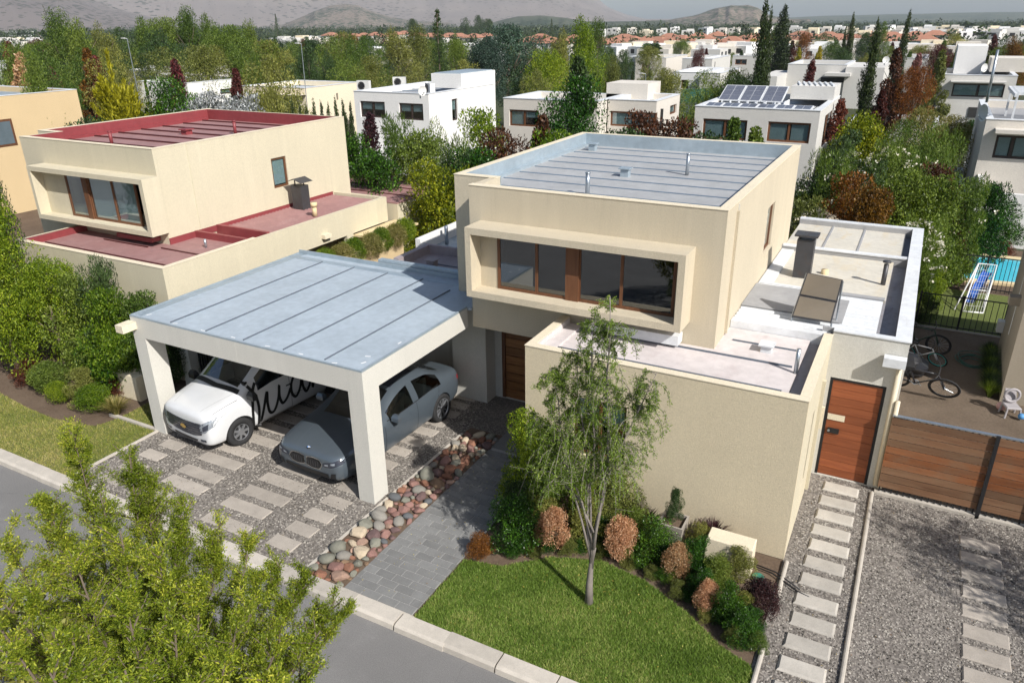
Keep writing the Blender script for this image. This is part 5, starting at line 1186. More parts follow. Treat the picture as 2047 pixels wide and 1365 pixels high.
def hill(name, prof_px, dist, depth, mat, seed, rough=0.05, steps=160, label=None):
    """a ridge whose skyline passes through the given pixels at that distance; it has a front slope, a crest and a back slope"""
    xs = [p[0] for p in prof_px]; V = []; nr = 22; g = rng(seed)
    ph = g.uniform(0, 6.28, (6, 3)); 
    for i in range(steps + 1):
        px = xs[0] + (xs[-1] - xs[0]) * i / steps; py = np.interp(px, xs, [p[1] for p in prof_px]); c = far(px, py, dist); hz = max(1.0, c[2] + 2)
        dirv = np.array([c[0], c[1]]) / dist
        for j in range(nr + 1):
            t = j / nr; dd = dist - depth * (1 - t) if t < .6 else dist - depth * .4 + depth * (t - .6) * 2
            dd = dist + depth * (t - 0.6) * 1.6; sh = math.sin(math.pi / 2 * min(1, t / .6)) ** 1.25 if t <= .6 else math.cos(math.pi / 2 * (t - .6) / .4)
            x, y = dirv * dd; rr = 0
            for k in range(6):
                f_ = (2 ** k) * 3.2 / depth; rr += math.sin(x * f_ + ph[k, 0]) * math.sin(y * f_ + ph[k, 1]) / (1.6 ** k)
            gully = abs(math.sin(i * 0.11 + noise1(i * .02, seed) * 2.5)) * 0.16 * math.sin(math.pi * min(1, t / .6)) if t < .6 else 0
            V.append((x, y, (hz + 24) * (sh * (1 - gully) + rough * rr * sh * (1 - abs(2 * t - 1) * .3) * (0.15 if abs(t - .6) < .03 else 1)) - 26))
    Q = np.array([(i * (nr + 1) + j, (i + 1) * (nr + 1) + j, (i + 1) * (nr + 1) + j + 1, i * (nr + 1) + j + 1) for i in range(steps) for j in range(nr)])
    o = bpy.data.objects.new(name, np_mesh(name, np.array(V), Q, mat, True)); COL.objects.link(o); o['kind'] = 'structure'
    if label: o['label'] = label
    return o
m_brown = hillmat('dry_scrub_hill', (0.125, 0.105, 0.10), (0.19, 0.16, 0.145), (0.055, 0.055, 0.042), 1.0, 1.0)
m_brown2 = hillmat('pale_scrub_hill', (0.15, 0.13, 0.125), (0.23, 0.195, 0.175), (0.07, 0.068, 0.055), 0.8, .8)
m_dark = hillmat('wooded_hill', (0.06, 0.075, 0.045), (0.10, 0.10, 0.065), (0.03, 0.045, 0.025), 1.6, 1.6)
m_mid = hillmat('half_wooded_hill', (0.15, 0.125, 0.10), (0.22, 0.175, 0.14), (0.04, 0.055, 0.03), 1.6, 1.5)
hill('mountain', [(100, -190), (330, -160), (600, -90), (760, -75), (900, -60), (1010, -70), (1110, -45), (1195, -3), (1215, 14), (1228, 20), (1255, 30), (1290, 38), (1340, 46)], 5600, 2600, m_brown2, 3, 0.075, 260)
hill('left_hill', [(-500, -160), (-200, -90), (60, -45), (150, -14), (186, 0), (250, 22), (310, 36), (345, 43), (420, 52), (480, 60)], 3300, 1300, m_brown, 8, 0.075, 200)
hill('middle_hill', [(540, 60), (590, 40), (630, 22), (660, 11), (690, 8), (715, 10), (735, 20), (780, 34), (830, 42), (900, 46)], 3000, 900, m_mid, 5, 0.06)
hill('wooded_hill', [(960, 52), (1000, 41), (1035, 33), (1080, 31), (1130, 36), (1165, 42), (1200, 45), (1260, 46), (1330, 52)], 2300, 700, m_dark, 9, 0.03)
hill('town_hill', [(1290, 60), (1330, 43), (1350, 38), (1385, 32), (1400, 28), (1430, 18), (1460, 13), (1495, 12), (1515, 18), (1535, 30), (1570, 38), (1620, 46)], 2500, 700, m_mid, 12, 0.06)
hill('distant_ridge', [(1500, 48), (1570, 36), (1650, 32), (1720, 31), (1780, 29), (1850, 28), (1930, 26), (1990, 25), (2100, 24), (2400, 22)], 5200, 1500, m_dark, 15, 0.02)
# ------------------------------------------------------------------ the far woodland: far off and read as one mass
def far_wood():
    g = rng(321); Vs = []; Qs = []; off = 0
    bands = []
    for n, d0, d1, h0, h1, pr in ((2000, 260, 720, 5, 9.5, None), (3400, 720, 1500, 6, 12, None), (4600, 1500, 3000, 7, 15, None)):
        for i in range(n):
            px = g.uniform(-120, 2170); d = g.uniform(d0, d1); p = far(px, 60, d); bands.append((p[0], p[1], g.uniform(h0, h1) * (1.3 if g.uniform() < .06 else 1), d))
    for x, y, h, d in bands:
        k = int(np.clip(42000 / d, 14, 90)); w = h * g.uniform(0.45, 0.8); tall = g.uniform() < .2
        if tall: w *= .45
        th = g.uniform(0, 6.28, k); u = g.uniform(0, 1, k) ** .8; r = w / 2 * np.sqrt(np.clip(1 - (u * 2 - .9) ** 2 * .8, .05, 1)) * g.uniform(.5, 1.0, k)
        P = np.stack([x + r * np.cos(th), y + r * np.sin(th), h * (0.1 + .88 * u) + land(y) - .2], 1); s = w * (0.17 if d < 720 else .24)
        V, Q = leaf_arrays(P - (0, 0, s * .3), s, s * .7, g, .3); Vs.append(V); Qs.append(Q + off); off += len(V)
    o = bpy.data.objects.new('far_woodland', np_mesh('far_woodland', np.concatenate(Vs), np.concatenate(Qs), LEAF['farwood'])); COL.objects.link(o)
    tag(o, 'dark green far-off woodland covering the plain below the hills', 'woodland', kind='stuff')
LEAF['farwood'] = foliage('leaf_far_wood', G3('1a2614', '2a3a1e', '3d4f2a', '5c6638'), 0.2, 0.03)
far_wood()

# ------------------------------------------------------------------ trees of the middle distance (px, top py, distance, width)
LEFT = 'tall green trees massed behind the left-hand houses'
T = [
 ('wispy', 'green', 110, 30, 62, 100, 'tall feathery dark green tree at the upper left below the brown hill', 'tree', None),
 ('wispy', 'green', 150, 46, 60, 100, 'feathery green tree just right of the tallest upper-left tree', 'tree', None),
 ('wispy', 'olive', 200, 52, 62, 90, 'olive green tree left of the leaning lamp post', 'tree', None),
 ('broad', 'dark', 240, 56, 66, 100, 'dark tree showing white house walls through its gaps by the left lamp post', 'tree', None),
 ('wispy', 'green', 285, 42, 64, 90, 'green tree right of the left lamp post', 'tree', None),
 ('broad', 'green', 330, 36, 66, 120, 'rounded green tree behind the golden conifer', 'tree', None),
 ('wispy', 'green', 372, 24, 64, 90, 'tallest green tree of the left mass beneath the pale hillside', 'tree', None),
 ('wispy', 'green', 415, 36, 62, 90, 'bright green tree right of the tallest in the left mass', 'tree', None),
 ('broad', 'green', 455, 52, 60, 120, 'dark-gapped round tree in the middle of the left mass', 'tree', None),
 ('wispy', 'green', 497, 50, 60, 60, 'light green pointed tree at the right end of the left mass', 'tree', None),
 ('broad', 'olive', 540, 82, 52, 110, 'brownish olive tree left of the middle lamp post', 'tree', None),
 ('broad', 'olive', 395, 92, 48, 120, 'low olive tree behind the white low house', 'tree', None),
 ('broad', 'olive', 320, 96, 50, 110, 'low olive tree right behind the pinkish rooftop house', 'tree', None),
 ('broad', 'green', 180, 96, 52, 100, 'low green tree behind the white stepped house', 'tree', None),
 ('broad', 'green', 30, 88, 52, 80, 'green tree at the left edge beside the orange tree', 'tree', None),
 ('broad', 'green', 70, 95, 50, 60, 'small green tree between the orange and the wine-red trees', 'tree', None),
 ('wispy', 'dark', 610, 84, 46, 70, 'dark green tree standing right behind the middle lamp post', 'tree', None),
 ('wispy', 'dark', 655, 104, 46, 60, 'dark green tree right of the middle lamp post tree', 'tree', None),
 ('broad', 'green', 690, 118, 44, 90, 'bushy green tree behind the clipped cypress hedge', 'tree', None),
 ('broad', 'olive', 735, 112, 46, 100, 'olive tree behind the triangular shade sail', 'tree', None),
 ('wispy', 'olive', 790, 58, 56, 110, 'feathery olive tree left of the dark conifer spire', 'tree', None),
 ('wispy', 'olive', 835, 58, 58, 90, 'second feathery olive tree close to the dark conifer spire', 'tree', None),
 ('conifer', 'dark', 873, 20, 50, 75, 'dark conifer with a tall bare-looking spire behind the white house', 'conifer', None),
 ('wispy', 'green', 912, 72, 50, 50, 'light green tree right of the dark conifer spire', 'tree', None),
 ('broad', 'olive', 930, 120, 44, 90, 'olive green tree above the raised block of the white house', 'tree', None),
 ('broad', 'bluegreen', 1010, 50, 50, 170, 'large blue-green rounded tree in the centre of the background', 'tree', None),
 ('broad', 'bluegreen', 975, 75, 49, 90, 'left shoulder of blue-green foliage, a second tree beside the large blue-green one', 'tree', None),
 ('broad', 'dark', 1050, 130, 45, 90, 'dark green tree at the foot of the large blue-green tree', 'tree', None),
 ('wispy', 'lime', 1165, 40, 48, 110, 'tall yellow-green tree at the centre right of the background', 'tree', None),
 ('wispy', 'olive', 1120, 62, 46, 80, 'olive tree between the blue-green and the tall yellow-green trees', 'tree', None),
 ('wispy', 'green', 1195, 44, 60, 70, 'green tree right behind the tall yellow-green tree', 'tree', None),
 ('wispy', 'olive', 1225, 118, 42, 80, 'olive tree right of the dark leafy tree', 'tree', None),
 ('broad', 'lime', 1090, 100, 44, 80, 'yellow-green tree behind the beige house roof', 'tree', None),
 ('broad', 'olive', 1070, 140, 40, 70, 'low olive tree behind the flat beige roof', 'tree', None),
 ('broad', 'dark', 1247, 100, 60, 35, 'dark round tree left of the tan house', 'tree', None),
 ('broad', 'olive', 1330, 138, 42, 60, 'round brown-green tree in front of the tan house', 'tree', None),
 ('broad', 'olive', 1285, 156, 41, 70, 'low olive tree behind the slatted white roof', 'tree', None),
 ('cypress', 'cyp', 1265, 138, 46, 18, 'small dark cypress against the tan house wall', 'cypress', None),
 ('cypress', 'cyp', 1299, 140, 46, 18, 'small dark cypress under the tan house window', 'cypress', None),
 ('broad', 'green', 1412, 142, 38, 50, 'small leafy green tree in front of the green screen', 'tree', None),
 ('broad', 'green', 1465, 140, 38, 60, 'leafy green tree beside the small street lamp', 'tree', None),
 ('broad', 'dark', 1490, 150, 37, 45, 'dark green tree at the foot of the tallest cypress', 'tree', None),
 ('cypress', 'cyp', 1533, 4, 37, 45, 'tallest dark cypress in front of the grey canopy house', 'cypress', None),
 ('cypress', 'cyp', 1543, 20, 37.5, 28, 'second stem of dark cypress pressed against the tallest one', 'cypress', None),
 ('cypress', 'cyp', 1570, 11, 62, 42, 'dark cypress with a bent tip right of the tallest one', 'cypress', None),
 ('wispy', 'green', 1552, 55, 64, 40, 'soft green tree between the two tallest cypresses', 'tree', None),
 ('liquid', 'wine', 1585, 82, 64, 24, 'slim wine-red tree right of the bent-tip cypress', 'tree', None),
 ('wispy', 'rust', 1610, 62, 68, 50, 'rusty green tree behind the yellow conifer', 'tree', None),
 ('liquid', 'gold', 1640, 92, 65, 28, 'yellow tree behind the wine-red tree', 'tree', None),
 ('liquid', 'gold', 1598, 96, 65, 26, 'small yellow-green tree beside the slim wine-red tree', 'tree', None),
 ('broad', 'green', 1665, 84, 66, 55, 'round green tree left of the thin cypress pair', 'tree', None),
 ('liquid', 'wine', 1625, 120, 46, 48, 'wine-red tree in front of the grey canopy house', 'tree', None),
 ('cypress', 'cyp', 1707, 28, 63, 20, 'thin dark cypress, taller of the leaning pair', 'cypress', None),
 ('cypress', 'cyp', 1691, 60, 63, 14, 'thin dark cypress, shorter of the leaning pair', 'cypress', None),
 ('broad', 'dark', 1648, 66, 80, 45, 'dark tree far behind the yellow tree', 'tree', None),
 ('wispy', 'green', 1765, 48, 66, 55, 'soft green tree behind the leaning cypress', 'tree', None),
 ('broad', 'dark', 1735, 66, 66, 50, 'dark spreading tree left behind the leaning cypress', 'tree', None),
 ('cypress', 'cyp', 1755, 42, 39, 36, 'leaning dark cypress right of the solar panel house', 'cypress', None),
 ('cypress', 'cyp', 1818, 24, 50, 26, 'tall dark cypress rising from the bronze tree', 'cypress', None),
 ('liquid', 'brown', 1795, 98, 44, 70, 'bronze-brown tree at the foot of the right cypress', 'tree', None),
 ('liquid', 'wine', 1785, 85, 68, 28, 'wine-red tree behind the round satellite dish', 'tree', None),
 ('liquid', 'pink', 1838, 108, 50, 40, 'dusty pink tree right of the bronze-brown tree', 'tree', None),
 ('broad', 'rust', 1840, 134, 44, 60, 'rusty green tree under the dusty pink tree', 'tree', None),
 ('liquid', 'olive', 1885, 100, 48, 26, 'slim light green tree against the yellowish wall', 'tree', None),
 ('broad', 'olive', 1910, 68, 74, 48, 'round brown-green tree behind the long-window house', 'tree', None),
 ('broad', 'green', 1918, 104, 60, 36, 'green round shrub tree left of the white roof block', 'tree', None),
 ('liquid', 'wine', 1990, 70, 66, 30, 'bright wine-red tree at the right above the lamp pole', 'tree', None),
 ('wispy', 'rust', 2030, 78, 58, 70, 'bronze olive tree at the right edge above the roofs', 'tree', None),
 ('broad', 'green', 2020, 90, 66, 80, 'green tree behind the bronze olive tree at the right edge', 'tree', None),
 ('broad', 'dark', 1960, 72, 90, 36, 'dark tree between the brown-green tree and the wine-red one', 'tree', None),
 ('palm', 'dark', 1303, 80, 66, 44, 'fan palm with a round head behind the tan house', 'palm', None),
 ('broad', 'dark', 823, 38, 150, 26, 'dark round tree far off beside a darker one on the skyline', 'tree', None),
 ('broad', 'dark', 930, 36, 180, 24, 'dark tall tree on the skyline, left of the pair above orange roofs', 'tree', None),
 ('broad', 'dark', 957, 31, 180, 22, 'dark tall tree on the skyline, right of the pair above orange roofs', 'tree', None),
 ('broad', 'dark', 975, 38, 180, 22, 'third dark tree on the skyline nearest the blue-green tree', 'tree', None),
 ('conifer', 'dark', 1103, 38, 160, 14, 'small dark conifer on the skyline left of the yellow-green tree', 'conifer', None),
 ('conifer', 'dark', 550, 28, 190, 14, 'small pointed conifer on the skyline left of centre', 'conifer', None),
 ('broad', 'rust', 700, 70, 90, 40, 'orange-brown tree in the band of orange roofs left of centre', 'tree', None),
 ('broad', 'dark', 728, 72, 84, 40, 'dark round tree beside the orange-brown one', 'tree', None),
 ('broad', 'gold', 1505, 78, 80, 20, 'small yellow tree left of the tallest cypress', 'tree', None),
 # left, nearer
 ('liquid', 'rust', 172, 98, 50, 60, 'tall rust and green tree left of the golden conifer', 'tree', None),
 ('liquid', 'red', 190, 112, 50, 44, 'red-brown topped tree touching the golden conifer', 'tree', None),
 ('liquid', 'wine', 80, 98, 60, 40, 'wine-red pointed tree rising above the white stepped house', 'tree', None),
 ('liquid', 'wine', 95, 134, 52, 90, 'dark red leafy tree behind the tan house roof', 'tree', None),
 ('liquid', 'red', 15, 84, 54, 60, 'orange-red tree at the left edge', 'tree', None),
 ('liquid', 'orange', 38, 108, 50, 36, 'small bright orange tree behind the white boxy house', 'tree', None),
 ('liquid', 'purple', 10, 140, 56, 50, 'purple-brown tree at the left edge behind the tan roof', 'tree', None),
 ('liquid', 'wine', 347, 118, 46, 20, 'small wine-red tree behind the pinkish house end', 'tree', None),
 ('liquid', 'wine', 470, 138, 44, 14, 'tiny dark red tree behind the white low house', 'tree', None),
 ('spray', 'gold', 213, 104, 35, 150, 'golden conifer with spiky upswept sprays behind the red-roofed house', 'conifer', None),
 ('spray', 'lime2', 290, 165, 35, 80, 'lower golden conifer plume right of the tall spiky one', 'conifer', None),
 ('broad', 'glossy', 335, 155, 34.5, 95, 'bright glossy green tree between the golden conifer and the red roof', 'tree', None),
 ('bush', 'dark', 182, 236, 34.5, 50, 'dark bush under the golden conifer', 'shrub', None),
 ('bush', 'greywhite', 410, 188, 34, 75, 'silvery white-leaved shrub, left of the two behind the red roof', 'shrub', None),
 ('bush', 'greywhite', 478, 192, 33, 90, 'silvery white-leaved shrub, right of the two behind the red roof', 'shrub', None),
 ('wispy', 'olive', 535, 160, 33, 30, 'sparse thin young tree in front of the cream veranda house', 'tree', None),
 ('broad', 'olive', 530, 112, 36, 45, 'light-crowned slender tree in front of the cream veranda house', 'tree', None),
]
for (kind, leaf, px, py, d, w_, lab, cat, grp) in T:
    nm = {'conifer': 'conifer', 'cypress': 'cypress_tree', 'palm': 'palm_tree', 'shrub': 'garden_shrub'}.get(cat, {'liquid': 'maple_tree'}.get(kind, 'leafy_tree'))
    far_plant(kind, leaf, px, py, d, w_, nm, lab, cat, grp)
# extra trees filling the middle distance band, individually placed
g = rng(44); MIDL = 'green garden tree half hidden among the roofs of the middle distance'
for i in range(290):
    px = g.uniform(-30, 2080); d = g.uniform(110, 520); p = far(px, 100, d); h = g.uniform(4.5, 8.5); zb = land(p[1])
    k_ = g.choice(['broad', 'wispy', 'broad', 'liquid', 'cypress'], p=[.45, .2, .15, .15, .05]); lf = str(g.choice(['green', 'olive', 'dark', 'bluegreen', 'lime', 'rust', 'wine'], p=[.3, .22, .24, .08, .05, .06, .05]))
    wd = {'broad': h * .8, 'wispy': h * .6, 'liquid': h * .5, 'cypress': h * .16}[str(k_)]
    plant(str(k_), lf, p[0], p[1], h, wd, 'garden_tree', 'small ' + ('wine-red' if lf == 'wine' else 'rust-coloured' if lf == 'rust' else 'dark green' if lf in ('dark', 'bluegreen') else 'yellow-green' if lf == 'lime' else 'green') + ' garden tree half hidden among the distant roofs', 'tree', 'garden trees among the distant roofs', z=zb)
for i in range(28):
    px = 60 + i * 25 + g.uniform(-8, 8); py = g.uniform(58, 118); d_ = g.uniform(42, 66) + (118 - py) * .2
    if 340 < px < 420 and py > 100: py -= 30
    far_plant(str(g.choice(['broad', 'wispy', 'broad'])), str(g.choice(['green', 'olive', 'green', 'dark'])), px, py, d_, g.uniform(60, 100), 'leafy_tree', 'one of the green trees massed together behind the left-hand houses', 'tree', 'green trees massed behind the left-hand houses')
# clipped cypress hedge, each plant its own
for i, px in enumerate(np.linspace(583, 700, 9)):
    near_plant('cypress', 'cyp', px, 206 + (i % 3) * 5 - i * 1.0, 30 + i * .1, 26, 'hedge_cypress', 'one of the upright cypresses of the hedge beside the cream veranda house', 'cypress', 'row of upright hedge cypresses')
# garden vegetation between our houses and the ones behind
GARD = [
 ('bush', 'glossy', 700, 270, 30, 90, 'dense dark green shrub right behind the red-roofed house'),
 ('bush', 'glossy', 745, 300, 27.5, 80, 'dense green shrub over the neighbour lawn'),
 ('liquid', 'purple', 738, 225, 31, 40, 'purple-leaved upright shrub in front of the left window of the white house'),
 ('oleander', 'green', 790, 235, 30, 50, 'pale green wispy shrub below the white house windows'),
 ('bush', 'green', 840, 262, 28, 90, 'broad green shrub in front of the white house'),
 ('oleander', 'green', 895, 240, 30, 70, 'tall grey-green shrub right of the white house'),
 ('bush', 'lime', 965, 218, 31, 45, 'bright yellow-green shrub between the white and beige houses'),
 ('oleander', 'dark', 905, 290, 26, 70, 'dark green shrub left of the grey roof'),
 ('bush', 'brown', 1000, 262, 26.5, 80, 'brown-leaved shrub behind the grey roof left corner'),
 ('liquid', 'brown', 1085, 232, 27, 45, 'bronze upright shrub left of the dark leafy tree'),
 ('bush', 'lime', 1110, 262, 26.5, 45, 'light green shrub at the foot of the dark leafy tree'),
 ('bush', 'brown', 1290, 226, 27.5, 75, 'large bronze shrub below the slatted-roof house window'),
 ('bush', 'brown', 1352, 236, 27.5, 45, 'smaller bronze shrub right of the large bronze one'),
 ('liquid', 'green', 1468, 238, 26.5, 26, 'small slim green tree in front of the left solar house window'),
 ('liquid', 'green', 1512, 254, 26.5, 20, 'smallest slim green tree between the solar house windows'),
 ('bush', 'dark', 1240, 258, 26, 70, 'dark green shrub just behind the grey roof'),
 ('bush', 'dark', 1420, 268, 26, 80, 'dark low shrub behind the grey roof under the solar house'),
 ('liquid', 'red', 1683, 198, 44, 36, 'brick-red tree right of the solar panel house'),
 ('liquid', 'wine', 1765, 182, 55, 28, 'slim wine-red tree left of the low grey wing'),
 ('ball', 'lime2', 1728, 236, 42, 60, 'flat-topped lime green clipped shrub beside the brick-red tree'),
 ('bush', 'dark', 1700, 262, 40, 60, 'dark shrub below the lime green clipped shrub'),
 ('broad', 'dry', 1850, 215, 42, 60, 'pale dry-leaved tree in front of the low grey wing'),
 ('broad', 'dry', 1905, 232, 44, 60, 'pale blossoming tree in front of the shaded lower window'),
 ('broad', 'green', 1815, 240, 38, 55, 'green tree beside the pale dry-leaved one'),
 ('ball', 'glossy', 1948, 244, 70, 40, 'round dark green bush in front of the long-window house'),
 ('oleander', 'green', 1875, 248, 36, 50, 'tall light green shrub around the garden lamp'),
]
for (kind, leaf, px, py, d, w_, lab) in GARD:
    near_plant(kind, leaf, px, py, d, w_, 'garden_tree' if kind in ('broad', 'liquid') else 'garden_shrub', lab, 'tree' if kind in ('broad', 'liquid') else 'shrub')
p = far(1157, 118, 30); plant('liquid', 'dark', p[0], p[1], p[2], 2.9, 'leafy_tree', 'large dark green leafy tree standing before the beige houses behind the grey roof', 'tree', variant=2)
p = far(1152, 150, 29.7); plant('broad', 'glossy', p[0], p[1], p[2], 2.4, 'leafy_tree', 'glossy green lower crown in front of the large dark leafy tree', 'tree')
# oleanders and shrubs at the right behind the wing
OL = [
 ('oleander', 'green', 1655, 298, 27, 70, 'oleander with scattered white flowers behind the grey roof corner', ('flower', 26)),
 ('oleander', 'dark', 1725, 290, 29, 65, 'white-flowering oleander below the low white annexe', ('flower', 34)),
 ('oleander', 'green', 1790, 282, 31, 60, 'oleander crowned with white flowers right of the low annexe', ('flower', 40)),
 ('oleander', 'green', 1850, 300, 31, 55, 'pale flowering oleander left of the brown shrub', ('flower', 30)),
 ('bush', 'brown', 1880, 330, 28, 70, 'dark brown leaved shrub among the oleanders', None),
 ('oleander', 'green', 1950, 352, 28, 45, 'green oleander below the outdoor air conditioner', ('flower', 12)),
 ('bush', 'green', 1830, 340, 26, 85, 'rounded mid green shrub behind the wing roof', None),
 ('bush', 'green', 1900, 352, 26.5, 70, 'second rounded green shrub right of the first behind the wing', None),
 ('bush', 'rust', 1700, 345, 26, 80, 'rust-tinted shrub behind the grey roof right end', None),
 ('bush', 'rust', 1750, 372, 24.5, 70, 'bronze-green shrub above the ochre roof', None),
 ('bush', 'dark', 1640, 345, 27, 60, 'dark green shrub at the corner of the main roof', None),
 ('bush', 'olive', 1612, 395, 23.5, 45, 'olive shrub above the shade sail behind the wing', None),
 ('bush', 'glossy', 1990, 365, 30, 90, 'glossy dark shrub below the beige house at the right edge', None),
 ('bush', 'glossy', 1925, 420, 32.5, 80, 'dark glossy shrub behind the pool', None),
 ('bush', 'glossy', 2010, 400, 33, 90, 'dark glossy shrub behind the pool at the right edge', None),
 ('bush', 'lime', 1960, 425, 34, 70, 'light green shrub behind the pool', None),
 ('oleander', 'green', 1845, 432, 23.7, 40, 'white-flowering oleander at the wing roof corner', ('flower', 60)),
 ('oleander', 'green', 1862, 470, 24.6, 34, 'white oleander leaning over the side yard', ('flower', 36)),
 ('bush', 'lime', 1875, 530, 24.6, 44, 'bright green rounded shrub left of the pool', None),
 ('bush', 'dark', 1858, 590, 23.4, 50, 'dark shrub in the shade beside the wing wall', None),
 ('bush', 'red', 2012, 482, 32.2, 35, 'red-leaved low shrub behind the pool', None),
 ('bush', 'gold', 1925, 500, 27.9, 22, 'yellow-green spiky shrub at the pool corner', None),
]
for (kind, leaf, px, py, d, w_, lab, fl) in OL:
    near_plant(kind, leaf, px, py, d, w_, 'oleander_bush' if kind == 'oleander' else 'garden_shrub', lab, 'shrub', flowers=fl)
# hedge behind the red-roofed house at the centre
p = at(850, 470, 0.0)
plant('bush', 'lime2', -14.0, 20.4, 4.0, 3.0, 'garden_shrub', 'large yellow-green leafy shrub between the two houses', 'shrub', variant=1)
plant('bush', 'lime2', -12.5, 20.9, 3.9, 2.8, 'garden_shrub', 'yellow-green leafy shrub touching the main house wall', 'shrub', variant=2)
plant('bush', 'glossy', -13.2, 22.2, 4.2, 3.4, 'garden_shrub', 'dark green shrub behind the yellow-green ones between the houses', 'shrub')
for i in range(7):
    y = 15.0 + i * .62; plant('ball', 'dry' if i % 2 else 'lime', -13.82 + .1 * (i % 2), y, .75, .75, 'wall_shrub', 'one of the small yellow-green shrubs along the tan garden wall', 'shrub', 'shrubs along the tan garden wall', z=1.75)
# haze
hz = MB(); hz.box(-8800, 8800, -400, 8900, -25, 620); ho = hz.build('haze', M['room']); ho['kind'] = 'stuff'; ho['label'] = 'pale haze lying over the plain and hills'
hm = bpy.data.materials.new('haze_air'); hm.use_nodes = True; nt = hm.node_tree
for n_ in list(nt.nodes):
    if n_.type == 'BSDF_PRINCIPLED': nt.nodes.remove(n_)
pvn = nt.nodes.new('ShaderNodeVolumePrincipled'); pvn.inputs['Density'].default_value = 0.000095; pvn.inputs['Color'].default_value = (0.80, 0.90, 1.0, 1); pvn.inputs['Anisotropy'].default_value = 0.0
nt.links.new(pvn.outputs[0], nt.nodes['Material Output'].inputs['Volume'])
ho.data.materials.clear(); ho.data.materials.append(hm)

# ------------------------------------------------------------------ cars
def paint(name, c, flake=0.0, rough=0.25, metal=0.0):
    s = N(name); s.pr(rough, metal, 0.5); s.b.inputs['Coat Weight'].default_value = 0.6; s.b.inputs['Coat Roughness'].default_value = 0.06
    s.color(s.ramp(s.noise(1.2, 4), [(0.3, dk(c, 0.94)), (0.7, dk(c, 1.05))])); return s.m
M['vanpaint'] = paint('van_white_paint', (0.60, 0.61, 0.62))
M['carpaint'] = paint('sedan_grey_paint', (0.105, 0.13, 0.155), 0, 0.28, 0.4)
M['tyre'] = plain('tyre_rubber', (0.022, 0.022, 0.023), 0.85, 0, 0.2, 9)
M['rim'] = plain('alloy_rim', (0.33, 0.34, 0.36), 0.3, 0.7)
M['chrome'] = plain('chrome_trim', (0.6, 0.62, 0.64), 0.15, 1.0)
M['gold'] = plain('gold_badge', (0.62, 0.42, 0.13), 0.3, 0.6)
M['lamp'] = plain('headlight_glass', (0.30, 0.33, 0.37), 0.08, 0.3, 0.3, 12)
M['lampdark'] = plain('headlight_dark', (0.04, 0.045, 0.06), 0.08)
M['tail'] = plain('tail_light_red', (0.45, 0.02, 0.02), 0.15)
M['carglass'] = glassy('car_window_glass', (0.26, 0.31, 0.30), 0.5)
M['vanglass'] = glassy('windscreen_glass', (0.55, 0.62, 0.61), 0.5)
def car_shell(cage, name, root, mats, arches, wr, floor_z, sub=2):
    """cage: stations [(y, [(w,z) x n], [face material per row])]; returns the finished body surface for fitting trim"""
    n = len(cage[0][1]); V = []; F = []; MI = []
    for y, sec, _ in cage:
        for w_, z in sec: V.append((w_, y, z))
        for w_, z in reversed(sec[:-1]): V.append((-w_, y, z))
    m = 2 * n - 1; S_n = len(cage)
    for i in range(S_n - 1):
        rows_ = cage[i][2]
        for j in range(m - 1):
            r = j if j < n - 1 else (m - 2 - j)
            F.append((i * m + j, i * m + j + 1, (i + 1) * m + j + 1, (i + 1) * m + j)); MI.append(rows_[r])
        F.append((i * m + m - 1, i * m, (i + 1) * m, (i + 1) * m + m - 1)); MI.append(0)
    F.append(tuple(range(m))[::-1]); MI.append(0); F.append(tuple((S_n - 1) * m + j for j in range(m))); MI.append(0)
    me = bpy.data.meshes.new(name); me.from_pydata(V, [], F); me.update()
    for mm in mats: me.materials.append(mm)
    me.polygons.foreach_set('material_index', MI)
    o = bpy.data.objects.new('shell_tmp', me); COL.objects.link(o)
    bm = bmesh.new(); bm.from_mesh(me); bmesh.ops.recalc_face_normals(bm, faces=bm.faces); bm.to_mesh(me); bm.free()
    sb = o.modifiers.new('s', 'SUBSURF'); sb.levels = sub; sb.render_levels = sub
    cut = []
    for y in arches:
        c = MB(); c.tube([(-1.4, y, wr[1]), (1.4, y, wr[1])], wr[0], 32); co = c.build('cutter', M['black']); cut.append(co)
        b_ = o.modifiers.new('b', 'BOOLEAN'); b_.object = co; b_.operation = 'DIFFERENCE'; b_.solver = 'EXACT'
    dg = bpy.context.evaluated_depsgraph_get(); ev = o.evaluated_get(dg); res = bpy.data.meshes.new_from_object(ev, depsgraph=dg)
    for co in cut: bpy.data.objects.remove(co)
    bpy.data.objects.remove(o)
    bm = bmesh.new(); bm.from_mesh(res); bvh = BVHTree.FromBMesh(bm); bm.free()
    return res, bvh
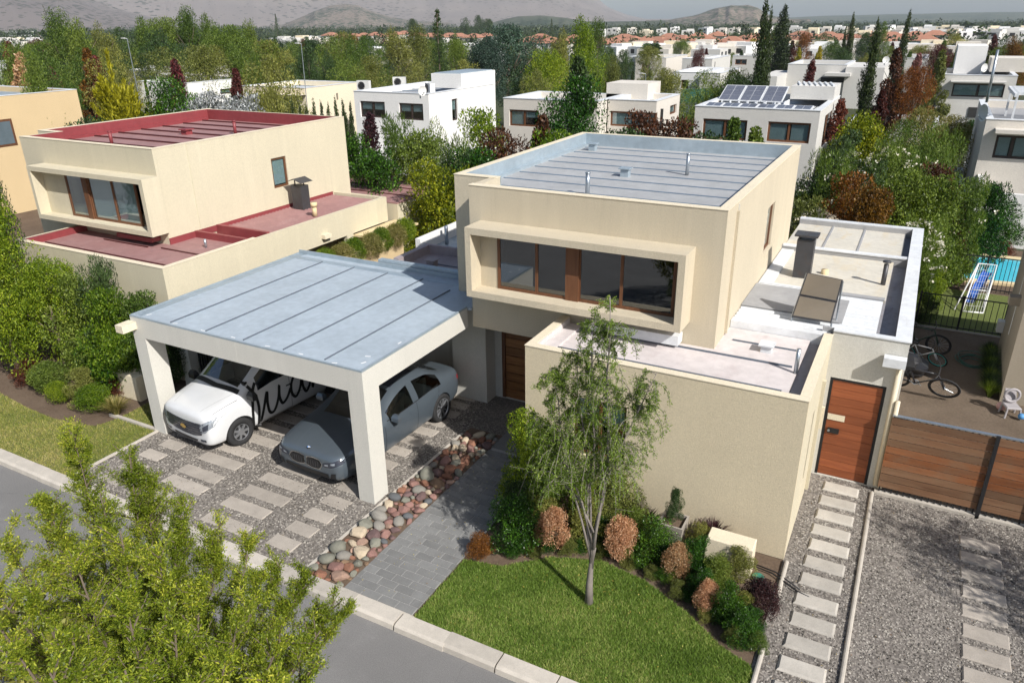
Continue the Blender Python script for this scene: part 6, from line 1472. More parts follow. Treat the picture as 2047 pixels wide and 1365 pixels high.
def split_mats(res, names, root, mats):
    out = {}
    for k, nm in names.items():
        bm = bmesh.new(); bm.from_mesh(res); bmesh.ops.delete(bm, geom=[f for f in bm.faces if (f.material_index if f.material_index < len(mats) else 0) != k], context='FACES')
        me = bpy.data.meshes.new(nm); bm.to_mesh(me); bm.free(); me.materials.clear(); me.materials.append(mats[k]); me.polygons.foreach_set('material_index', [0] * len(me.polygons))
        me.polygons.foreach_set('use_smooth', [True] * len(me.polygons))
        o = bpy.data.objects.new(nm, me); COL.objects.link(o); o.parent = root; out[nm] = o
        md = o.modifiers.new('edge', 'EDGE_SPLIT'); md.split_angle = R(38)
        if k:          # the panes on the two sides, or front and rear, are parts of their own
            axis_ = 0 if nm == 'side_window' else 1; co = [v.co[axis_] for v in me.vertices]; mid = 0 if axis_ == 0 else (min(co) + max(co)) / 2
            m2 = me.copy()
            for mesh_, keep in ((me, 1), (m2, -1)):
                bm = bmesh.new(); bm.from_mesh(mesh_); bmesh.ops.delete(bm, geom=[f for f in bm.faces if (f.calc_center_median()[axis_] - mid) * keep < 0], context='FACES'); bm.to_mesh(mesh_); bm.free()
            if len(m2.polygons) and len(me.polygons):
                o2 = bpy.data.objects.new(nm if axis_ == 0 else 'front_screen', m2); COL.objects.link(o2); o2.parent = root
                if axis_: o.name = 'rear_screen'
            elif len(m2.polygons): o.data = m2
    return out
def fit(bvh, axis, lo, hi, root, nm, mat, off=0.008, nu=10, nv=4, side=1, th=0.0):
    """a patch between two polylines (2-D, seen along axis) laid on the body"""
    def samp(pl, t):
        f = t * (len(pl) - 1); i = min(int(f), len(pl) - 2); a, b_ = pl[i], pl[i + 1]; f -= i; return (a[0] + (b_[0] - a[0]) * f, a[1] + (b_[1] - a[1]) * f)
    V = []; F = []
    for i in range(nu + 1):
        a, b_ = samp(lo, i / nu), samp(hi, i / nu)
        for j in range(nv + 1):
            t = j / nv; u, v = a[0] + (b_[0] - a[0]) * t, a[1] + (b_[1] - a[1]) * t
            if axis == 'front': org, dr = Vector((u, -3, v)), Vector((0, 1, 0))
            elif axis == 'rear': org, dr = Vector((u, 9, v)), Vector((0, -1, 0))
            elif axis == 'side': org, dr = Vector((3 * side, u, v)), Vector((-side, 0, 0))
            else: org, dr = Vector((u, v, 5)), Vector((0, 0, -1))
            h = bvh.ray_cast(org, dr)
            p = h[0] if h[0] is not None else (V[-1] + dr * off if V else org + dr * 3)
            V.append(Vector(p) - dr * off)
    for i in range(nu):
        for j in range(nv):
            k = i * (nv + 1) + j; F.append((k, k + 1, k + nv + 2, k + nv + 1))
    m = MB(); m.add(V, F); o = m.build(nm, mat, root, True, (0, 0, 0)); return o
def ribbon(bvh, pts, w_, mb_, side=1, off=0.006):
    """a brush stroke (y, z points) lying on the car's side"""
    P = []
    for i in range(len(pts) - 1):
        for t in np.linspace(0, 1, 7)[:-1]:
            p0 = pts[max(0, i - 1)]; p1 = pts[i]; p2 = pts[i + 1]; p3 = pts[min(len(pts) - 1, i + 2)]
            P.append([0.5 * (2 * p1[k] + (p2[k] - p0[k]) * t + (2 * p0[k] - 5 * p1[k] + 4 * p2[k] - p3[k]) * t * t + (3 * p1[k] - p0[k] - 3 * p2[k] + p3[k]) * t ** 3) for k in (0, 1)])
    P.append(list(pts[-1])); V = []; F = []
    for i, p in enumerate(P):
        a, b_ = P[max(0, i - 1)], P[min(len(P) - 1, i + 1)]; d = np.array([b_[0] - a[0], b_[1] - a[1]]); d /= max(1e-6, np.linalg.norm(d)); nrm = np.array([-d[1], d[0]]) * w_ / 2
        for s in (-1, 1):
            u, v = p[0] + nrm[0] * s, p[1] + nrm[1] * s; h = bvh.ray_cast(Vector((3 * side, u, v)), Vector((-side, 0, 0)))
            x = h[0].x if h[0] is not None else (V[-1][0] - side * off if V else .8 * side)
            V.append((x + side * off, u, v))
        if i: k = 2 * i; F.append((k - 2, k - 1, k + 1, k))
    mb_.add(V, F)
def wheel(root, x, y, r, w_, side, spokes, rimr, steel=False, steer=0.0):
    o = bpy.data.objects.new('wheel', None); COL.objects.link(o); o.parent = root; o.location = (x, y, r); o.rotation_euler = (0, 0, steer); OFF[o.name] = (0, 0, 0)
    t = MB(); prof_ = [(rimr, -w_ / 2), (r * .93, -w_ / 2), (r, -w_ * .36), (r, w_ * .36), (r * .93, w_ / 2), (rimr, w_ / 2)]; n = 36; k = len(prof_); vs = []; fs = []
    for i in range(n):
        a = 6.28318 * i / n
        for q, h in prof_: vs.append((h * side, q * math.cos(a), q * math.sin(a)))
    for i in range(n):
        for j in range(k): fs.append((i * k + j, ((i + 1) % n) * k + j, ((i + 1) % n) * k + (j + 1) % k, i * k + (j + 1) % k))
    t.add(vs, fs); t.build('tyre', M['tyre'], o, True)
    m = MB(); m.tube([(side * (w_ / 2 - .05), 0, 0), (side * (w_ / 2 - .04), 0, 0)], rimr * .99, 30); disc = m.build('brake_disc', M['iron'], o)
    m = MB(); m.torus((side * (w_ / 2 - .015), 0, 0), rimr * .95, rimr * .06, 'x', 36, 6)
    m.tube([(side * (w_ / 2 - .05), 0, 0), (side * (w_ / 2 - .005), 0, 0)], rimr * (.42 if steel else .2), 20)
    for i in range(spokes):
        a = 6.28318 * i / spokes; c_, s_ = math.cos(a), math.sin(a); hw = rimr * (.13 if steel else .055)
        P = [(q * c_ - e * hw * s_, q * s_ + e * hw * c_) for q, e in ((rimr * .15, -1), (rimr * .95, -1), (rimr * .95, 1), (rimr * .15, 1))]
        m.add([(side * (w_ / 2 - .035), *p) for p in P] + [(side * (w_ / 2 - .012), *p) for p in P], [(0, 1, 2, 3), (7, 6, 5, 4), (0, 4, 5, 1), (1, 5, 6, 2), (2, 6, 7, 3), (3, 7, 4, 0)])
    m.build('rim', M['rim'], o); return o
# --- white van
VAN = thing('white_van', 'white van with black handwritten lettering on its side parked under the carport', 'van', (-12.42, 8.78, 0), R(-5.5), world=False)
def sec(wb, zb, wl, zl, wm, zm, ws, zs, wg, zg, wr_, zr, zc):
    return [(wb * .85, zb), (wb, zb + .03), (wl, zl), (wm, zm), (ws, zs), (wg, zg), (wr_, zr), (wr_ * .5, zc), (0, zc)]
P0 = [0] * 8
def rows(side=0, top=0): return [0, 0, 0, 0, side, 0, top, top] if True else None
vc = [
 (0.00, sec(.58, .30, .63, .40, .64, .58, .61, .74, .56, .80, .40, .83, .84), P0),
 (0.05, sec(.70, .24, .75, .38, .76, .58, .73, .80, .66, .88, .50, .905, .91), P0),
 (0.18, sec(.77, .22, .81, .38, .82, .60, .78, .86, .68, .93, .52, .965, .98), P0),
 (0.50, sec(.79, .22, .82, .40, .825, .65, .79, .93, .72, 1.01, .55, 1.045, 1.06), P0),
 (0.86, sec(.80, .22, .83, .40, .835, .70, .80, 1.00, .74, 1.08, .58, 1.12, 1.14), P0),
 (0.93, sec(.80, .22, .83, .40, .835, .70, .80, 1.02, .745, 1.11, .62, 1.15, 1.17), [0, 0, 0, 0, 0, 0, 1, 1]),
 (1.30, sec(.80, .22, .83, .40, .835, .72, .81, 1.03, .735, 1.36, .62, 1.41, 1.44), [0, 0, 0, 0, 2, 0, 1, 1]),
 (1.66, sec(.80, .22, .83, .40, .835, .72, .81, 1.04, .71, 1.64, .60, 1.70, 1.73), [0, 0, 0, 0, 2, 0, 1, 1]),
 (1.73, sec(.80, .22, .83, .40, .835, .72, .81, 1.04, .705, 1.68, .60, 1.745, 1.77), [0, 0, 0, 0, 2, 0, 0, 0]),
 (2.10, sec(.80, .22, .83, .40, .835, .72, .81, 1.04, .70, 1.70, .60, 1.79, 1.82), P0),
 (3.00, sec(.80, .22, .83, .40, .835, .72, .81, 1.04, .70, 1.70, .60, 1.80, 1.83), P0),
 (3.95, sec(.80, .24, .82, .42, .83, .72, .80, 1.04, .69, 1.68, .59, 1.78, 1.81), P0),
 (4.25, sec(.78, .28, .80, .44, .81, .72, .78, 1.04, .67, 1.60, .56, 1.70, 1.73), P0),
 (4.32, sec(.70, .30, .74, .46, .75, .72, .72, 1.04, .62, 1.52, .5, 1.6, 1.62), P0)]
mats = [M['vanpaint'], M['vanglass'], M['carglass']]
vm, vb = car_shell(vc, 'van', VAN, mats, (0.74, 3.50), (0.365, 0.30), .2)
vo = split_mats(vm, {0: 'body', 1: 'windscreen', 2: 'side_window'}, VAN, mats)
for y in (0.74, 3.50):
    for sd in (-1, 1): wheel(VAN, sd * .735, y, .31, .19, sd, 7, .185, True, R(-4) if y < 1 else 0)
m = MB(); m.box(-.66, .66, .35, 4.2, .24, .40, k=0); m.build('underbody', M['black'], VAN, off=(0, 0, 0))
m = MB(); m.box(-.68, .68, .98, 1.25, .78, .95); m.build('dashboard', M['black'], VAN)
for x in (-.36, .36):
    m = MB(); m.box(x - .24, x + .24, 1.75, 1.87, .75, 1.38); m.box(x - .24, x + .24, 1.4, 1.8, .62, .80); m.box(x - .12, x + .12, 1.77, 1.85, 1.40, 1.56); m.build('seat', plain('grey_seat_cloth', (0.09, 0.09, 0.1), .9), VAN)
m = MB(); m.box(-.68, .68, 1.95, 1.98, .4, 1.7); m.build('bulkhead', plain('grey_bulkhead', (0.2, 0.2, 0.21), .8), VAN)
m = MB(); m.torus((.36, 1.28, 1.0), .17, .015, 'y', 24, 6); m.build('steering_wheel', M['black'], VAN)
fit(vb, 'front', [(-.56, .50), (-.3, .44), (0, .42), (.3, .44), (.56, .50)], [(-.64, .77), (-.3, .74), (0, .725), (.3, .74), (.64, .77)], VAN, 'grille', M['lampdark'], .012, 24, 6)
for q in (.51, .565, .62, .675, .72):
    fit(vb, 'front', [(-.57, q + .02), (0, q - .03), (.57, q + .02)], [(-.57, q + .032), (0, q - .018), (.57, q + .032)], VAN, 'grille_bar', plain('dark_chrome', (0.16, 0.17, 0.2), .25, .8), .022, 20, 1)
fit(vb, 'front', [(-.09, .56), (-.03, .545), (.03, .545), (.09, .56)], [(-.09, .60), (-.03, .615), (.03, .615), (.09, .60)], VAN, 'badge', M['gold'], .03, 8, 2)
fit(vb, 'front', [(-.05, .53), (.05, .53)], [(-.05, .63), (.05, .63)], VAN, 'badge_bar', M['gold'], .028, 2, 2)
fit(vb, 'front', [(-.36, .31), (0, .295), (.36, .31)], [(-.40, .365), (0, .35), (.40, .365)], VAN, 'lower_intake', M['black'], .012, 16, 2)
fit(vb, 'front', [(-.60, .255), (0, .225), (.60, .255)], [(-.62, .275), (0, .245), (.62, .275)], VAN, 'bumper_lip', plain('pale_trim', (0.3, 0.3, 0.31), .5), .012, 16, 1)
for sd in (-1, 1):
    fit(vb, 'front', [(sd * .54, .55), (sd * .68, .58), (sd * .79, .70)], [(sd * .52, .73), (sd * .66, .80), (sd * .79, .87)], VAN, 'headlight', M['lamp'], .012, 12, 4)
    fit(vb, 'front', [(sd * .62, .60), (sd * .74, .66)], [(sd * .62, .70), (sd * .74, .78)], VAN, 'headlight_lens', M['lampdark'], .02, 4, 3)
    fit(vb, 'front', [(sd * .50, .345), (sd * .66, .36)], [(sd * .49, .40), (sd * .66, .41)], VAN, 'fog_light', M['lampdark'], .014, 6, 2)
    m = MB(); m.frust((sd * .98 - .10, .95), (sd * .98 + .10, 1.08), 1.0, 1.10, .0); m.frust((sd * .98 - .10, .95), (sd * .98 + .10, 1.08), 1.10, 1.18, .035); m.tube([(sd * .80, 1.04, 1.03), (sd * .92, 1.02, 1.04)], .025, 6); m.build('wing_mirror', M['black'], VAN, off=(0, 0, 0))
fit(vb, 'top', [(-.70, .86), (0, .80), (.70, .86)], [(-.68, .96), (0, .905), (.68, .96)], VAN, 'wiper_cowl', M['black'], .008, 16, 2)
fit(vb, 'top', [(-.60, 1.62), (0, 1.60), (.60, 1.62)], [(-.58, 1.735), (0, 1.72), (.58, 1.735)], VAN, 'windscreen_band', M['black'], .006, 12, 2)
for sd in (-1, 1): fit(vb, 'top', [(sd * .42, .14), (sd * .60, .82)], [(sd * .432, .14), (sd * .612, .82)], VAN, 'painted_bonnet_crease', plain('van_crease_shade', (0.36, 0.37, 0.38), .5), .003, 12, 1)  # crease shading painted as a thin darker strip on the bonnet
for sd in (-1, 1): fit(vb, 'top', [(sd * .70, .22), (sd * .765, .80)], [(sd * .708, .22), (sd * .773, .80)], VAN, 'bonnet_gap', plain('van_gap', (0.14, 0.14, 0.15), .5), .003, 12, 1)
seamm = plain('panel_gap', (0.12, 0.12, 0.13), .6)
for (u0, z0_, u1, z1_) in ((1.22, .30, 1.22, 1.0), (2.12, .30, 2.12, 1.66), (1.22, .30, 2.12, .30), (2.2, .58, 4.0, .58), (2.2, 1.62, 4.0, 1.62)):
    s_ = MB(); ribbon(vb, [(u0, z0_), ((u0 + u1) / 2, (z0_ + z1_) / 2), (u1, z1_)], .012, s_, 1, .003); s_.build('panel_gap', seamm, VAN, off=(0, 0, 0))
s_ = MB(); ribbon(vb, [(2.0, .86), (2.08, .86), (2.14, .86)], .03, s_, 1, .02); s_.build('door_handle', M['black'], VAN, off=(0, 0, 0))
# black handwriting on the side facing the path: Juana
ink = plain('black_lettering', (0.008, 0.008, 0.008), .5)
letters = {
 'letter_j': [(1.28, 1.22), (1.17, 1.05), (1.09, .72), (1.06, .42), (1.04, .26)],
 'letter_j_stem': [(1.02, 1.34), (1.12, 1.16), (1.22, .92), (1.24, .66), (1.20, .36), (1.21, .18)],
 'letter_u': [(1.21, .20), (1.32, .50), (1.50, .92), (1.47, .66), (1.50, .44), (1.62, .42), (1.76, .66), (1.84, .94), (1.80, .68), (1.86, .50), (2.00, .58), (2.12, .76)],
 'letter_a': [(2.46, .96), (2.30, 1.00), (2.16, .84), (2.14, .62), (2.24, .50), (2.38, .66), (2.50, .98), (2.46, .70), (2.54, .50), (2.66, .62)],
 'letter_n': [(2.66, .62), (2.76, .90), (2.78, .98), (2.76, .74), (2.74, .52), (2.84, .80), (2.98, .98), (3.06, .84), (3.04, .58), (3.14, .52), (3.26, .66)],
 'letter_a_end': [(3.62, .96), (3.46, 1.00), (3.32, .84), (3.30, .64), (3.40, .52), (3.54, .68), (3.66, .98), (3.62, .70), (3.70, .54), (3.86, .62)],
 'dash_mark': [(2.02, 1.14), (2.10, 1.15), (2.20, 1.17)], 'dash_mark_two': [(2.32, 1.15), (2.42, 1.16), (2.52, 1.18)]}
lt = bpy.data.objects.new('lettering', None); COL.objects.link(lt); lt.parent = VAN; OFF[lt.name] = (0, 0, 0); lt['label'] = 'black handwritten word Juana'
for k, pts in letters.items():
    s_ = MB(); ribbon(vb, pts, .068 if 'dash' not in k else .036, s_); s_.build(k.replace('_stem', '').replace('_end', '').replace('_two', ''), ink, lt, off=(0, 0, 0))
# --- grey sedan
CAR = thing('grey_sedan', 'blue-grey metallic sedan parked beside the white van behind the carport column', 'car', (-9.33, 8.98, 0), R(-2.0), world=False)
def s2(wb, zb, wl, zl, wm, zm, ws, zs, wg, zg, wr_, zr, zc): return sec(wb, zb, wl, zl, wm, zm, ws, zs, wg, zg, wr_, zr, zc)
sc_ = [
 (0.00, s2(.62, .26, .66, .34, .67, .46, .63, .58, .56, .63, .40, .65, .655), P0),
 (0.06, s2(.75, .20, .80, .32, .81, .46, .76, .60, .66, .68, .48, .705, .71), P0),
 (0.25, s2(.82, .17, .87, .32, .885, .50, .84, .68, .72, .745, .50, .77, .78), P0),
 (0.62, s2(.84, .17, .885, .32, .905, .54, .87, .74, .76, .80, .52, .835, .85), P0),
 (1.20, s2(.85, .17, .89, .32, .915, .56, .885, .80, .78, .865, .55, .895, .91), [0, 0, 0, 0, 0, 0, 1, 1]),
 (1.32, s2(.85, .17, .89, .32, .915, .56, .885, .82, .77, .90, .57, .945, .96), [0, 0, 0, 0, 0, 0, 1, 1]),
 (1.50, s2(.85, .17, .89, .32, .915, .56, .885, .835, .745, .98, .57, 1.05, 1.075), [0, 0, 0, 0, 2, 0, 1, 1]),
 (1.90, s2(.85, .17, .89, .32, .915, .56, .885, .845, .68, 1.245, .54, 1.30, 1.325), [0, 0, 0, 0, 2, 0, 0, 0]),
 (2.38, s2(.85, .17, .89, .32, .915, .56, .885, .855, .645, 1.33, .52, 1.385, 1.405), [0, 0, 0, 0, 0, 0, 0, 0]),
 (2.44, s2(.85, .17, .89, .32, .915, .56, .885, .857, .645, 1.335, .52, 1.39, 1.41), [0, 0, 0, 0, 2, 0, 0, 0]),
 (2.85, s2(.85, .17, .89, .32, .915, .56, .885, .875, .645, 1.30, .51, 1.36, 1.38), [0, 0, 0, 0, 2, 0, 0, 0]),
 (3.08, s2(.85, .17, .89, .32, .915, .57, .885, .89, .655, 1.235, .51, 1.30, 1.32), [0, 0, 0, 0, 2, 0, 1, 1]),
 (3.28, s2(.85, .18, .89, .33, .915, .58, .885, .905, .69, 1.10, .53, 1.19, 1.215), [0, 0, 0, 0, 0, 0, 1, 1]),
 (3.62, s2(.83, .20, .87, .35, .90, .60, .865, .90, .74, .965, .56, 1.00, 1.02), P0),
 (4.05, s2(.76, .24, .81, .38, .83, .60, .80, .87, .70, .93, .52, .955, .965), P0),
 (4.20, s2(.62, .28, .68, .40, .70, .60, .68, .82, .60, .88, .44, .90, .91), P0)]
mats = [M['carpaint'], M['carglass'], M['carglass']]
cm, cb_ = car_shell(sc_, 'sedan', CAR, mats, (0.80, 3.26), (0.355, 0.325), .2)
split_mats(cm, {0: 'body', 1: 'windscreen', 2: 'side_window'}, CAR, mats)
for y in (0.80, 3.26):
    for sd in (-1, 1): wheel(CAR, sd * .805, y, .325, .21, sd, 10, .235)
m = MB(); m.box(-.70, .70, .35, 4.0, .2, .36); m.build('underbody', M['black'], CAR)
m = MB(); m.box(-.62, .62, 1.55, 1.8, .6, .84); m.build('dashboard', M['black'], CAR)
seatm = plain('dark_seat', (0.05, 0.055, 0.05), .8)
for x, y in ((-.35, 2.2), (.35, 2.2), (-.35, 3.0), (.35, 3.0)):
    m = MB(); m.box(x - .24, x + .24, y, y + .12, .5, 1.05); m.box(x - .24, x + .24, y - .4, y, .42, .56); m.box(x - .11, x + .11, y + .02, y + .1, 1.07, 1.2); m.build('seat', seatm, CAR)
fit(cb_, 'top', [(-.52, 2.0), (0, 1.98), (.52, 2.0)], [(-.5, 2.75), (0, 2.78), (.5, 2.75)], CAR, 'sunroof', M['lampdark'], .005, 10, 6)
for sd in (-1, 1):
    fit(cb_, 'front', [(sd * .015, .425), (sd * .18, .39), (sd * .36, .405), (sd * .42, .50)], [(sd * .025, .61), (sd * .18, .635), (sd * .36, .62), (sd * .42, .53)], CAR, 'grille_surround', M['chrome'], .012, 10, 4)
    fit(cb_, 'front', [(sd * .035, .445), (sd * .18, .412), (sd * .345, .427), (sd * .395, .50)], [(sd * .042, .59), (sd * .18, .613), (sd * .345, .60), (sd * .395, .53)], CAR, 'kidney_grille', M['black'], .022, 10, 4)
    for k in range(5):
        x = sd * (.09 + k * .06); fit(cb_, 'front', [(x - .006, .45), (x + .006, .45)], [(x - .006, .57), (x + .006, .57)], CAR, 'grille_slat', plain('grille_slat_grey', (0.12, 0.12, 0.13), .3, .6), .028, 1, 3)
    fit(cb_, 'front', [(sd * .44, .495), (sd * .62, .50), (sd * .82, .58)], [(sd * .45, .575), (sd * .64, .625), (sd * .84, .69)], CAR, 'headlight', M['lampdark'], .01, 12, 3)
    for xx in (.53, .67): fit(cb_, 'front', [(sd * (xx - .04), .525 + (xx - .53) * .3), (sd * (xx + .04), .53 + (xx - .53) * .3)], [(sd * (xx - .04), .56 + (xx - .53) * .3), (sd * (xx + .04), .57 + (xx - .53) * .3)], CAR, 'headlight_lens', M['lamp'], .018, 3, 2)
    fit(cb_, 'front', [(sd * .58, .26), (sd * .70, .25)], [(sd * .62, .38), (sd * .72, .40)], CAR, 'bumper_vent', M['black'], .01, 4, 4)
    fit(cb_, 'rear', [(sd * .50, .70), (sd * .76, .70)], [(sd * .50, .78), (sd * .77, .80)], CAR, 'tail_light', M['tail'], .01, 6, 2)
    fit(cb_, 'side', [(3.98, .72), (4.16, .72)], [(3.98, .80), (4.16, .80)], CAR, 'tail_light', M['tail'], .008, 4, 2, sd)
    m = MB(); m.frust((sd * 1.0 - .09, 1.50), (sd * 1.0 + .09, 1.62), .86, .94, 0); m.frust((sd * 1.0 - .09, 1.50), (sd * 1.0 + .09, 1.62), .94, 1.0, .03); m.tube([(sd * .86, 1.58, .86), (sd * .95, 1.57, .88)], .02, 6); m.build('wing_mirror', M['carpaint'], CAR)
    for (u0, z0_, u1, z1_) in ((1.30, .25, 1.34, .80), (2.36, .22, 2.40, .86), (3.02, .45, 3.22, .88)):
        s_ = MB(); ribbon(cb_, [(u0, z0_), ((u0 + u1) / 2, (z0_ + z1_) / 2), (u1, z1_)], .010, s_, sd, .003); s_.build('panel_gap', M['black'], CAR)
    for u in (2.12, 2.98):
        s_ = MB(); ribbon(cb_, [(u, .735), (u + .08, .74), (u + .17, .745)], .028, s_, sd, .02); s_.build('door_handle', M['carpaint'], CAR)
    s_ = MB(); ribbon(cb_, [(1.45, .865), (2.2, .875), (3.2, .92)], .016, s_, sd, .006); s_.build('window_trim', M['black'], CAR)
fit(cb_, 'front', [(-.56, .265), (0, .235), (.56, .265)], [(-.54, .355), (0, .34), (.54, .355)], CAR, 'lower_intake', M['black'], .01, 16, 2)
fit(cb_, 'front', [(-.66, .195), (0, .18), (.66, .195)], [(-.66, .225), (0, .212), (.66, .225)], CAR, 'front_splitter', plain('silver_lip', (0.35, 0.38, 0.4), .3, .5), .012, 16, 1)
h = cb_.ray_cast(Vector((0, .12, 5)), Vector((0, 0, -1)))
m = MB(); zb = h[0].z; m.cyl(0, .13, zb - .01, zb + .008, .05, 18); bo = m.build('bonnet_badge', M['black'], CAR)
m = MB(); zb += .009
for a0 in range(4):
    pts = [(0, .13)] + [(.041 * math.cos(R(90 * a0 + t)), .13 + .041 * math.sin(R(90 * a0 + t))) for t in (0, 22, 45, 68, 90)]
    m.add([(x, y, zb) for x, y in pts], [tuple(range(6))], a0 % 2)
m.build('badge_quarter', [plain('badge_blue', (0.05, 0.2, 0.55), .3), M['whitepaint']], bo)
for sd in (-1, 1): fit(cb_, 'top', [(sd * .30, .16), (sd * .42, 1.1)], [(sd * .312, .16), (sd * .432, 1.1)], CAR, 'painted_bonnet_crease', plain('crease_shade', (0.12, 0.145, 0.17), .3, .4), .003, 10, 1)  # bonnet fold is only a toned strip, its shading put into the colour

# ------------------------------------------------------------------ right side: fence, yard, pool, neighbour building
F = thing('timber_fence', 'weathered orange-brown horizontal board fence with dark steel posts at the right', 'fence', (2.2, 13.56, 0))
posts = [0.50, 2.02, 2.76, 4.30]
for i in range(10):
    z0 = 0.16 + i * .146; segs = [(0.40, 1.99), (2.05, 2.73), (2.79, 4.28)]
    for k, (a, b2) in enumerate(segs):
        q = MB(); q.box(a, b2, 13.545 + random.uniform(-.003, .003), 13.567, z0, z0 + .132); q.build('board', M['fenceA'] if (i in (4, 5, 6, 7, 8) and k) or (i in (3, 4, 5)) else M['fenceB'], F)
for x in posts[1:]:
    q = MB(); q.box(x - .03, x + .03, 13.50, 13.545, -.02, 1.66); q.build('post', M['iron'], F)
rl = MB()
for i in range(38): x = .42 + i * .101; rl.box(x, x + .03, 13.57, 13.60, .02, 1.63)
o = rl.build('back_batten', M['iron'], F); o['kind'] = 'stuff'
q = MB(); q.box(.4, 4.3, 13.54, 13.61, 1.63, 1.65); q.build('top_rail', M['steel'], F)
q = MB(); q.box(.36, 4.3, 13.50, 13.62, -.03, .05); q.build('footing', M['kerb'], F)
# iron railing across the yard
def railing(name, x0, x1, y, h, label, n, gate=None, slope=0.0):
    o = thing(name, label, 'fence', ((x0 + x1) / 2, y, 0)); q = MB(); q.box(x0, x1, y - .012, y + .012, h - .03, h); q.box(x0, x1, y - .012, y + .012, .08, .11); q.build('rail', M['iron'], o)
    for i in range(n):
        x = x0 + (x1 - x0) * (i + .5) / n; q = MB(); q.cyl(x, y, 0, h - .03 if gate is None else h + .05, .009, 6); q.build('bar', M['iron'], o)
    for x in (x0, (gate or (x0 + x1) / 2), x1):
        q = MB(); q.box(x - .025, x + .025, y - .025, y + .025, 0, h + .04); q.build('post', M['iron'], o)
railing('iron_railing', 0.75, 2.86, 23.1, 1.0, 'low dark iron railing between the side yard and the back lawn', 15)
railing('pool_railing', 1.25, 3.8, 27.2, 1.15, 'dark iron railing along the near side of the swimming pool', 22)
k_ = MB(); k_.box(.6, 9, 23.02, 23.1, -.02, .04); struct('lawn_kerb', k_, M['slabpale'])
# pool
W_ = N('pool_water'); W_.pr(0.04, 0, 0.6); W_.color((0.06, 0.50, 0.66)); W_.bump(W_.noise(3.5, 3), 0.12, 0.05)
P = thing('swimming_pool', 'bright turquoise swimming pool with a pale stone edge behind the dark railing', 'pool', (3.6, 29.6, 0))
q = MB(); q.prism([(1.62, 28.2), (6.5, 28.8), (6.5, 31.8), (1.85, 31.2)], 0.0, 0.03); q.build('water', W_.m, P)
q = MB(); q.prism([(1.4, 27.9), (6.8, 28.5), (6.8, 28.8), (6.5, 28.8), (1.62, 28.2)], 0, .08); q.prism([(1.4, 27.9), (1.62, 28.2), (1.85, 31.2), (1.65, 31.5)], 0, .08); q.prism([(1.85, 31.2), (6.5, 31.8), (6.8, 32.1), (1.65, 31.5)], 0, .08); o = q.build('pool_coping', M['clay'], P)
# goal and slide
Gl = thing('football_goal', 'small white tubular football goal standing on the back lawn', 'goal', (2.3, 25, 0))
q = MB(); a = (1.95, 24.85); b2 = (2.5, 24.95); c_ = (2.22, 27.0); top = 1.15
q.tube([(a[0], a[1], .02), (b2[0], b2[1], .02)], .022, 8); q.tube([(b2[0], b2[1], .02), (2.62, 26.3, .02), (2.68, 26.3, top), (2.2, 26.25, top), (1.75, 24.9, .02)], .022, 8); q.tube([(a[0], a[1], .02), (2.20, 26.25, top)], .022, 8); q.tube([(b2[0], b2[1], .02), (2.68, 26.3, top)], .022, 8); q.tube([(2.1, 25.6, .5), (2.6, 25.65, .5)], .016, 8)
q.build('frame', M['whitepaint'], Gl, True)
q = MB()
for i in range(9):
    t = i / 8; q.tube([(a[0] + (2.2 - a[0]) * t, a[1] + (26.25 - a[1]) * t, .02 + (top - .02) * t), (b2[0] + (2.68 - b2[0]) * t, b2[1] + (26.3 - b2[1]) * t, .02 + (top - .02) * t)], .004, 4)
    x = a[0] + (b2[0] - a[0]) * t; x1_ = 2.2 + .48 * t; q.tube([(x, a[1] + .1 * t, .02), (x1_, 26.25, top)], .004, 4)
o = q.build('net', M['whitepaint'], Gl); o['kind'] = 'stuff'
Sl = thing('blue_slide', 'blue plastic garden slide leaning behind the white football goal', 'slide', (2.4, 27.0, 0))
q = MB(); vs = []
for t in np.linspace(0, 1, 9):
    x, y, z = 2.15 + .42 * t, 25.6 + 1.4 * t, .08 + .62 * t ** 0.9
    for dx, dz in ((-.13, .07), (-.11, 0), (.11, 0), (.13, .07)): vs.append((x + dx, y - dx * .3, z + dz))
q.add(vs, [(i * 4 + j, i * 4 + j + 1, i * 4 + j + 5, i * 4 + j + 4) for i in range(8) for j in range(3)]); bl_ = plain('blue_plastic', (0.02, 0.10, 0.42), .4); q.build('chute', bl_, Sl)
q = MB(); [q.tube([(2.58 + dx, 27.0, .75), (2.6 + dx, 27.15, 0)], .012, 6) for dx in (-.11, .11)]; [q.tube([(2.48, 27.02 + .04 * i, .62 - .15 * i), (2.7, 27.02 + .04 * i, .62 - .15 * i)], .008, 6) for i in range(4)]; q.build('ladder', bl_, Sl)
# building at the right edge
Rb = thing('right_building', 'beige building side wall with a white downpipe at the right edge', 'house', (3.6, 20, 0))
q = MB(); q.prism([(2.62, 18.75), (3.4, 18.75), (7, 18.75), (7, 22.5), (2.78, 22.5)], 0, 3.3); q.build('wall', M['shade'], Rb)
q = MB(); q.prism([(2.58, 18.7), (7, 18.7), (7, 22.55), (2.74, 22.55)], 3.3, 3.36); q.build('parapet_cap', M['blockw'], Rb)
q = MB(); q.tube([(2.72, 20.6, 1.0), (2.73, 20.6, 2.6)], .035, 8); q.build('downpipe', M['whitepaint'], Rb)
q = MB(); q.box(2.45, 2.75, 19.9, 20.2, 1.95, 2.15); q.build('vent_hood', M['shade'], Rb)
q = MB(); q.box(2.62, 2.80, 22.2, 22.45, .45, .75); q.build('meter_box', M['whiteplas'], Rb)
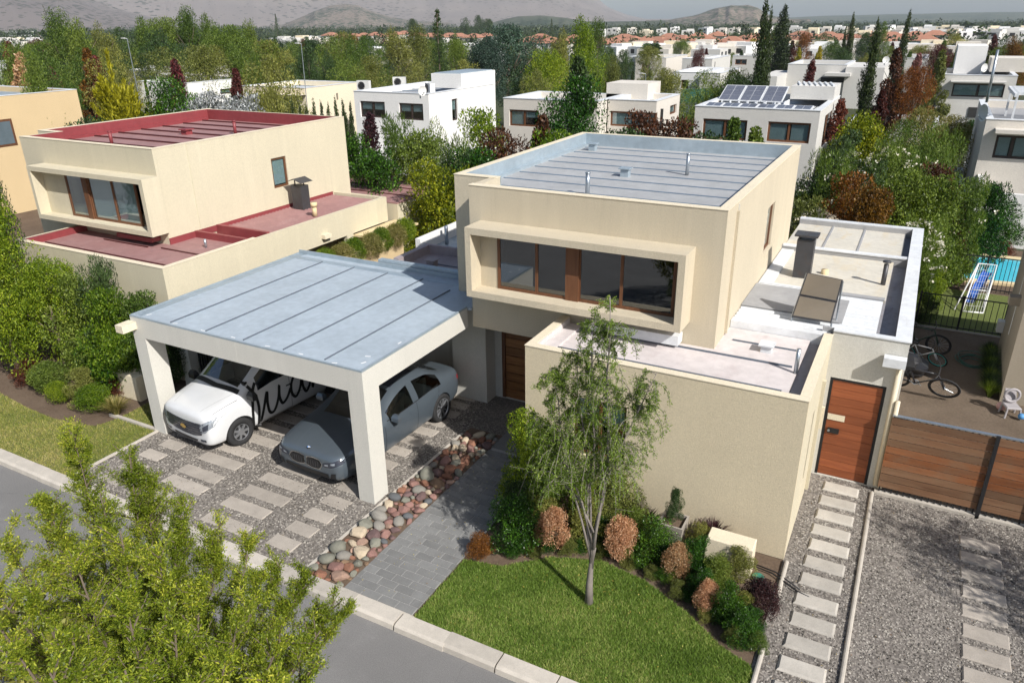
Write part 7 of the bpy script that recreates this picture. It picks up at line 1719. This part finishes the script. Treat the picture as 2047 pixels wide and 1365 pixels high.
# hose, toys, bikes in the side yard
q = MB(); g = rng(5)
for k in range(5):
    r = .22 + .05 * k; cx, cy = 2.15 + g.normal() * .05, 20.9 + g.normal() * .06
    q.tube([(cx + r * math.cos(t) * (1 + .15 * math.sin(2 * t + k)), cy + r * 1.25 * math.sin(t), .03 + .012 * k) for t in np.linspace(0, 6.283, 22)], .011, 5)
o = q.build('garden_hose', plain('green_hose', (0.03, 0.10, 0.075), .5), None, True); tag(o, 'dark green garden hose lying in loose coils on the side yard earth', 'hose')
def bicycle(loc, rz, lean, fr, tyre_c, label, s=1.0, rimc=None):
    o = thing('bicycle', label, 'bicycle', loc, rz, world=False); o.rotation_euler = (0, lean, rz); o.scale = (s,) * 3
    r = .34; A = (0, -.52, r); B = (0, .52, r); bb = (0, .08, .29); st = (0, .22, .78); hd = (0, -.36, .80); hl = (0, -.40, .66)
    for c in (A, B):
        w = bpy.data.objects.new('wheel', None); COL.objects.link(w); w.parent = o; OFF[w.name] = (0, 0, 0)
        m = MB(); m.torus(c, r - .02, .022, 'x', 32, 6); m.build('tyre', M['tyre'], w, True)
        m = MB(); m.torus(c, r - .055, .012, 'x', 32, 5); m.build('rim', rimc or M['iron'], w, True)
        m = MB(); m.tube([(-.03, c[1], c[2]), (.03, c[1], c[2])], .025, 8)
        for i in range(14): a = 6.283 * i / 14; m.tube([c, (0, c[1] + (r - .05) * math.cos(a), c[2] + (r - .05) * math.sin(a))], .0022, 3)
        m.build('spoke', M['steel'], w)['kind'] = 'stuff'
    m = MB(); [m.tube([a, b2], .018, 8) for a, b2 in ((bb, st), (st, hd), (bb, hl), (hl, hd), (bb, B), (st, B))]; m.build('frame', fr, o, True)
    m = MB(); m.tube([hd, A], .015, 8); m.tube([(-.04, -.43, .60), (-.04, A[1], A[2])], .012, 6); m.tube([(.04, -.43, .60), (.04, A[1], A[2])], .012, 6); m.build('fork', fr, o, True)
    m = MB(); m.tube([hd, (0, -.38, .90)], .014, 8); m.tube([(-.28, -.32, .92), (-.1, -.38, .90), (.1, -.38, .90), (.28, -.32, .92)], .013, 8); m.build('handlebar', M['black'], o, True)
    m = MB(); m.tube([st, (0, .24, .86)], .012, 6); m.frust((-.07, .10), (.07, .36), .86, .91, .02); m.build('saddle', M['black'], o)
    m = MB(); m.torus((.03, bb[1], bb[2]), .08, .01, 'x', 20, 5); m.tube([(.05, bb[1], bb[2]), (.05, bb[1] - .12, bb[2] - .12)], .01, 6); m.tube([(-.05, bb[1], bb[2]), (-.05, bb[1] + .12, bb[2] + .12)], .01, 6); m.build('crank', M['steel'], o)
    return o
bicycle((0.95, 18.4, .05), R(82), R(-30), plain('black_frame', (0.03, 0.03, 0.035), .3), None, 'dark adult bicycle leaning at the front of the row in the side yard', 1.0)
bicycle((0.98, 20.25, .05), R(70), R(-25), M['whitepaint'], None, "white children's bicycle with a turquoise wheel rim in the side yard", .72, plain('turquoise_rim', (0.05, 0.5, 0.45), .4))
bicycle((0.85, 21.0, .05), R(80), R(-12), plain('dark_green_frame', (0.03, 0.06, 0.04), .3), None, 'dark bicycle at the back of the row, half hidden by the wing wall', .9)
bg = MB(); 
bm = bmesh.new(); bmesh.ops.create_icosphere(bm, subdivisions=3, radius=.42)
for v in bm.verts: v.co *= 1 + .16 * math.sin(7 * v.co.x + 2) * math.cos(9 * v.co.y) + .1 * math.sin(17 * v.co.z); v.co.z *= .6
me = bpy.data.meshes.new('bag'); bm.to_mesh(me); bm.free(); me.materials.append(plain('black_sheeting', (0.018, 0.018, 0.02), .35))
o = inst('black_cover', me, (.72, 19.5, .22)); tag(o, 'crumpled black cover heaped between the bicycles against the wing wall', 'cover')
o = inst('dark_bag', me, (.62, 16.6, .08), (0, 0, 1), (.45, .6, .4)); tag(o, 'small dark bag lying on the side yard floor near the board fence', 'bag')
ch = thing('toy_chair', 'small grey plastic child chair at the right edge of the side yard', 'chair', (2.78, 18.1, 0), .3, world=False)
cm_ = plain('grey_plastic_toy', (0.34, 0.32, 0.33), .6)
m = MB(); m.slab(-.15, .15, -.15, .15, .22, .26); m.build('seat', cm_, ch)
m = MB(); m.add([(-.14, .14, .26), (.14, .14, .26), (.11, .22, .55), (-.11, .22, .55), (-.14, .17, .26), (.14, .17, .26), (.11, .25, .55), (-.11, .25, .55)], [(0, 1, 2, 3), (7, 6, 5, 4), (0, 4, 5, 1), (1, 5, 6, 2), (2, 6, 7, 3), (3, 7, 4, 0)]); m.build('backrest', cm_, ch)
for x in (-.13, .13):
    for y in (-.13, .13): m = MB(); m.tube([(x, y, .22), (x * 1.2, y * 1.2, 0)], .022, 6); m.build('leg', cm_, ch)
m = MB(); m.torus((0, .1, .45), .15, .03, 'y', 16, 6); m.build('backrest_rim', cm_, ch, True)
for (x, y, c_, l) in ((2.62, 18.3, plain('pink_toy', (.5, .3, .28), .6), 'pale pink toy ball beside the small grey toy chair'), (2.98, 17.95, plain('blue_toy', (.08, .25, .5), .5), 'small blue toy ball beside the small grey toy chair')):
    bm = bmesh.new(); bmesh.ops.create_uvsphere(bm, u_segments=14, v_segments=8, radius=.07 if 'blue' in l else .1); me = bpy.data.meshes.new('ball'); bm.to_mesh(me); bm.free(); me.materials.append(c_); me.polygons.foreach_set('use_smooth', [True] * len(me.polygons)); o = inst('toy_ball', me, (x, y, .1)); tag(o, l, 'ball')
for i in range(11):
    y = 18.9 + i * .26; plant('tuft', 'dark' if i % 3 else 'green', 2.42 - .02 * (i % 3) + (y - 18.9) * .04, y, .5, .62, 'strap_leaf_plant', 'one of the strap-leaved plants lining the foot of the beige wall in the side yard', 'plant', 'strap-leaved plants along the side yard wall')
plant('tuft', 'green', 2.55, 14.0, .42, .5, 'strap_leaf_plant', 'strap-leaved plant just behind the board fence at the right edge', 'plant')
# shade sail and parasol behind
q = MB(); a, b2, c_ = far(714, 140, 70), far(752, 147, 70), far(716, 143, 76); q.add([tuple(a), tuple(b2), tuple(c_), tuple(a - np.array([0, 0, .06])), tuple(b2 - np.array([0, 0, .06])), tuple(c_ - np.array([0, 0, .06]))], [(0, 1, 2), (5, 4, 3), (0, 3, 4, 1), (1, 4, 5, 2), (2, 5, 3, 0)]); o = q.build('shade_sail', M['clay'], None); tag(o, 'pale triangular shade sail among the trees left of the white house', 'shade sail')
p = at(1635, 432, 2.2); q = MB(); q.add([(p[0], p[1], 2.5), (p[0] - .7, p[1] - .5, 2.1), (p[0] + .7, p[1] - .5, 2.1), (p[0] + .8, p[1] + .6, 2.1), (p[0] - .7, p[1] + .6, 2.1)], [(0, 1, 2), (0, 2, 3), (0, 3, 4), (0, 4, 1)]); um = thing('parasol', 'pale garden parasol tucked behind the wing roof below the shrubs', 'parasol', (p[0], p[1], 0)); q.build('canopy', M['blockw'], um); q = MB(); q.cyl(p[0], p[1], 0, 2.48, .025, 8); q.build('pole', M['steel'], um)
# street lamps
def lamp(px, pytop, pxb, pyb, D, label):
    t = far(px, pytop, D); o = thing('street_lamp', label, 'street lamp', (t[0], t[1], land(t[1]))); lo = far(pxb, pyb, D); dx = (lo - t) / max(.1, t[2] - lo[2]); bt = t + dx * (t[2] - land(t[1]))
    r = D * .0007; m = MB(); m.tube([tuple(bt), tuple(t)], r, 8, True, r * .6); m.build('pole', M['steel'], o); m = MB(); m.tube([tuple(t), (t[0] - r * 11, t[1], t[2] + r)], r * .6, 6); m.box(t[0] - r * 13, t[0] - r * 6, t[1] - r * 1.5, t[1] + r * 1.5, t[2] + r * .2, t[2] + r * 1.5); m.build('lamp_head', M['whiteplas'], o)
lamp(254, 78, 266, 137, 60, 'leaning pale street lamp in front of the left tree mass'); lamp(602, 88, 609, 160, 50, 'pale street lamp rising behind the cream veranda house'); lamp(1138, 95, 1138, 112, 88, 'small street lamp before the tall yellow-green tree'); lamp(1476, 135, 1475, 170, 60, 'small street lamp beside the tallest cypress behind the solar panels'); lamp(1291, 148, 1290, 185, 55, 'thin lamp pole behind the slatted white roof')
p = far(1995, 100, 34); q = MB(); b2 = far(1972, 205, 34); q.tube([tuple(b2), tuple(p)], .05, 8); o = q.build('lamp_pole', M['steel'], None, True); tag(o, 'tall leaning grey pole crossing the long-window house at the right', 'pole')
p = at(800, 462, .9); la = thing('garden_lantern', 'black garden lantern on an orange-brown post on the neighbour lawn', 'lantern', (p[0], p[1], 0)); q = MB(); q.cyl(p[0], p[1], 0, .75, .05, 8); q.build('post', M['terracotta'], la); q = MB(); q.cyl(p[0], p[1], .75, 1.1, .12, 8, .15); q.cyl(p[0], p[1], 1.1, 1.14, .19, 8); q.build('lantern', M['iron'], la)
bn = thing('garden_bench', 'dark garden bench in the shade beside the neighbour lawn', 'bench', (-15.2, 19.4, 0), .3, world=False); q = MB(); q.box(-.5, .5, -.2, .2, .4, .46); q.build('seat', M['iron'], bn); q = MB(); q.box(-.5, .5, .18, .22, .5, .85); q.build('backrest', M['iron'], bn)
for x in (-.45, .45): q = MB(); q.box(x - .03, x + .03, -.18, .18, 0, .4); q.build('leg', M['iron'], bn)
q = MB()
for i in range(12): q.box(-9 + i * 1.0 - 5, -8.02 + i * 1.0 - 5, 52.0, 52.1, land(52) - .5, land(52) + 1.7)
p0, p1 = far(1360, 207, 72), far(1462, 200, 76); q = MB(); q.add([tuple(p0), tuple(p1), (p1[0], p1[1], p1[2] + 1.1), (p0[0], p0[1], p0[2] + 1.2)], [(0, 1, 2, 3)]); q.add([(v[0], v[1] + .08, v[2]) for v in q.v], [(3, 2, 1, 0)]); o = q.build('green_screen', plain('green_netting', (0.015, 0.07, 0.05), .7), None); tag(o, 'dark green mesh screen fence in front of the leafy trees behind the slatted-roof house', 'screen')
a_, b_2 = far(1345, 205, 43), far(1395, 235, 43); q = MB(); q.quad((-16, 43.5, land(44) + .1), (-6, 43.5, land(44) + .1), (-6, 49, land(49) + .02), (-16, 49, land(49) + .02)); struct('back_street', q, M['asphalt'])

# ------------------------------------------------------------------ left side: garden wall, planter, iron gate behind the carport column
q = MB(); q.box(-15.2, -15.05, 11.0, 11.3, 0, 2.0); q.box(-14.05, -13.85, 11.5, 11.8, 0, 2.1); o = q.build('gate_pier', M['carport'], None)
bpy.data.objects.remove(o)
gp = thing('gate_pier', 'beige gate pier behind the left carport column', 'pier', (-14.75, 10.95, 0)); q = MB(); q.box(-14.95, -14.65, 10.85, 11.1, 0, 2.1); q.build('pier_shaft', M['carport'], gp)
ig = thing('iron_gate', 'dark vertical-bar iron gate between the houses left of the van', 'gate', (-14.3, 11.1, 0))
for i in range(11): q = MB(); q.box(-14.62 + i * .09, -14.58 + i * .09, 11.08, 11.11, .05, 1.95); q.build('bar', M['iron'], ig)
q = MB(); q.box(-14.65, -13.65, 11.07, 11.12, 1.95, 2.0); q.box(-14.65, -13.65, 11.07, 11.12, 0.03, .07); q.build('gate_frame', M['iron'], ig)
pb = thing('rendered_plinth', 'pale rendered meter plinth among shrubs left of the carport column', 'plinth', (-15.7, 9.9, 0)); q = MB(); q.box(-16.0, -15.2, 9.75, 10.15, 0, .62); q.build('plinth_body', M['blockw'], pb)
q = MB(); q.box(-15.25, -13.7, 8.96, 9.04, -.02, .05); struct('bed_edging', q, M['kerb'])
SH = [  # kind, leaf, x, y, h, w, label
 ('bush', 'lime', -16.1, 10.1, 2.6, 1.8, 'large bright green shrub against the neighbour garden wall'),
 ('bush', 'green', -15.55, 10.45, 2.45, 1.2, 'bright green shrub reaching the carport roof corner'),
 ('bush', 'green', -17.4, 10.15, 2.7, 1.9, 'large green shrub left of the brightest one'),
 ('oleander', 'dark', -16.9, 10.5, 3.0, 1.0, 'dark upright shrub against the neighbour lower wall'),
 ('bush', 'dark', -15.3, 10.6, 1.9, .9, 'dark leafy shrub beside the left carport column'),
 ('bush', 'dark', -15.0, 11.4, 2.1, .8, 'dark climber shrub by the beige gate pier'),
 ('bush', 'dark', -14.0, 11.9, 2.0, .7, 'dark climbing plant beside the iron gate'),
 ('ball', 'green', -17.6, 9.15, .75, .95, 'round grey-green shrub at the left end of the lawn bed'),
 ('ball', 'glossy', -17.3, 10.2, 1.0, 1.1, 'dark green clipped shrub behind the left bed'),
 ('ball', 'glossy', -16.4, 10.1, 1.0, 1.3, 'wide dark green clipped shrub behind the rosemary bush'),
 ('bush', 'olive', -16.4, 9.2, .85, 1.0, 'rosemary-like grey-green bush in the left bed'),
 ('ball', 'lime', -15.75, 8.95, .62, .8, 'bright yellow-green dotted shrub in the left bed'),
 ('ball', 'lime', -16.9, 8.85, .5, .6, 'small yellow-green shrub at the front of the left bed'),
 ('tuft', 'dry', -15.1, 9.05, .55, .8, 'straw-tipped grass tuft at the right end of the left bed'),
 ('bush', 'red', -16.0, 9.75, .55, .5, 'small red-flowering shrub before the pale plinth'),
 ('bush', 'brown', -18.6, 9.2, .6, .9, 'brown dry shrub at the far left of the bed'),
]
for (kind, leaf, x, y, h, w_, lab) in SH: plant(kind, leaf, x, y, h, w_, 'garden_shrub' if kind != 'tuft' else 'grass_tuft', lab, 'shrub' if kind != 'tuft' else 'plant')
plant('broad', 'lime', -18.2, 9.95, 3.0, 2.1, 'leafy_tree', 'bright green full-crowned tree against the neighbour lower wall', 'tree')
plant('wispy', 'lime', -19.4, 9.6, 4.9, 3.0, 'leafy_tree', 'olive green drooping tree at the left edge before the red-roofed house', 'tree', variant=1)
plant('broad', 'lime', -18.9, 9.2, 3.6, 2.4, 'leafy_tree', 'yellow-green leafy tree with a dark trunk at the left edge', 'tree', variant=2)
plant('wispy', 'olive', -20.6, 9.6, 5.4, 1.6, 'leafy_tree', 'tall thin olive tree at the left edge against the tan house', 'tree')
plant('wispy', 'dark', -20.9, 10.6, 5.2, 1.0, 'leafy_tree', 'sparse upright shoot tree in front of the tan house window', 'tree')
# front bed along the lawn
FB = [
 ('bush', 'rust', -5.28, 8.62, .48, .5, 'small reddish dry shrub at the path edge'),
 ('bush', 'glossy', -4.86, 9.1, 1.0, 1.15, 'dark green glossy shrub nearest the tiled path'),
 ('bush', 'glossy', -5.15, 10.15, .7, .6, 'dark clipped shrub behind the path bend'),
 ('ball', 'orange', -4.28, 9.35, 0.77, 0.56, 'brown-orange dry-leaved shrub left of the tree trunk'),
 ('bush', 'olive', -3.8, 9.75, .9, .8, 'drooping olive green shrub just left of the tree trunk'),
 ('ball', 'orange', -3.2, 9.62, 0.77, 0.56, 'tall orange dry-leaved shrub behind the tree trunk'),
 ('bush', 'glossy', -2.72, 9.85, .8, .95, 'broad glossy green shrub right of the tree trunk'),
 ('ball', 'orange', -2.22, 9.55, 0.67, 0.46, 'round orange shrub in the middle of the front bed'),
 ('bush', 'glossy', -1.95, 9.75, .78, .72, 'glossy green shrub right of the middle orange one'),
 ('bush', 'green', -1.62, 9.55, .70, .62, 'green shrub in front of the pale block'),
 ('ball', 'orange', -1.62, 9.05, 0.57, 0.40, 'smallest orange shrub at the lawn edge'),
 ('bush', 'glossy', -1.30, 8.98, .72, .62, 'bright glossy green shrub near the lawn end'),
 ('bush', 'glossy', -1.02, 8.72, .55, .60, 'last glossy green shrub at the end of the front bed'),
 ('ball', 'purple', -0.92, 9.35, .62, .60, 'dark purple-brown round shrub beside the side path'),
 ('bush', 'olive', -1.38, 9.98, .62, .62, 'grey-green twiggy shrub against the pale block'),
 ('bush', 'olive', -2.05, 10.3, .62, .6, 'olive shrub between the planter and the pale block'),
 ('bush', 'green', -4.6, 10.2, 1.6, 1.3, 'tall green shrub under the slender tree against the wall'),
 ('bush', 'lime', -5.3, 10.3, 1.9, .9, 'yellow-green arching shrub at the wall corner by the path'),
 ('bush', 'olive', -3.6, 10.35, 1.2, 1.2, 'olive green shrub against the wall behind the trunk'),
 ('bush', 'dark', -5.1, 9.6, .9, .9, 'dark shaded shrub at the path edge behind the glossy one'),
]
for (kind, leaf, x, y, h, w_, lab) in FB: plant(kind, leaf, x, y, h, w_, 'garden_shrub', lab, 'shrub')

for (kind, leaf, x, y, h, w_, lab) in [
 ('bush', 'glossy', -3.6, 9.85, .55, .6, 'low glossy shrub directly behind the trunk base bed'), ('bush', 'olive', -4.65, 9.75, .7, .7, 'low olive shrub between the glossy and the brown-orange ones'),
 ('bush', 'glossy', -2.4, 9.75, .5, .6, 'low glossy shrub filling the gap left of the round orange one'), ('bush', 'green', -2.15, 10.0, .4, .5, 'low green shrub at the foot of the square planter'),
 ('bush', 'glossy', -1.75, 9.3, .55, .6, 'low glossy shrub between the two right orange ones'), ('bush', 'olive', -1.1, 9.15, .5, .5, 'small olive shrub next to the purple-brown one'),
 ('bush', 'glossy', -0.92, 8.95, .45, .5, 'small glossy shrub at the corner of the side path'), ('bush', 'green', -3.1, 10.1, .7, .7, 'green shrub behind the tall orange one'),
 ('bush', 'olive', -1.6, 9.8, .45, .5, 'small olive shrub before the pale block'), ('bush', 'lime', -4.0, 10.1, 1.0, .8, 'light green shrub between trunk and wall')]:
    plant(kind, leaf, x, y, h, w_, 'garden_shrub', lab, 'shrub')
for i in range(26):
    t = i / 25; x = -4.8 + 4.0 * t; y = float(np.interp(x, [-4.9, -4.2, -3.5, -2.6, -1.8, -1.2, -.8], [8.75, 9.3, 9.6, 9.5, 9.1, 8.75, 8.5])) + .12 * math.sin(i * 2.1) + .05
    plant('bush', ('glossy', 'green', 'olive')[i % 3], x, y, .24 + .08 * (i % 2), .34, 'ground_cover_plant', 'one of the low ground cover plants edging the front bed along the lawn', 'plant', 'low ground cover plants edging the front bed')
plant('tuft', 'purple', -3.05, 10.35, .62, .8, 'purple_grass', 'purple-leaved fountain grass left of the square planter', 'plant', variant=1)
plant('tuft', 'purple', -1.95, 10.62, .6, .72, 'purple_grass', 'purple-leaved fountain grass right of the square planter', 'plant', variant=2)
PL = thing('square_planter', 'square grey concrete planter with a small upright shrub by the olive wall', 'planter', (-2.55, 10.5, 0))
q = MB(); cx, cy = -2.55, 10.38
for z0, z1, a0, a1 in ((0, .50, .16, .21),):
    out0 = [(cx - a0, cy - a0, z0), (cx + a0, cy - a0, z0), (cx + a0, cy + a0, z0), (cx - a0, cy + a0, z0)]; out1 = [(cx - a1, cy - a1, z1), (cx + a1, cy - a1, z1), (cx + a1, cy + a1, z1), (cx - a1, cy + a1, z1)]; in1 = [(cx - a1 + .03, cy - a1 + .03, z1), (cx + a1 - .03, cy - a1 + .03, z1), (cx + a1 - .03, cy + a1 - .03, z1), (cx - a1 + .03, cy + a1 - .03, z1)]; in0 = [(x, y, z1 - .06) for x, y, _ in in1]
    q.add(out0 + out1 + in1 + in0, [(i, (i + 1) % 4, (i + 1) % 4 + 4, i + 4) for i in range(4)] + [(i + 4, (i + 1) % 4 + 4, (i + 1) % 4 + 8, i + 8) for i in range(4)] + [(i + 8, (i + 1) % 4 + 8, (i + 1) % 4 + 12, i + 12) for i in range(4)])
q.build('pot', M['slab'], PL); q = MB(); q.quad((cx - .17, cy - .17, .44), (cx + .17, cy - .17, .44), (cx + .17, cy + .17, .44), (cx - .17, cy + .17, .44)); q.build('soil', M['earth'], PL)
plant('bush', 'dark', -2.55, 10.38, .68, .36, 'potted_shrub', 'small upright dark shrub growing in the square concrete planter', 'shrub', z=.43)
q = MB(); q.slab(-1.92, -1.20, 10.05, 10.38, -.02, .58, .012); o = q.build('pale_block', M['blockw'], None); tag(o, 'pale cream rendered block with a flat top behind the front bed', 'block')
q = MB(); q.tube([(-1.35, 10.4, .05), (-.9, 10.35, .04), (-.5, 10.1, .05), (-.3, 10.05, .04)], .012, 6); q.tube([(-1.3, 10.45, .05), (-.85, 10.4, .04), (-.45, 10.15, .05)], .012, 6); o = q.build('black_cable', M['black'], None, True); tag(o, 'thin black irrigation hose running from the pale block to the side path', 'hose')
q = MB(); q.cyl(-1.08, 10.15, 0, .06, .09, 20); o = q.build('valve_cover', plain('green_lid', (0.03, 0.17, 0.12), .5), None); tag(o, 'small round green valve cover in the earth beside the pale block', 'cover')

# ------------------------------------------------------------------ the slender tree on the lawn
def limb_tree(name, label, base, stems, tw_n, leaf_n, leaf_sz, leafm, seed, droop=0.35, reach=1.3, zmin=.35, tlen=(.35, 1.0), pale=True, wl=.3, up=0.0, tr_=.0045):
    g = rng(seed); o = thing(name, label, 'tree', base); tr = MB(); tw = MB(); Pts = []; Dr = []
    for path_, r in stems:
        path_ = [Vector(base) + Vector(p) for p in path_]; k = len(path_); tr.tube(path_, [r * (1 - .82 * i / (k - 1)) for i in range(k)], 10)
        L_ = len(path_)
        for i in range(tw_n if path_[-1].z - base[2] > 1.3 else 0):
            t = zmin + (1 - zmin) * g.uniform(0, 1) ** .85; f = t * (L_ - 1); j = min(int(f), L_ - 2); p0 = path_[j].lerp(path_[j + 1], f - j)
            a = g.uniform(0, 6.283); ln = g.uniform(*tlen) * reach * (1.12 - .8 * t); d = Vector((math.cos(a), math.sin(a), g.uniform(.15, .9) + up)).normalized(); pts = [p0]; seg = 6
            for s_ in range(seg):
                d = (d + Vector((g.normal() * .10, g.normal() * .10, -droop * (s_ + .6) / seg * 1.1 + g.normal() * .05))).normalized(); pts.append(pts[-1] + d * ln / seg)
            tw.tube(pts, [tr_ * (1 - .8 * q_ / seg) + .0012 for q_ in range(seg + 1)], 4, False)
            for q_ in range(leaf_n):
                u = g.uniform(.12, 1.0) * seg; jj = min(int(u), seg - 1); p = pts[jj].lerp(pts[jj + 1], u - jj); Pts.append(tuple(p)); Dr.append(tuple((pts[jj + 1] - pts[jj]).normalized()))
            if g.uniform() < .6:        # side twiglets
                for m_ in range(3):
                    jj = int(g.integers(2, seg)); pp_ = pts[jj]; dd = Vector((g.normal(), g.normal(), g.normal() * .4 - .1 + up)).normalized(); e_ = pp_ + dd * ln * .28; tw.tube([pp_, e_], .003, 3, False)
                    for q_ in range(leaf_n // 3): u = g.uniform(0, 1); Pts.append(tuple(pp_.lerp(e_, u))); Dr.append(tuple(dd))
    tr.build('trunk', M['barkpale'] if pale else M['bark'], o, True); tb = tw.build('twigs', M['barkpale'] if pale else M['bark'], o); tb['kind'] = 'stuff'
    P_ = np.array(Pts) + g.normal(size=(len(Pts), 3)) * .016; V, Q = leaf_arrays(P_, leaf_sz, leaf_sz * wl, g, 0.0, np.array(Dr), 1.1)
    f = bpy.data.objects.new('foliage', np_mesh('foliage', V - np.array(base), Q, leafm)); COL.objects.link(f); f.parent = o; f['kind'] = 'stuff'; return o
base = (-3.25, 8.43, 0.0)
limb_tree('slender_tree', 'slender pale-trunked weeping tree standing on the front lawn', base, [
 ([(0, 0, -.05), (-.01, .02, .35), (.0, .04, .75), (.04, .08, 1.0)], .072),
 ([(.0, .03, .6), (.03, .08, 1.3), (.10, .16, 1.9), (.13, .2, 2.5), (.08, .28, 3.1), (.02, .3, 3.7), (.04, .32, 4.3), (.0, .35, 4.85)], .032),
 ([(.0, .03, .75), (-.10, .1, 1.3), (-.16, .2, 1.9), (-.12, .3, 2.6), (-.2, .35, 3.3), (-.25, .4, 4.1), (-.22, .42, 4.5)], .026),
 ([(.0, .03, .8), (-.2, .1, 1.4), (-.42, .15, 2.0), (-.6, .2, 2.6), (-.7, .3, 3.2), (-.85, .35, 3.6)], .022),
 ([(.0, .03, .85), (-.05, .1, 1.4), (-.14, .22, 2.0), (-.3, .35, 2.7), (-.46, .42, 3.3), (-.5, .5, 3.9)], .022),
 ([(.02, .04, 1.0), (.06, .05, 1.4), (.12, .12, 2.1), (.3, .2, 2.7), (.5, .25, 3.3), (.7, .35, 3.9)], .024),
 ([(.0, .05, 1.1), (-.2, .1, 1.7), (-.45, .15, 2.2), (-.8, .25, 2.6), (-1.1, .3, 2.8)], .020),
 ([(.02, .04, 1.3), (-.3, .15, 1.75), (-.8, .3, 1.95), (-1.25, .4, 1.75), (-1.45, .45, 1.2)], .018)],
 60, 104, .035, foliage('leaf_slender_tree', G3('44581c', '607a28', '809a3c', 'a8b858'), .45, 1.2, .5, 0), 21, droop=1.35, reach=1.15, zmin=.4, tlen=(.4, 1.25), wl=.34)
# ------------------------------------------------------------------ the big tree on the near side of the street
mfg = foliage('leaf_street_tree', G3('465614', '667a1c', '8c9c30', '768428', 'bcc444', 'dcd854'), .5, 1.1, .42, 0)
bs = at(250, 1330, 0); bx_, by_ = -5.35, 2.75
g = rng(8); stems = []
def stem(tx, ty, tz, r=.022): stems.append(([(0, 0, 1.0), (tx * .25, ty * .25, 1.8), (tx * .55, ty * .5, 2.0 + (tz - 2.0) * .45), (tx * .85, ty * .85, 2.0 + (tz - 2) * .75), (tx, ty, tz)], r))
for (px, py, z) in ((145, 885, 5.0), (255, 915, 4.75), (95, 1010, 4.9), (200, 985, 4.9), (300, 950, 4.6), (360, 1020, 4.6), (10, 1080, 4.7), (430, 1065, 4.4), (500, 1090, 4.2), (560, 1130, 4.1), (600, 1180, 4.0), (240, 1060, 5.0), (320, 1110, 5.0), (150, 1120, 5.1), (60, 1180, 5.2), (400, 1160, 4.8), (480, 1220, 4.7), (250, 1200, 5.4), (350, 1260, 5.3), (140, 1270, 5.5), (30, 1300, 5.5), (450, 1320, 5.1), (560, 1280, 4.6), (640, 1260, 4.2), (620, 1340, 4.4), (670, 1200, 3.9), (-40, 1200, 5.2), (250, 1340, 5.7), (80, 1050, 4.6), (350, 1080, 4.4), (520, 1150, 4.5), (-60, 1100, 4.8), (100, 1345, 5.7), (540, 1360, 4.9), (380, 1365, 5.5)):
    p = at(px, py, z); stem(p[0] - bx_, p[1] - by_, z)
for (px, py, z) in ((146, 868, 5.15), (258, 908, 4.9), (85, 1000, 4.95), (290, 935, 4.75), (362, 1010, 4.65), (440, 1045, 4.5), (610, 1150, 4.1), (690, 1225, 3.9)):
    p = at(px, py, z); stem(p[0] - bx_, p[1] - by_, z, .014)
stems.append(([(0, 0, -.05), (.02, .03, .6), (0, 0, 1.2), (.1, .1, 2.2), (.0, .2, 3.2)], .13))
limb_tree('street_tree', 'large leafy yellow-green tree on the near side of the street', (bx_, by_, 0), stems, 37, 128, .024, mfg, 31, droop=.0, reach=.56, zmin=.42, tlen=(.35, 1.1), pale=False, wl=.34, up=.75, tr_=.006)
plant('bush', 'olive', bx_ - .3, by_ - .5, 3.3, 3.2, 'street_shrub', 'dense green shrub filling the inside of the large street tree', 'shrub', z=.6)

plant('broad', 'green', 6.9, 9.9, 5.6, 3.4, 'leafy_tree', 'leafy tree just beyond the right edge whose shade dapples the right driveway gravel', 'tree', variant=1)

# fallen leaves on the lawns, path and gravel
def litter(name, regs, n, z, cols, seed, label):
    g = rng(seed); idx = g.integers(0, len(regs), n); rr = np.array(regs)[idx]; P = np.stack([g.uniform(rr[:, 0], rr[:, 1]), g.uniform(rr[:, 2], rr[:, 3]), np.full(n, z) + g.uniform(0, .012, n)], 1)
    V, Q = leaf_arrays(P, .028, .014, g); V[:, 2] = np.repeat(P[:, 2], 4) + np.abs(V[:, 2] - np.repeat(P[:, 2], 4)) * .3
    o = bpy.data.objects.new(name, np_mesh(name, V, Q, pebble(name + '_colours', cols))); COL.objects.link(o); tag(o, label, 'leaves', kind='stuff')
litter('fallen_leaves', [(-5.3, -1.2, 7.0, 8.6), (-4.6, -2.2, 8.3, 9.2), (-6.7, -5.5, 7, 11.5)], 420, .035, G3('9a8a3c', 'b8a44a', '7a5a30', 'c8bc6a'), 61, 'scattered yellow fallen leaves on the front lawn and tiled path')
litter('driveway_leaves', [(-13.5, -7.8, 7, 13), (-.7, .3, 7, 13.6), (.4, 4, 7, 13.4)], 520, .03, G3('6a4a2a', '8a6a3c', '4c3824', 'a08a50'), 62, 'scattered brown leaf litter over the gravel drives')
